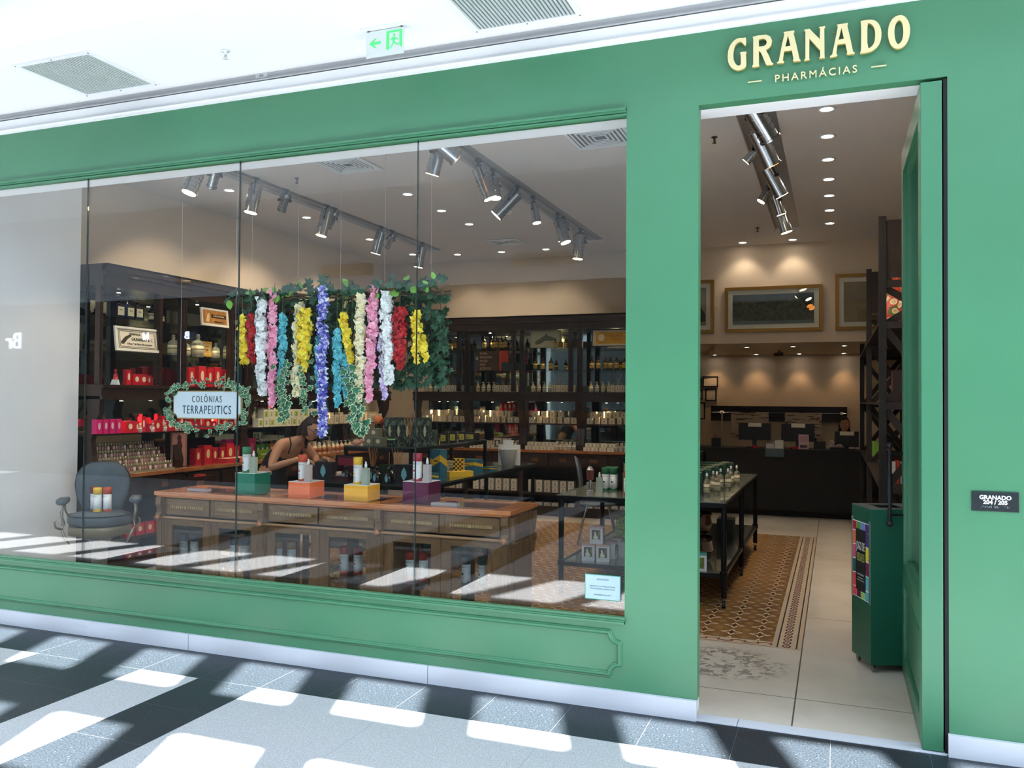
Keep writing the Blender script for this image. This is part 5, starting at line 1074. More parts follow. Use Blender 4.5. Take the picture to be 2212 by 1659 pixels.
# boxes seen through the doorway
def greenbook():
    mb = MB().box(-0.035, 0.035, -0.16, 0.16, 0, 0.185, 0); mb.box(-0.0355, 0.0355, -0.1602, 0.1602, 0.185, 0.187, 1)
    return mb.mesh('carton', [mat('deep_green_card', '1E4A40', 0.4), colmat('5A6450')])
for i in range(5): put('cologne_carton', 'gcb', greenbook, (-0.57+0.03*i, 2.98+i*0.33, 0.845), PI/2, 'deep green carton in the row on the wheeled table in the doorway', 'carton', 'deep green cartons in the doorway row')
for i in range(5): put('cologne_carton', 'gcb', None, (-0.50+0.03*i, 2.98+i*0.33, 0.845), 0, 'deep green carton on edge in the second doorway row', 'carton', 'deep green cartons, second doorway row')
ordn7 = ['first', 'second', 'third', 'fourth', 'fifth', 'sixth', 'seventh']
CLB = ('clb', kbottle(0.028, 0.19, 'DCD8C0', 'C8C0A0', 'ball', 'E0E0D8', tr=0.85))
for i, (x, y) in enumerate(((-0.36, 2.92), (-0.34, 3.18), (-0.30, 3.12), (-0.31, 3.45), (-0.25, 3.5), (-0.26, 3.82), (-0.22, 3.95))): put('cologne_bottle', 'clb', CLB[1], (x, y, 0.845), 0, 'clear glass stoppered cologne bottle beside the green cartons, %s from the front' % ordn7[i], 'bottle', 'clear stoppered bottles in the doorway')
t = thing('blotter_holder', 'small jar of white paper blotters at the doorway edge of the table', 'jar', (-0.47, 2.60, 0.845))
MB().lathe([(0.03, 0), (0.03, 0.03), (0.026, 0.03), (0.026, 0.005), (0.001, 0.005)], 14).build('jar', mat('glass_DCD8C0'), t)
mb = MB()
for i in range(8): a_ = rnd.uniform(-.3, .3); mb.box(-0.02+i*0.005, -0.0195+i*0.005+0.003, -0.006, 0.006, 0.006, 0.12+0.02*math.sin(i*2))
mb.build('paper_blotters', WLAB, t)
# lower shelf goods
def figtin():
    mb = MB().box(-0.055, 0.055, -0.04, 0.04, 0, 0.145, 0).box(-0.058, 0.058, -0.043, 0.043, 0.13, 0.147, 1).box(-0.036, 0.036, -0.0415, -0.04, 0.025, 0.118, 2)
    mb.prism([(-0.02, 0.04), (0.012, 0.04), (0.02, 0.055), (0.006, 0.07), (0.0, 0.085), (-0.004, 0.10), (-0.014, 0.104), (-0.018, 0.09), (-0.014, 0.08), (-0.024, 0.06)], -0.0428, -0.0415, 'y', 3).box(-0.034, 0.034, -0.0425, -0.0415, 0.026, 0.038, 0).prism([(0.018, 0.075), (0.030, 0.07), (0.032, 0.095), (0.024, 0.11)], -0.0425, -0.0415, 'y', 4)
    return mb.mesh('tin', [mat('white_tin', 'DCDCDC', 0.35), mat('pinkish_tin_lid', 'C8A8A0', 0.35), mat('dark_print', '4A4A38', 0.5, var=.3, vs=40), colmat('E6E2C4'), colmat('8A8A50')])
for x, y, z, l in ((-1.32, 2.62, 0.272, 'white tin with a seated figure print, lower left of the stack of three'), (-1.19, 2.62, 0.272, 'white tin with a seated figure print, lower right of the stack of three'), (-1.255, 2.64, 0.419, 'white tin with a seated figure print, topmost of the stack of three')):
    put('picture_tin', 'ftn', figtin, (x, y, z), 0.15, l, 'tin')
row('picture_tin', 'ftn', None, (-1.16, 2.80, 0.272), (-1.16, 3.0, 0.272), 2, PI/2, 'white picture tin turned sideways behind the stack of three', 'tin', 'sideways picture tins')
def limepat(nt, b, c):
    n = noise(nt, 55, objco(nt), 2, 0.5, 1.5); nt.links.new(mixc(nt, step(nt, n, 0.46, 0.54), lin('B4C83C'), lin('5A6A24')), b.inputs['Base Color'])
t = thing('round_tin', 'tall lime green patterned round tin behind the picture tins', 'tin', (-1.14, 3.20, 0.272))
MB().lathe([(0.085, 0), (0.085, 0.285)], 30).build('body', mat('lime_pattern', 'B4C83C', 0.4, fn=limepat), t); MB().lathe([(0.088, 0.285), (0.088, 0.33), (0.08, 0.336), (0.001, 0.337)], 30).build('lid', mat('lime_pattern'), t)
put('flat_box', 'fbx', kbox(0.22, 0.3, 0.12, 'B8B4AC', topc='D8CEC0'), (-1.0, 3.0, 0.272), 0, 'cream topped box between the picture tins and the pillar', 'box')
def gloss(c): return mat('glaze_'+c, c, 0.08, coat=0.8)
for z, s_, l in ((0.272, 1.0, 'lower glossy brown bowl of soaps on the low shelf in the doorway'), (0.50, 0.9, 'upper glossy brown bowl stacked on the lower one in the doorway')):
    t = thing('ceramic_bowl', l, 'bowl', (-0.45, 3.0, z)); t.scale = (s_, s_, s_)
    MB().lathe([(0.07, 0), (0.11, 0.02), (0.14, 0.10), (0.125, 0.17), (0.14, 0.20), (0.13, 0.205), (0.115, 0.17), (0.12, 0.10), (0.06, 0.03), (0.001, 0.03)], 30).build('bowl', gloss('3A1A12'), t)
    mb = MB()
    for i in range(22): a_ = rnd.uniform(0, 2*PI); r_ = rnd.uniform(0, 0.09); mb.sphere((r_*math.cos(a_), r_*math.sin(a_), 0.10+rnd.uniform(0, .07)), 0.02, 6, 5)
    mb.build('wrapped_soaps', mat('peach_wrappers', 'D8B09C', 0.5, var=.3), t)
put('picture_tin', 'gtn', lambda: MB().box(-0.05, 0.05, -0.03, 0.03, 0, 0.13, 0).box(-0.051, 0.051, -0.031, 0.031, 0.125, 0.147, 1).box(-0.03, 0.03, -0.0315, -0.03, 0.02, 0.11, 2).mesh('tin', [mat('white_tin'), colmat('4AA090'), mat('olive_figure_print', '6A7A30', 0.5, var=.6, vs=60)]), (-0.36, 2.55, 0.272), 0.2, 'white tin with turquoise lid on the low shelf at the doorway edge', 'tin')
put('dark_carton', 'dcn', kbox(0.16, 0.2, 0.2, '28302C', topc='6A7468'), (-0.36, 4.3, 0.272), 0, 'dark carton on the low shelf beyond the brown bowls', 'box')
# slim grey chair standing behind the wheeled table
t = thing('side_chair', 'slim grey chair with thin metal legs between the two black tables', 'chair', (-1.90, 5.07, 0), 1.80)
pb = [(-0.19, 0.60), (-0.21, 0.72), (-0.20, 0.86), (-0.13, 0.97), (0.0, 1.0), (0.13, 0.97), (0.20, 0.86), (0.21, 0.72), (0.19, 0.60), (0.12, 0.55), (-0.12, 0.55)]
mb = MB(); vs = [(x, 0.20+0.12*(z-.5)-x*x*0.9, z) for x, z in pb]; n = len(pb); vs += [(x, y+0.02, z) for x, y, z in vs]
mb.add(vs, [tuple(range(n))[::-1], tuple(range(n, 2*n))]+[(i, (i+1) % n, n+(i+1) % n, n+i) for i in range(n)], 0); mb.build('backrest', mat('chair_grey', '56646E', 0.4), t)
MB().lathe([(0.001, 0.44), (0.19, 0.44), (0.215, 0.455), (0.2, 0.47), (0.001, 0.475)], 24).build('seat', mat('chair_grey'), t)
for sx_, sy_ in ((-1, -1), (1, -1), (-1, 1), (1, 1)): MB().tube([(sx_*0.13, sy_*0.12, 0.44), (sx_*0.18, sy_*0.18, 0.22), (sx_*0.21, sy_*0.22, 0.003)], 0.010, 8).build('leg', CHROME, t)
MB().tube([(-0.1, 0.15, 0.45), (-0.11, 0.20, 0.56)], 0.01, 8).tube([(0.1, 0.15, 0.45), (0.11, 0.20, 0.56)], 0.01, 8).box(-0.11, 0.11, 0.145, 0.155, 0.435, 0.445).build('back_support', CHROME, t)
# ---------------------------------------------------------------- track lights
def track(x0, x1, y1, label):
    t = thing('light_track', label, 'light track', ((x0+x1)/2, 0, 3.84))
    w = (x1-x0)/2
    MB().box(-w, w, 0.3, y1, -0.004, 0.0).build('recess_tray', mat('track_grey', '8E8984', 0.4, 0.15), t); MB().box(-0.012, 0.012, 0.3, y1, -0.016, -0.004).build('rail', mat('track_rail', '6A6662', 0.4, 0.3), t)
track(-4.86, -4.6, 6.65, 'grey recessed light track on the left of the shop ceiling'); track(-2.48, -2.22, 6.65, 'grey recessed light track in the middle of the shop ceiling'); track(-0.03, 0.26, 6.65, 'grey recessed light track seen through the doorway')
def spotlight(x, y, d, label, big=1.0, amber=False, lum=1.0, zt=3.74):
    t = thing('track_spotlight', label, 'spotlight', (x, y, zt)); d = Vector(d).normalized(); L = 0.24*big; r = 0.052*big
    MB().cyl((0, 0, 0.07), (0, 0, 0.02), 0.016, n=10).box(-0.02, 0.02, -0.03, 0.03, 0.05, 0.075).build('mount', BLACKM, t)
    a = d.cross(Vector((0, 0, 1))).normalized() if abs(d.z) < .99 else Vector((1, 0, 0))
    MB().tube([Vector((0, 0, 0.03))+a*0.0, Vector((0, 0, 0.0))+a*(r+.012), d*L*0.35+a*(r+.012)], 0.006, 6).tube([Vector((0, 0, 0.03)), Vector((0, 0, 0))-a*(r+.012), d*L*0.35-a*(r+.012)], 0.006, 6).cyl(d*L*0.35-a*(r+.03), d*L*0.35-a*r, 0.014, n=8).cyl(d*L*0.35+a*r, d*L*0.35+a*(r+.03), 0.014, n=8).build('yoke', BLACKM, t)
    b = MB().cyl(d*-0.02, d*0.01, r*0.5, r*0.95, n=20).cyl(d*0.01, d*L, r, n=20)
    for k in range(6): b.cyl(d*(0.03+k*L*0.14), d*(0.036+k*L*0.14), r*1.07, n=20)
    b.cyl(d*(L-0.012), d*L, r*1.14, n=20); b.build('housing', mat('brushed_chrome', 'A8ACB0', 0.22, 1.0), t)
    MB().cyl(d*(L+0.001), d*(L+0.003), r*0.92, n=18).build('lens', BULBO if amber else BULB, t)
    spot(t, tuple(d*(L+0.03)), 34*lum, aim=d, size=1.35, blend=0.5, rad=0.03)
ordn = ['first', 'second', 'third', 'fourth', 'fifth', 'sixth', 'seventh', 'eighth', 'ninth']
for i, (y, d, b) in enumerate(((1.55, (-.2, -.3, -1), 1.25), (1.75, (-.8, .5, -1), .8), (2.32, (-.15, -.1, -1), 1.2), (2.8, (-.7, .5, -.8), .8), (3.55, (-.2, -.1, -1), 1.2), (3.7, (-.7, .3, -.8), .8), (4.76, (-.3, 0, -1), 1.2), (5.04, (-.7, .3, -.8), .8), (5.87, (-.2, 0, -1), 1.2))):
    spotlight(-4.73+0.12, y, d, '%s chrome spotlight from the window on the left ceiling track' % ordn[i], b, False)
for i, (y, d, b, am) in enumerate(((1.5, (.5, .55, -.5), 1.2, True), (1.72, (-.35, .1, -1), 1.1, False), (2.5, (.35, .2, -1), 1.25, False), (2.85, (.2, -.1, -1), .9, False), (3.5, (-.75, -.2, -.8), 1.3, False), (3.98, (.2, 0, -1), .9, False), (4.84, (.35, 0, -1), 1.2, False), (5.05, (-.1, .1, -1), .9, False), (5.75, (-.1, 0, -1), 1.3, False))):
    spotlight(-2.33, y, d, '%s chrome spotlight from the window on the middle ceiling track' % ordn[i], b, am)
for i, (y, d, b, am) in enumerate(((1.6, (.45, .5, -.75), 1.3, True), (2.25, (.4, .4, -.9), 1.25, True), (2.67, (-.6, .1, -.6), .7, False), (3.35, (.45, .3, -.9), 1.2, False), (4.0, (-.5, -.1, -.8), .8, False), (4.4, (.3, .2, -1), .9, False), (5.0, (.3, .1, -1), 1.2, False))):
    spotlight(0.10, y, d, '%s chrome spotlight from the doorway on the right ceiling track' % ordn[i], b, am)
def downlight(x, y, z, label, power=14, warm=(1, .84, .66), group=None, r=0.045, aim=(0, 0, -1), size=1.7):
    t = thing('ceiling_downlight', label, 'downlight', (x, y, z), group=group)
    MB().lathe([(r*1.45, -0.0), (r*1.4, -0.006), (r*1.05, -0.006), (r, -0.001)], 20).build('trim_ring', mat('white_enamel'), t)
    MB().cyl((0, 0, -0.003), (0, 0, -0.004), r*0.98, n=18).build('lens', BULBW, t)
    spot(t, (0, 0, -0.03), power, warm, size=size, blend=0.7, rad=0.04, aim=aim)
for i, y in enumerate((2.12, 2.80, 3.50, 4.21, 4.90, 5.62, 6.36)): downlight(0.61, y, 3.8, '%s round downlight from the door in the straight row of seven' % ordn[i], 8)
for i, y in enumerate((2.63, 4.0, 5.45, 6.7)): downlight(-5.19, y, 3.8, '%s small downlight from the window beside the left wall' % ordn[i], 20, aim=(-.35, 0, -1))
for i, y in enumerate((3.39, 4.21, 4.99)): downlight(-3.52, y, 3.8, 'ceiling downlight between the two window tracks, %s from the front' % ordn[i], 12)
for i, x in enumerate((-4.56, -3.86, -3.18, -0.50, 0.14)): downlight(x, 6.92 if i < 3 else 7.3, 3.8, 'downlight close to the back wall, %s from the left' % ordn[i], 22 if i < 3 else 9, aim=(0, .25, -1))
for i, x in enumerate((-1.27, -0.58, 0.11, 0.80)): downlight(x, 10.38, 2.45, 'downlight washing the rear wall above the cash desk, %s from the left' % ordn[i], 9, (1, .62, .32), r=0.032, aim=(0, 0.10, -1), size=1.35)
for i, x in enumerate((-0.55, 0.10, 0.79)): downlight(x, 8.4, 2.45, 'downlight over the front of the cash desk, %s from the left' % ordn[i], 2.5, (1, .8, .6), r=0.03)
def diffuser(x, y, s_, label):
    t = thing('ceiling_diffuser', label, 'air diffuser', (x, y, 3.8)); e = MB(); d = MB()
    for k in range(6):
        a = s_/2*(1-k*0.15); b_ = a-s_*(0.03 if k else 0.05); z0, z1 = -0.004-0.002*k, -0.012
        for q in ((-a, a, -a, -b_), (-a, a, b_, a), (-a, -b_, -b_, b_), (b_, a, -b_, b_)): e.box(q[0], q[1], q[2], q[3], -0.016+0.001*k, -0.008)
    e.build('louvre_rings', mat('white_enamel'), t); MB().box(-s_/2+.02, s_/2-.02, -s_/2+.02, s_/2-.02, -0.006, -0.0005).build('throat', mat('dark_throat', '2A3238', 0.7), t)
diffuser(-3.5, 2.2, 0.46, 'square louvred air diffuser in the ceiling above the flower garland'); diffuser(-1.12, 2.2, 0.5, 'square louvred air diffuser at the top right corner of the window'); diffuser(-3.5, 6.2, 0.42, 'far square air diffuser near the back wall')
sprinkler(-0.25, 2.52, 3.8, 'dark sprinkler head left of the doorway light track'); sprinkler(-0.23, 6.36, 3.8, 'small far sprinkler head near the end of the doorway track'); sprinkler(-4.24, 2.46, 3.8, 'dark sprinkler head between the two window light tracks')
put('smoke_detector', 'smk', lambda: MB().lathe([(0.06, 0), (0.058, -0.02), (0.045, -0.035), (0.001, -0.038)], 20).mesh('smoke_detector', [mat('white_enamel')]), (-2.82, 4.46, 3.8), 0, 'round white smoke detector left of the middle light track', 'smoke detector')
# ---------------------------------------------------------------- cash desk and rear wall
MB().box(-1.9, 1.3, 8.25, 8.95, 0.09, 0.96).box(-1.9, 1.3, 8.22, 8.28, 0.93, 0.97).box(-1.9, 1.3, 8.35, 8.9, 0.0, 0.09).build('cash_desk', mat('black_desk', '08090B', 0.55), label='long black cash desk at the back of the shop', cat='desk')
def monitor(x, w, h, zb, label, rz=0):
    t = thing('monitor', label, 'monitor', (x, 8.55, 0.97), rz)
    MB().box(-w/2, w/2, -0.02, 0.02, zb, zb+h).build('screen_back', mat('black_plastic', '101418', 0.4), t, bevel=0.006)
    MB().box(-0.03, 0.03, 0.0, 0.03, 0.0, zb+0.05).box(-0.11, 0.11, -0.06, 0.08, 0, 0.012).build('stand', mat('black_plastic'), t)
    MB().box(-0.09, 0.10, -0.026, -0.02, zb+h-0.055, zb+h).build('paper_tag', CREAM, t)
    MB().tube([(0.022*math.cos(2*PI*k/16), -0.022, zb+h*.52+0.022*math.sin(2*PI*k/16)) for k in range(17)], 0.0012, 4).build('ring_logo', mat('dim_silver', '5A6068', 0.3, .8), t)
monitor(-0.45, 0.46, 0.25, 0.11, 'back of the left black monitor on the cash desk'); monitor(0.16, 0.46, 0.26, 0.10, 'back of the middle black monitor behind the pink price card'); monitor(0.82, 0.32, 0.22, 0.04, 'back of the right black monitor in front of the seated cashier')
def card_lines(c): 
    return lambda: MB().box(-0.07, 0.07, -0.004, 0.004, 0, 0.21, 0).box(-0.055, 0.055, -0.006, -0.004, 0.11, 0.19, 1).box(-0.05, 0.05, -0.006, -0.004, 0.02, 0.06, 2).mesh('card', [colmat(c), colmat('C89CA0'), inkmat('5A4A50')])
put('desk_card', 'dc1', card_lines('D8B8BC'), (0.245, 8.38, 0.97), 0, 'pink printed card standing on the cash desk before the middle monitor', 'card')
put('leaflet_rack', 'lfr', lambda: MB().box(-0.13, 0.13, -0.02, 0.02, 0, 0.12, 0).box(-0.13, 0.13, 0.02, 0.03, 0, 0.2, 0).box(-0.12, -0.01, -0.01, 0.0, 0.05, 0.19, 1).box(0.0, 0.12, -0.005, 0.005, 0.06, 0.24, 1).mesh('leaflet_rack', [mat('grey_blue_acrylic', '50606A', 0.2), colmat('D0CCC4')]), (-0.14, 8.19, 0.86), 0, 'clear leaflet rack with white leaflets clipped to the cash desk front', 'leaflet rack')
for x, l in ((-0.42, 'small red object left on the cash desk below the left monitor'), (0.13, 'small red object on the cash desk left of the pink card')): put('stapler', 'stp', lambda: MB().box(-0.04, 0.04, -0.02, 0.02, 0, 0.02, 0).box(-0.04, 0.03, -0.015, 0.015, 0.02, 0.035, 0).mesh('stapler', [colmat('B82020')]), (x, 8.42, 0.97), 0.2, l, 'stapler')
put('card_reader', 'crd', kbox(0.16, 0.1, 0.11, '14181C'), (0.46, 8.5, 0.97), 0, 'black box shaped card reader right of the middle monitor', 'card reader')
put('cosmetic_tray', 'ctr', lambda: [MB().box(-0.1, 0.1, -0.06, 0.06, 0, 0.04, 0).sphere((-0.05, 0, 0.05), .025, 8, 6, 1).sphere((0.0, 0.01, 0.055), .028, 8, 6, 1).sphere((0.05, -.01, 0.05), .024, 8, 6, 1).sphere((0.03, .03, 0.065), .022, 8, 6, 1).mesh('tray', [mat('black_plastic'), colmat('A88C84')])][0], (0.70, 8.38, 0.97), 0, 'small basket of pinkish sachets on the cash desk by the cashier', 'basket')
put('shopping_bag', 'sbg', lambda: MB().box(-0.065, 0.065, -0.04, 0.04, 0, 0.13, 0).tube([(-0.03, -0.02, 0.13), (-0.025, -0.02, 0.18), (-0.01, -0.02, 0.18), (-0.005, -0.02, 0.13)], 0.003, 5, 0).tube([(0.005, -0.02, 0.13), (0.01, -0.02, 0.18), (0.03, -0.02, 0.18), (0.035, -0.02, 0.13)], 0.003, 5, 0).mesh('shopping_bag', [mat('black_green_bag', '101A18', 0.5)]), (-1.0, 8.5, 0.97), 0, 'small black shopping bag with cord handles at the left of the cash desk', 'bag')
t = thing('wall_rail', 'long dark wooden board with metal rail on the rear wall', 'rail', (-0.2, 10.52, 1.5))
MB().box(-1.15, 1.05, 0, 0.08, -0.19, 0.07).box(-1.15, 1.05, -0.02, 0, 0.05, 0.07).build('board', mat('very_dark_wood', '1C1412', 0.4), t); MB().cyl((-1.13, -0.06, -0.04), (1.04, -0.06, -0.04), 0.006, n=8).build('rail_rod', CHROME, t)
MB().cyl((-0.98, -0.06, -0.04), (-0.93, -0.06, -0.04), 0.03, n=12).cyl((0.95, -0.06, -0.04), (0.99, -0.06, -0.04), 0.022, n=12).box(-0.965, -0.945, -0.07, -0.06, -0.35, -0.04).build('ribbon_roll', CREAM, t)
MB().box(-0.72, -0.69, -0.07, -0.06, -0.25, -0.04).box(0.55, 0.58, -0.07, -0.06, -0.55, -0.02).build('black_strap', BLACKM, t)
def kraft(nt, b, c):
    n = noise(nt, 6, vscale(nt, objco(nt), (1, 1, 9)), 3); nt.links.new(mixc(nt, step(nt, n, 0.56, 0.6), lin('C4B8A4'), lin('5A5248')), b.inputs['Base Color'])
for x0, x1, l in ((-1.0, -0.38, 'printed paper sheet hanging on the rear rail, left one'), (-0.12, 0.46, 'printed paper sheet hanging on the rear rail, right one')):
    MB().box(x0, x1, 10.42, 10.425, 1.05, 1.47).build('hanging_paper', mat('printed_paper', 'C4B8A4', 0.6, fn=kraft), label=l, cat='paper')
for x, z, w, h, l in ((-1.37, 1.99, 0.26, 0.19, 'small black framed certificate high on the rear wall'), (-1.36, 1.76, 0.19, 0.22, 'small upright black framed certificate below the first'), (-1.58, 1.96, 0.12, 0.16, 'black framed certificate cut by the door edge, upper'), (-1.56, 1.76, 0.12, 0.16, 'black framed certificate cut by the door edge, lower'), (-1.56, 1.48, 0.2, 0.3, 'tall black framed certificate low by the door edge')):
    framed('framed_certificate', (x, 10.57, z), 0, w, h, 0, BF, l, fw_=0.02, mount='C8C0B0')
# big gilt pictures on the upper wall
def crowd(nt, b, c):
    p = sep(nt, objco(nt)); n = noise(nt, 22, objco(nt), 5, 0.7); n2 = noise(nt, 7, vscale(nt, objco(nt), (2, 1, .4)), 3)
    a = mixc(nt, step(nt, n, 0.42, 0.62), lin('141C1C'), lin('4A4C38')); sky = mixc(nt, n2, lin('2A3A46'), lin('4A5A66'))
    o = mixc(nt, step(nt, p[2], 0.10, 0.13), a, sky); o = mixc(nt, mth(nt, 'LESS_THAN', p[2], -0.16), o, lin('5A646A')); nt.links.new(o, b.inputs['Base Color'])
def bigpic(x0, x1, z0, z1, label, fn, y=7.5):
    w, h = x1-x0, z1-z0; t = framed('framed_picture', ((x0+x1)/2, y, (z0+z1)/2), 0, w, h, 0, GF, label, fw_=0.045, depth=0.045, mount='DCD4C4')
    m = 0.105; fn(t, w/2-m, h/2-m); MB().box(-w/2+0.045, w/2-0.045, 0.008, 0.011, -h/2+0.045, h/2-0.045).build('picture_glass', SGL, t)
bigpic(-0.76, 0.51, 2.60, 3.22, 'wide gilt framed dark picture of a crowd on the upper back wall', lambda t, a, b_: MB().box(-a, a, 0.013, 0.016, -b_, b_).build('print', mat('crowd_print', '2A3030', 0.6, fn=crowd), t))
def portrait(t, a, b_):
    MB().box(-a, a, 0.013, 0.016, -b_, b_).build('print', mat('tan_print', '8A7458', 0.6, var=.15), t)
    MB().prism([(a*.9, -b_*.6), (a*.2, -b_*.6), (a*.35, -b_*.2), (a*.3, b_*.4), (a*.5, b_*.62), (a*.9, b_*.7)], 0.011, 0.013).build('figure', inkmat('1C2624'), t)
bigpic(0.67, 1.35, 2.60, 3.34, 'gilt framed picture partly hidden by the dark rack at right', portrait)
bigpic(-1.60, -0.91, 2.60, 3.34, 'gilt framed picture cut by the left edge of the doorway', lambda t, a, b_: (MB().box(-a, a, 0.013, 0.016, -b_, b_).build('print', mat('tan_print'), t), MB().prism([(a*.1, -b_*.8), (a*.95, -b_*.8), (a*.95, -b_*.4), (a*.6, b_*.1), (a*.1, b_*.2)], 0.011, 0.013).build('figure', inkmat('1C2624'), t)))
put('security_camera', 'sec', lambda: MB().cyl((0, 0, 0), (0, 0, -0.06), 0.012, n=8).cyl((-0.06, -0.05, -0.07), (0.05, 0.03, -0.06), 0.028, n=12).mesh('security_camera', [mat('camera_grey', '4A4644', 0.4)]), (-0.15, 9.3, 2.45), 0, 'small grey security camera under the low ceiling before the rear wall', 'camera')
# ---------------------------------------------------------------- dark rack on the right
RK = wood('charred_wood', '0C0B0A', '1A1614', 0.5, (3, 3, 12)); RK2 = wood('reddish_dark_wood', '1A110E', '2A1E1A', 0.5, (10, 10, 3))
t = thing('storage_rack', 'tall dark braced wooden rack along the right wall', 'rack', (0.985, 2.7, 0))
for y in (0, 2.8, 5.35):
    for x in (0.0, 0.50): MB().box(x, x+0.055, y, y+0.05, 0, 3.1).build('post', RK, t)
    mb = MB()
    for z in (0.35, 1.0, 1.65, 2.28, 2.6): mb.box(0.055, 0.50, y+0.005, y+0.03, z-0.055, z)
    mb.build_each('cross_rail', RK2, t)
    mb = MB(); zs = (0.35, 1.0, 1.65, 2.28)
    for k in range(4):
        za, zb = zs[k]-0.02, (zs+(2.6,))[k+1]-0.06
        for a_, b_ in (((0.05, za), (0.50, zb)), ((0.50, za), (0.05, zb))):
            v = Vector((b_[0]-a_[0], b_[1]-a_[1])).normalized(); n_ = Vector((-v.y, v.x))*0.028
            mb.prism([(a_[0]+n_.x, a_[1]+n_.y), (b_[0]+n_.x, b_[1]+n_.y), (b_[0]-n_.x, b_[1]-n_.y), (a_[0]-n_.x, a_[1]-n_.y)], y+0.034+(0.008 if a_[0] < .1 else 0), y+0.042+(0.008 if a_[0] < .1 else 0))
    mb.build_each('brace', RK2, t)
    MB().box(0.055, 0.50, y+0.01, y+0.03, 2.62, 3.07).build('top_board', RK2, t)
    mb = MB()
    for z in (0.33, 0.98, 1.63, 2.25, 2.75, 2.95): mb.cyl((0.22, y-0.004, z), (0.22, y+0.006, z), 0.007, n=8)
    mb.build_each('bolt', CHROME, t, 10)
for z in (0.35, 1.0, 1.65, 2.28): MB().box(0.0, 0.55, 0.05, 5.35, z-0.02, z).build('shelf', RK2, t)
def pouchp(nt, b, c):
    vo = nt.nodes.new('ShaderNodeTexVoronoi'); vo.inputs['Scale'].default_value = 15; nt.links.new(objco(nt), vo.inputs['Vector'])
    d = vo.outputs['Distance']; rd = sep(nt, vo.outputs['Color'])[0]; bc = mixc(nt, mth(nt, 'GREATER_THAN', rd, 0.5), lin('B8402C'), lin('5A6A34'))
    o = mixc(nt, mth(nt, 'LESS_THAN', d, 0.42), bc, lin('E0CC9C')); o = mixc(nt, mth(nt, 'LESS_THAN', d, 0.3), o, lin('C8A87C')); nt.links.new(o, b.inputs['Base Color'])
PCH = mat('printed_pouch', 'B8402C', 0.35, fn=pouchp)
def pouch():
    mb = MB(); mb.lathe([(0.10, 0), (0.13, 0.03), (0.12, 0.12), (0.09, 0.18), (0.05, 0.21), (0.11, 0.26)], 12, 0, sy=0.45); return mb.mesh('pouch', [PCH])
for i, (x, y, z, s_) in enumerate(((1.14, 3.0, 2.28, 1.0), (1.26, 3.02, 2.28, 1.25), (1.20, 3.22, 2.28, 1.7))):
    put('printed_pouch', 'pch', pouch, (x, y, z), 0.4*i, 'patterned red and green pouch on the upper rack shelf, %s' % ['leftmost', 'middle', 'rear and tallest'][i], 'pouch', None, (s_, s_, s_))
t = thing('storage_crate', 'dark red box with a white label on the rack', 'box', (1.22, 3.1, 1.65))
MB().box(-0.12, 0.14, -0.12, 0.12, 0, 0.26).build('box', mat('dark_red_box', '38201E', 0.5), t); MB().box(-0.02, 0.06, -0.124, -0.12, 0.06, 0.16).build('label', WLAB, t)
row('book', ['bo1', 'bo2', 'bo3', 'bo4'], [kbox(0.02, 0.14, 0.17, 'C8C4BC'), kbox(0.022, 0.14, 0.18, 'B83A2C'), kbox(0.018, 0.14, 0.17, 'A8B4BC'), kbox(0.025, 0.14, 0.16, 'D8D8D4')], (1.11, 3.05, 1.0), (1.32, 3.05, 1.0), 9, 0, 'thin booklet standing among others on the rack above the bin', 'book', 'booklets on the rack')
row('glass_bottle', 'gl5', kbottle(0.03, 0.2, '8A7A50', 'C8C0A0', 'ball', tr=.4), (1.10, 3.0, 0.35), (1.30, 3.0, 0.35), 4, 0, 'yellowish glass bottle on the lower rack shelf behind the bin', 'bottle', 'bottles low on the rack')
row('green_carton', 'gcr', kbox(0.08, 0.08, 0.16, '8CC850'), (1.12, 5.8, 1.0), (1.12, 7.2, 1.0), 4, 0, 'lime carton glimpsed between the far rack posts', 'box', 'lime cartons on the far rack')
# ---------------------------------------------------------------- open door leaf
dr = thing('door_1', None, None, (1.05, 0.0, 0)); tag(dr, kind='structure')
DW, DH, DT = 1.25, 3.185, 0.092
d = MB().box(0, DT, 0, 0.14, 0.012, DH).box(0, DT, DW-0.12, DW, 0.012, DH).box(0, DT, 0.14, DW-0.12, DH-0.14, DH).box(0, DT, 0.14, DW-0.12, 0.012, 0.13).box(0, DT, 0.14, DW-0.12, 0.55, 0.68)
d.build('door_frame', GREEN_IN, dr, bevel=0.003, kind='structure')
MB().box(0.03, DT-0.03, 0.14, DW-0.12, 0.13, 0.55).box(0.012, 0.03, 0.19, DW-0.17, 0.18, 0.50).box(0.018, 0.035, 0.15, DW-0.13, 0.14, 0.54).build('door_panel', GREEN_IN, dr, bevel=0.006, kind='structure')
d = MB()
for q in ((0.14, 0.165, 0.68, DH-.14), (DW-.145, DW-.12, 0.68, DH-.14), (0.165, DW-.145, 0.68, 0.705), (0.165, DW-.145, DH-.165, DH-.14)): d.box(0.02, DT-0.02, q[0], q[1], q[2], q[3])
d.build('glazing_bead', GREEN_IN, dr, kind='structure')
MB().box(0.042, 0.05, 0.165, DW-.145, 0.705, DH-.165).build('door_glass', SGL, dr, kind='structure')
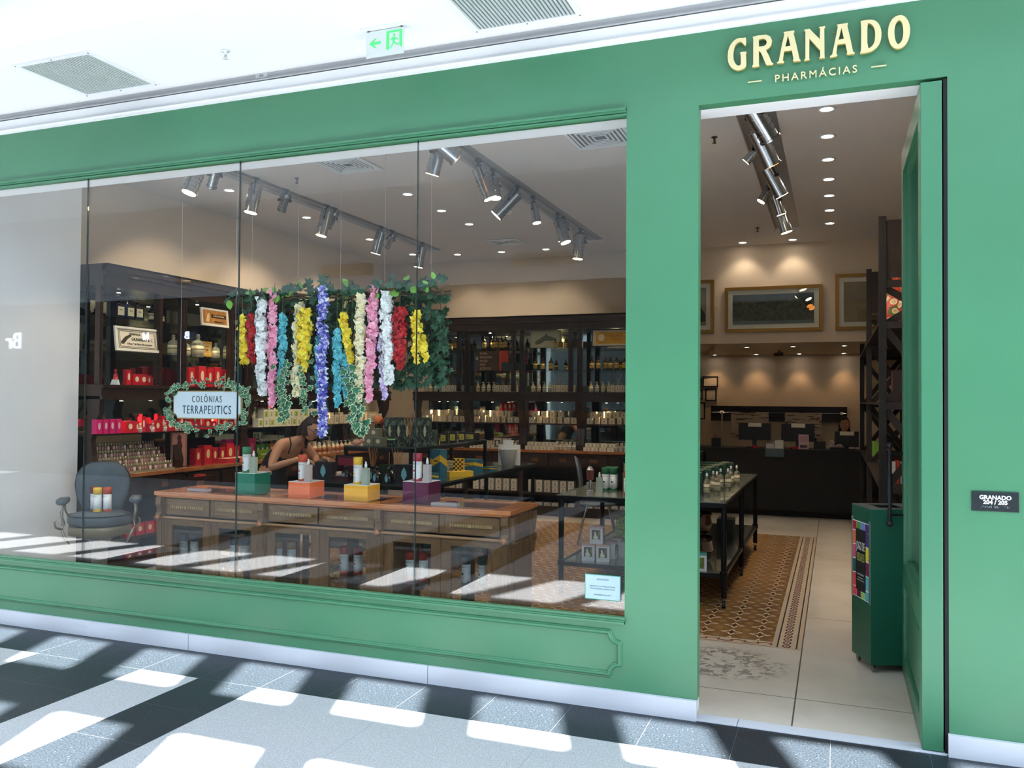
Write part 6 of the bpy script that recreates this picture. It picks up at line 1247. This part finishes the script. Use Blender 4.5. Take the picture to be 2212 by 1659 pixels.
h = MB().tube([(-0.075, 1.14, 0.93), (-0.075, 1.14, 1.38)], 0.011, 12).tube([(-0.075, 1.14, 1.05), (-0.075, 1.14, 1.22)], 0.017, 12).sphere((-0.075, 1.14, 0.92), 0.022, 12, 8).sphere((-0.075, 1.14, 1.39), 0.02, 12, 8).tube([(-0.075, 1.14, 0.97), (0.0, 1.18, 0.97)], 0.008, 8).tube([(-0.075, 1.14, 1.34), (0.0, 1.18, 1.34)], 0.008, 8)
h.build('pull_handle', mat('dark_bronze', '2E3236', 0.4, 0.7), dr, kind='structure')
struct('floor_door_track', MB().box(1.0, 1.165, -0.005, 0.09, 0.004, 0.008), MARBLE)
# ---------------------------------------------------------------- bin
t = thing('litter_bin', 'green metal litter bin on castors with a colourful poster inside the doorway', 'litter bin', (0.87, 1.16, 0))
t.rotation_euler = (0, 0, 0.36)   # near corner at the origin; poster face towards -x
BG = mat('bin_green', '1A5A46', 0.4); BT = mat('bin_top_grey', '6A7470', 0.4)
bw, bd, z0, z1 = 0.34, 0.29, 0.05, 1.0
vs = [(0, 0), (bw, 0), (bw, bd), (0, bd)]
mb = MB().box(0, bw, 0, 0.006, z0, z1-.006).box(0, bw, bd-.006, bd, z0, z1-.006).box(0, 0.006, 0.006, bd-.006, z0, z1-.006).box(bw-.006, bw, 0.006, bd-.006, z0, z1-.006).box(0.006, bw-.006, 0.006, bd-.006, z0, z0+.006)
mb.build('body', BG, t)
MB().box(0, bw, 0, 0.06, z1-.006, z1).box(0, bw, bd-0.06, bd, z1-.006, z1).box(0, 0.08, 0.06, bd-.06, z1-.006, z1).box(bw-0.10, bw, 0.06, bd-.06, z1-.006, z1).build('top_plate', BT, t)
MB().box(0.08, bw-0.10, 0.06, 0.065, z1-.12, z1-.006).box(0.08, bw-0.10, bd-.065, bd-.06, z1-.12, z1-.006).box(0.08, bw-.1, .065, bd-.065, z1-.125, z1-.12).build('opening_lining', mat('dark_lining', '141C1A', 0.6), t)
for x in (0.03, bw-0.03):
    for y in (0.03, bd-0.03): MB().cyl((x, y, z0), (x, y, 0.042), 0.014, n=10).cyl((x-.008, y, 0.02), (x+.008, y, 0.02), 0.02, n=14).build('castor', mat('castor_chrome', '7A7E82', 0.2, 0.8), t)
PS = ['B8283C', '48A850', '7C8CD0', '4A3C7C', 'E87850', 'E4D83C', 'E45C88', '7A2850', '1E6464', 'E84C54', '58B8C8', '5C1C48', 'A8D070', '60C0D0']
pz0, pz1 = 0.42, 0.90; n_ = 0
mb = MB(); mats_ = [mat('poster_'+c, c, 0.5) for c in PS]+[WLAB, mat('poster_black', '1A2024', 0.5)]
def pq(u0, u1, v0, v1, m, o=0.002, sk=0.0):   # u along the face, from the near corner; face x=0
    Y = lambda u: 0.02+u*(bd-0.04); Z = lambda v: pz0+v*(pz1-pz0)
    mb.prism([(Y(u0), Z(v0)), (Y(u1), Z(v0+sk)), (Y(u1), Z(v1+sk)), (Y(u0), Z(v1))], -o, 0.0, 'x', m)
pq(0, 1, 0, 1, 14, 0.0015)
for k in range(4): pq(0.01+k*0.25, 0.24+k*0.25, 0.875, 0.99, [3, 2, 1, 0][k], 0.0025); pq(0.01+k*0.25, 0.24+k*0.25, 0.01, 0.125, [10, 12, 11, 9][k], 0.0025)
for k in range(4): pq(0.01, 0.20, 0.14+k*0.185, 0.31+k*0.185, [13, 7, 5, 3][k], 0.0025, 0.01); pq(0.80, 0.99, 0.14+k*0.185, 0.31+k*0.185, [9, 8, 6, 4][k], 0.0025, -0.01)
pq(0.21, 0.79, 0.10, 0.90, 15, 0.004)
po = mb.build('poster', mats_, t)
yc = 0.02+0.5*(bd-0.04)
for s_, z, sz, c in (('JOGO DE', 0.745, 0.075, 'E8E8E4'), ('VERDADES', 0.675, 0.075, 'A8B060')): text('poster_lettering', s_, sz, (-0.0045, yc, z), inkmat(c), t, width=0.40 if len(s_) < 8 else 0.33, rz=-PI/2, ext=0.0003)
MB().box(-0.0048, -0.004, yc-0.05, yc+0.05, 0.565, 0.575).box(-0.0048, -0.004, yc-0.04, yc+0.04, 0.545, 0.552).box(-0.0048, -0.004, yc-0.055, yc+0.055, 0.53, 0.537).build('poster_small_text', inkmat('8A9490'), t)
MB().box(-0.006, 0.0, 0.008, 0.018, pz0-0.01, pz1+0.02).box(-0.006, 0.0, bd-0.018, bd-0.008, pz0-0.01, pz1+0.02).build('poster_channel', mat('aluminium', 'A8ACA8', 0.35, 0.8), t)
# ---------------------------------------------------------------- signs on the front
LOGO = {'G':[[(0.2428,3.5116),(0.2303,3.5088),(0.2124,3.5128),(0.19,3.5091),(0.1674,3.4891),(0.1539,3.4583),(0.1504,3.4214),(0.155,3.388),(0.1722,3.36),(0.197,3.3459),(0.2194,3.3467),(0.2431,3.3574),(0.2448,3.3804),(0.2421,3.4272),(0.2474,3.4357),(0.2304,3.439),(0.2107,3.4372),(0.2161,3.4285),(0.2171,3.3842),(0.2149,3.3715),(0.2037,3.3683),(0.1902,3.3809),(0.1811,3.4031),(0.1788,3.4314),(0.1833,3.4634),(0.1923,3.4832),(0.208,3.4925),(0.2214,3.4896),(0.2304,3.4753),(0.2402,3.4655),(0.2429,3.4758)]],'R':[[(0.2749,3.5082),(0.3014,3.5113),(0.3411,3.51),(0.3608,3.4978),(0.37,3.4758),(0.3665,3.4533),(0.3543,3.439),(0.3399,3.4318),(0.3543,3.4022),(0.3675,3.3659),(0.3771,3.3568),(0.3719,3.3515),(0.3434,3.3531),(0.339,3.3606),(0.3236,3.4019),(0.3126,3.4265),(0.306,3.4311),(0.306,3.3628),(0.3087,3.3532),(0.2751,3.3508),(0.2729,3.358),(0.2777,3.3666),(0.2784,3.4985)],[(0.3059,3.4898),(0.3257,3.4915),(0.3389,3.4849),(0.3446,3.4726),(0.3411,3.4593),(0.3302,3.4526),(0.3059,3.4528)]],'A':[[(0.4248,3.5103),(0.4756,3.5118),(0.4774,3.5043),(0.4735,3.4971),(0.4885,3.4289),(0.5014,3.3634),(0.5065,3.3582),(0.5057,3.3528),(0.4757,3.3533),(0.4693,3.3588),(0.4736,3.365),(0.465,3.4117),(0.4283,3.4124),(0.4219,3.3676),(0.4283,3.3598),(0.4262,3.3533),(0.3945,3.3544),(0.3937,3.36),(0.4023,3.3657),(0.4153,3.4348),(0.4291,3.4992)],[(0.4464,3.4897),(0.4585,3.4368),(0.4335,3.4345)]],'N':[[(0.5248,3.5076),(0.5482,3.5086),(0.5651,3.4879),(0.5967,3.4494),(0.598,3.501),(0.5929,3.5086),(0.5946,3.5106),(0.6219,3.5105),(0.6223,3.505),(0.6177,3.5003),(0.6189,3.3584),(0.6219,3.3521),(0.5946,3.3523),(0.5938,3.3574),(0.5988,3.3612),(0.598,3.3928),(0.5482,3.4588),(0.5473,3.3593),(0.5516,3.3519),(0.5236,3.3513),(0.5244,3.3566),(0.5291,3.3605),(0.5291,3.4956),(0.5248,3.5008)]],'A2':[[(0.6761,3.5094),(0.7257,3.5107),(0.7269,3.5038),(0.7236,3.4976),(0.7379,3.4286),(0.7502,3.3645),(0.7571,3.36),(0.7563,3.3539),(0.7256,3.3524),(0.7194,3.3577),(0.7235,3.3639),(0.7145,3.4106),(0.6789,3.4104),(0.6731,3.3665),(0.6781,3.3591),(0.676,3.3527),(0.6448,3.3503),(0.644,3.3571),(0.654,3.3638),(0.6678,3.4322),(0.6802,3.4975)],[(0.6968,3.4905),(0.7079,3.4353),(0.6835,3.433)]],'D':[[(0.7817,3.511),(0.8256,3.5121),(0.8498,3.504),(0.8678,3.4822),(0.8778,3.4477),(0.877,3.4126),(0.8677,3.3831),(0.8496,3.3637),(0.8294,3.3533),(0.8092,3.3504),(0.7808,3.3513),(0.7808,3.3567),(0.7861,3.3617),(0.787,3.5013)],[(0.8142,3.4949),(0.8256,3.4931),(0.8397,3.4799),(0.8489,3.4564),(0.8497,3.4254),(0.8456,3.3951),(0.8335,3.377),(0.8141,3.3696)]],'O':[[(0.9575,3.5144),(0.9772,3.5069),(0.9948,3.4823),(1.0038,3.4461),(1.0025,3.4071),(0.9907,3.374),(0.973,3.3548),(0.9513,3.3483),(0.9315,3.3564),(0.9156,3.3784),(0.9065,3.4126),(0.9058,3.4478),(0.913,3.4797),(0.9297,3.5056)],[(0.9555,3.4906),(0.9673,3.4779),(0.9739,3.4463),(0.9731,3.4071),(0.9652,3.3821),(0.9513,3.3701),(0.9414,3.3834),(0.9352,3.4128),(0.9344,3.4479),(0.9416,3.4775)]]}
CRM = mat('cream_letters', 'E2D6A4', 0.5); CRS = mat('ochre_letter_sides', 'A8924A', 0.5)
lg = thing('shop_sign', 'raised cream letters GRANADO PHARMÁCIAS over the doorway', 'shop sign', (0, 0, 0))
for k, loops in LOGO.items():
    o = shape2d('letter', loops, 0.009, (0, -0.021, 0), CRM, lg, smooth=2 if k == 'O' else (1 if k in 'GD' else 0))
    o.data.materials.append(CRS)
    for p in o.data.polygons:
        if abs(p.normal.z) < 0.5: p.material_index = 1
text('lettering', 'PHARMÁCIAS', 0.052, (0.575, -0.012, 3.283), CRM, lg, width=1.0, ext=0.004, sp=1.32)
MB().box(0.25, 0.318, -0.016, -0.008, 3.282, 3.2855).box(0.832, 0.90, -0.016, -0.008, 3.282, 3.2855).build('dash', CRM, lg)
mb = MB()
for loops in LOGO.values():
    xs = [p[0] for p in loops[0]]; zs = [p[1] for p in loops[0]]
    for z in (min(zs)+0.03, max(zs)-0.03): mb.cyl((min(xs)+0.018, -0.014, z), (min(xs)+0.018, 0.0, z), 0.003, n=6)
mb.build_each('standoff_pin', CRS, lg, 8)
t = thing('unit_plaque', 'small black plaque reading GRANADO 204 / 205 on the right green wall', 'plaque', (1.357, 0, 1.195))
MB().box(-0.097, 0.097, -0.008, 0.0, -0.046, 0.046).build('plate', mat('black_plaque', '1A2428', 0.35), t, bevel=0.003)
WI = mat('white_ink', 'E8ECEC', 0.5)
text('lettering', 'GRANADO', 0.026, (0, -0.0095, 0.018), WI, t, bold=0.0009); text('lettering', '204 / 205', 0.026, (0, -0.0095, -0.004), WI, t, bold=0.0009)
mb = MB(); r_ = random.Random(2)
for c_ in range(20):
    if c_ in (8, 14): continue
    for a_ in range(3):
        if r_.random() < .6: mb.sphere((-0.058+c_*0.006, -0.0085, -0.022-a_*0.003), 0.0011, 5, 4)
mb.build('braille_dots', WI, t)
t = thing('window_notice', 'pale blue notice with green border stuck low on the window beside the pillar', 'notice', (-0.512, 0.026, 0.635))
MB().box(-0.10, 0.10, 0.0, 0.003, -0.068, 0.068).build('border', mat('notice_border', '2E8A78', 0.5), t); MB().box(-0.096, 0.096, -0.001, 0.0, -0.064, 0.064).build('sheet', mat('pale_blue_sheet', 'A4BEC6', 0.5), t)
NI = inkmat('7A9AA6')
text('lettering', 'GRANADO', 0.015, (0, -0.0018, 0.042), NI, t, width=.9)
for s_, z in (('Faça parte da nossa Equipe de Vendas.', 0.006), ('Mais informações no interior da loja.', -0.008), ('selecao@granado.com.br', -0.040)): text('lettering', s_, 0.0098, (0, -0.0018, z), NI, t, width=.95)
# ---------------------------------------------------------------- people
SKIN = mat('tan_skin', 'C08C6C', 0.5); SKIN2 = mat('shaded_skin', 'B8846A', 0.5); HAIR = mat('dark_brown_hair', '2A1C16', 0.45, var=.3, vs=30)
def skinned(name, verts, edges, radii, m, parent, lv=2, root=0):
    me = bpy.data.meshes.new(name); me.from_pydata([Vector(v) for v in verts], edges, [])
    o = bpy.data.objects.new('tmp', me); C.objects.link(o); sk = o.modifiers.new('s', 'SKIN'); sk.use_smooth_shade = True
    for i, r in enumerate(radii):
        r = r if isinstance(r, tuple) else (r, r); me.skin_vertices[0].data[i].radius = r
    me.skin_vertices[0].data[root].use_root = True
    sb = o.modifiers.new('b', 'SUBSURF'); sb.levels = lv; sb.render_levels = lv
    dg = bpy.context.evaluated_depsgraph_get(); out = bpy.data.meshes.new_from_object(o.evaluated_get(dg)); out.name = name; bpy.data.objects.remove(o)
    out.materials.clear(); out.materials.append(m)
    for p in out.polygons: p.use_smooth = True
    return obj(name, out, parent)
def head(parent, loc, rz, tilt, hairm, skin, style, s_=1.0):
    """head facing -y in its own frame"""
    Mx = Matrix.Translation(loc) @ Euler((tilt, 0, rz)).to_matrix().to_4x4() @ Matrix.Scale(s_, 4)
    bm = bmesh.new(); bmesh.ops.create_icosphere(bm, subdivisions=4, radius=1.0)
    for v in bm.verts:
        x, y, z = v.co
        w = 0.072 if z > -0.2 else 0.072-0.022*(-z-0.2)/0.8
        X = x*w; Y = y*0.092+(0.0 if z > 0 else -0.012*(-z)); Z = z*0.115
        if y < -0.2:
            fx = abs(x)
            nose = math.exp(-((x/0.16)**2))*max(0, 1-abs((z+0.12)/0.26)); Y -= 0.024*nose*(1 if z > -.3 else .5)
            eye = math.exp(-(((fx-0.42)/0.17)**2+((z-0.08)/0.11)**2)); Y += 0.010*eye
            brow = math.exp(-(((fx-0.42)/0.3)**2+((z-0.24)/0.07)**2)); Y -= 0.004*brow
            lip = math.exp(-((x/0.3)**2+((z+0.50)/0.055)**2)); Y -= 0.007*lip
            sl = math.exp(-((x/0.34)**2+((z+0.505)/0.018)**2)); Y += 0.004*sl
            chin = math.exp(-((x/0.3)**2+((z+0.85)/0.14)**2)); Y -= 0.008*chin
        v.co = Mx @ Vector((X, Y, Z))
    me = bpy.data.meshes.new('head'); bm.to_mesh(me); bm.free(); me.materials.append(skin)
    for p in me.polygons: p.use_smooth = True
    hd = obj('head', me, parent)
    def sub(nm, mb, m):
        mb.v = [tuple(Mx @ Vector(v)) for v in mb.v]; return mb.build(nm, m, hd)
    e = MB()
    for sx_ in (-1, 1): e.sphere((sx_*0.030, -0.078, 0.010), 0.0105, 10, 8, 0).sphere((sx_*0.030, -0.085, 0.010), 0.0052, 8, 6, 1)
    sub('eyes', e, [mat('eye_white', 'E4DCD4', 0.2), mat('eye_dark', '1A100C', 0.1)])
    sub('lips', MB().sphere((0, -0.096, -0.058), 0.012, 10, 6, sz=0.35).sphere((-0.01, -0.093, -0.058), 0.009, 8, 6, sz=0.35).sphere((0.01, -0.093, -0.058), 0.009, 8, 6, sz=0.35), mat('lips', '8A4438', 0.4))
    sub('eyebrows', MB().tube([(-0.044, -0.083, 0.030), (-0.03, -0.0895, 0.034), (-0.016, -0.091, 0.030)], 0.0025, 6).tube([(0.044, -0.083, 0.030), (0.03, -0.0895, 0.034), (0.016, -0.091, 0.030)], 0.0025, 6), hairm)
    er = MB()
    for sx_ in (-1, 1): er.lathe([(0.001, -0.024), (0.010, -0.02), (0.015, 0.0), (0.013, 0.02), (0.001, 0.03)], 10, 0, sx_*0.073, 0.0, sx=0.4)
    sub('ears', er, skin)
    hm = MB(); n = 28
    prof = []
    for k in range(13):
        a_ = PI*0.5*k/12; prof.append((math.cos(a_), math.sin(a_)))
    ring0 = [(0.080, -0.13) if style == 'long' else (0.077, -0.055)]
    vs = []; lv = [-0.14, -0.10, -0.05, -0.02, 0.0, 0.03, 0.06, 0.085, 0.105, 0.120, 0.128] if style == 'long' else [-0.07, -0.05, -0.02, 0.0, 0.03, 0.06, 0.085, 0.105, 0.120, 0.127]
    for z in lv:
        q = math.sqrt(max(0.0, 1-(max(z, 0)/0.129)**2))
        for i in range(n):
            t_ = 2*PI*i/n; x = math.cos(t_)*0.081*q*(1.12 if z < -0.05 and style == 'long' else 1); y = math.sin(t_)*0.103*q+0.006
            hl = 0.072-0.02*abs(x)/0.08
            if y < -0.02 and z < hl:   # leave the face open
                lim = -0.02; y = max(y, lim+0.02*math.sin(z*40)); x = math.copysign(max(abs(x), 0.068), x) if z > -.11 else x
            vs.append((x, y, z))
    fs = [(k*n+i, k*n+(i+1) % n, (k+1)*n+(i+1) % n, (k+1)*n+i) for k in range(len(lv)-1) for i in range(n)]+[tuple((len(lv)-1)*n+i for i in range(n))]
    hm.add(vs, fs, 0, True)
    if style == 'bun': hm.sphere((0, 0.02, 0.135), 0.045, 14, 10, sz=0.8); hm.tube([(0.03, 0.06, 0.06), (0.06, 0.09, -0.03), (0.065, 0.08, -0.14), (0.06, 0.04, -0.24)], [0.03, 0.035, 0.028, 0.012], 10); hm.tube([(-0.04, 0.06, 0.04), (-0.05, 0.09, -0.06), (-0.05, 0.08, -0.16)], [0.03, 0.03, 0.012], 10)
    sub('hair', hm, hairm); return hd, sub
def hand(parent, base, fwd, upv, m, curl=0.6, s_=1.0, side=1):
    f = Vector(fwd).normalized(); u = Vector(upv); u = (u-f*u.dot(f)).normalized(); r = f.cross(u)*side; B = Vector(base)
    P = lambda a, b_, c: B+(f*a+r*b_+u*c)*s_
    skinned('hand', [P(0, 0, 0), P(0.04, 0, 0), P(0.085, 0, 0)], [(0, 1), (1, 2)], [(0.024*s_, 0.016*s_), (0.036*s_, 0.014*s_), (0.038*s_, 0.012*s_)], m, parent)
    for b_, L in ((-0.030, 0.062), (-0.010, 0.075), (0.010, 0.080), (0.030, 0.070)):
        a1 = curl*0.5; a2 = curl*1.1; a3 = curl*1.5; p0 = (0.082, b_, 0.0); p1 = (p0[0]+L*.45*math.cos(a1), b_*1.08, -L*.45*math.sin(a1)); p2 = (p1[0]+L*.32*math.cos(a2), b_*1.1, p1[2]-L*.32*math.sin(a2)); p3 = (p2[0]+L*.26*math.cos(a3), b_*1.1, p2[2]-L*.26*math.sin(a3))
        skinned('finger', [P(*p0), P(*p1), P(*p2), P(*p3)], [(0, 1), (1, 2), (2, 3)], [0.0095*s_, 0.009*s_, 0.0082*s_, 0.0068*s_], m, parent, 2)
    skinned('thumb', [P(0.02, 0.025, -0.004), P(0.045, 0.05, -0.012), P(0.072, 0.058, -0.022), P(0.092, 0.052, -0.03)], [(0, 1), (1, 2), (2, 3)], [0.013*s_, 0.0115*s_, 0.010*s_, 0.008*s_], m, parent, 2)
# woman bending over the black table
w = thing('person', 'woman in a black strappy apron and glasses bending over the table behind the orange block', 'person', (0, 0, 0))
hx, hy, hz = -4.14, 2.60, 1.355
ox = Vector((hx, hy, hz))
V = [(-4.60, 2.62, 0.92), (-4.56, 2.62, 1.02), (-4.47, 2.61, 1.12), (-4.38, 2.60, 1.19), (-4.30, 2.60, 1.23), (-4.22, 2.60, 1.28),
     (-4.37, 2.42, 1.195), (-4.38, 2.33, 1.07), (-4.36, 2.27, 0.985), (-4.22, 2.30, 1.035), (-4.10, 2.36, 1.075),
     (-4.35, 2.80, 1.18), (-4.28, 2.88, 1.05), (-4.22, 2.84, 0.98), (-4.10, 2.74, 1.03), (-4.02, 2.66, 1.07),
     (-4.64, 2.72, 0.86), (-4.62, 2.72, 0.50), (-4.66, 2.73, 0.10), (-4.64, 2.52, 0.86), (-4.62, 2.52, 0.50), (-4.66, 2.52, 0.10), (-4.54, 2.74, 0.05), (-4.54, 2.51, 0.05)]
Ed = [(0, 1), (1, 2), (2, 3), (3, 4), (4, 5), (3, 6), (6, 7), (7, 8), (8, 9), (9, 10), (3, 11), (11, 12), (12, 13), (13, 14), (14, 15), (0, 16), (16, 17), (17, 18), (0, 19), (19, 20), (20, 21), (18, 22), (21, 23)]
Rr = [.14, .125, .12, .10, .06, .052, .055, .046, .040, .032, .024, .055, .046, .040, .032, .024, .09, .06, .04, .09, .06, .04, .035, .035]
skinned('body', V, Ed, Rr, SKIN, w)
APR = mat('black_apron', '14181C', 0.6)
skinned('apron', [(-4.62, 2.62, 0.50), (-4.60, 2.62, 0.92), (-4.55, 2.62, 1.02), (-4.47, 2.61, 1.10), (-4.41, 2.61, 1.14)], [(0, 1), (1, 2), (2, 3), (3, 4)], [(.19, .17), (.155, .155), (.142, .142), (.135, .135), (.105, .108)], APR, w)
mb = MB().tube([(-4.33, 2.50, 1.11), (-4.30, 2.50, 1.20), (-4.33, 2.52, 1.27), (-4.40, 2.55, 1.27)], 0.007, 6).tube([(-4.33, 2.70, 1.11), (-4.30, 2.69, 1.20), (-4.33, 2.67, 1.27), (-4.40, 2.65, 1.27)], 0.007, 6)
mb.build('apron_straps', APR, w)
hd, sub = head(w, ox, math.radians(78), 0.42, HAIR, SKIN, 'bun', 1.0)
g = MB()
for sx_ in (-1, 1): g.tube([(sx_*0.032+0.024*math.cos(2*PI*k/14), -0.100, 0.010+0.017*math.sin(2*PI*k/14)) for k in range(15)], 0.0028, 5); g.tube([(sx_*0.056, -0.098, 0.014), (sx_*0.076, -0.03, 0.016), (sx_*0.078, 0.01, 0.008)], 0.0025, 5)
g.tube([(-0.009, -0.102, 0.012), (0.009, -0.102, 0.012)], 0.0025, 5); sub('glasses', g, mat('black_frame'))
hand(w, (-4.10, 2.36, 1.075), (0.9, 0.3, -0.15), (0, 0, 1), SKIN, 0.5, 1.0, 1)
hand(w, (-4.02, 2.66, 1.07), (0.9, -0.35, -0.15), (0, 0, 1), SKIN, 0.5, 1.0, -1)
put('wiping_cloth', 'clo', lambda: MB().lathe([(0.001, 0.02), (0.05, 0.018), (0.085, 0.006), (0.09, 0.0)], 18, 0, sx=1.1, sy=.8).mesh('cloth', [mat('white_lace', 'C8C4B8', 0.7, var=.2)]), (-3.96, 2.48, 1.01), 0, 'small white cloth under the hands of the woman', 'cloth')
put('stock_box', 'stk', kbox(0.3, 0.3, 0.11, '1A1C20'), (-3.85, 2.5, 0.90), 0, 'black carton on the table under the hands of the woman', 'box')
# cashier
w = thing('person', 'cashier with long dark hair and pale blouse seated behind the right monitor', 'person', (0, 0, 0))
cx_, cy_ = 0.80, 9.55
V = [(cx_, cy_, 0.50), (cx_, cy_, 0.70), (cx_, cy_, 0.92), (cx_, cy_, 1.03), (cx_, cy_, 1.13), (cx_, cy_, 1.2),
     (cx_-.17, cy_, 1.02), (cx_-.21, cy_-.03, 0.86), (cx_-.20, cy_-.22, 0.93), (cx_+.17, cy_, 1.02), (cx_+.21, cy_-.03, 0.86), (cx_+.20, cy_-.22, 0.93),
     (cx_-.1, cy_-.38, 0.48), (cx_-.1, cy_-.40, 0.06), (cx_+.1, cy_-.38, 0.48), (cx_+.1, cy_-.40, 0.06)]
Ed = [(0, 1), (1, 2), (2, 3), (3, 4), (4, 5), (3, 6), (6, 7), (7, 8), (3, 9), (9, 10), (10, 11), (0, 12), (12, 13), (0, 14), (14, 15)]
skinned('body', V, Ed, [.14, .12, .13, .11, .05, .045, .05, .042, .03, .05, .042, .03, .07, .04, .07, .04], SKIN2, w)
skinned('blouse', V[:4]+[V[6], V[7], V[9], V[10]], [(0, 1), (1, 2), (2, 3), (3, 4), (4, 5), (3, 6), (6, 7)], [.155, .135, .145, .12, .062, .055, .062, .055], mat('pale_blouse', 'D8CCC4', 0.6), w)
head(w, Vector((cx_, cy_-0.01, 1.30)), 0.15, 0.05, HAIR, SKIN2, 'long', 1.02)
hand(w, (cx_-.20, cy_-.22, 0.93), (0.1, -1, 0.1), (0, 0, 1), SKIN2, 0.5); hand(w, (cx_+.20, cy_-.22, 0.93), (-0.1, -1, 0.1), (0, 0, 1), SKIN2, 0.5, 1, -1)
t = thing('stool', 'dark stool under the cashier behind the desk', 'stool', (cx_, cy_+0.02, 0))
MB().lathe([(0.17, 0.30), (0.18, 0.34), (0.001, 0.35)], 18).build('seat', BLACKM, t); MB().lathe([(0.2, 0), (0.2, 0.02), (0.03, 0.04), (0.03, 0.31)], 18).build('pedestal', BLACKM, t)
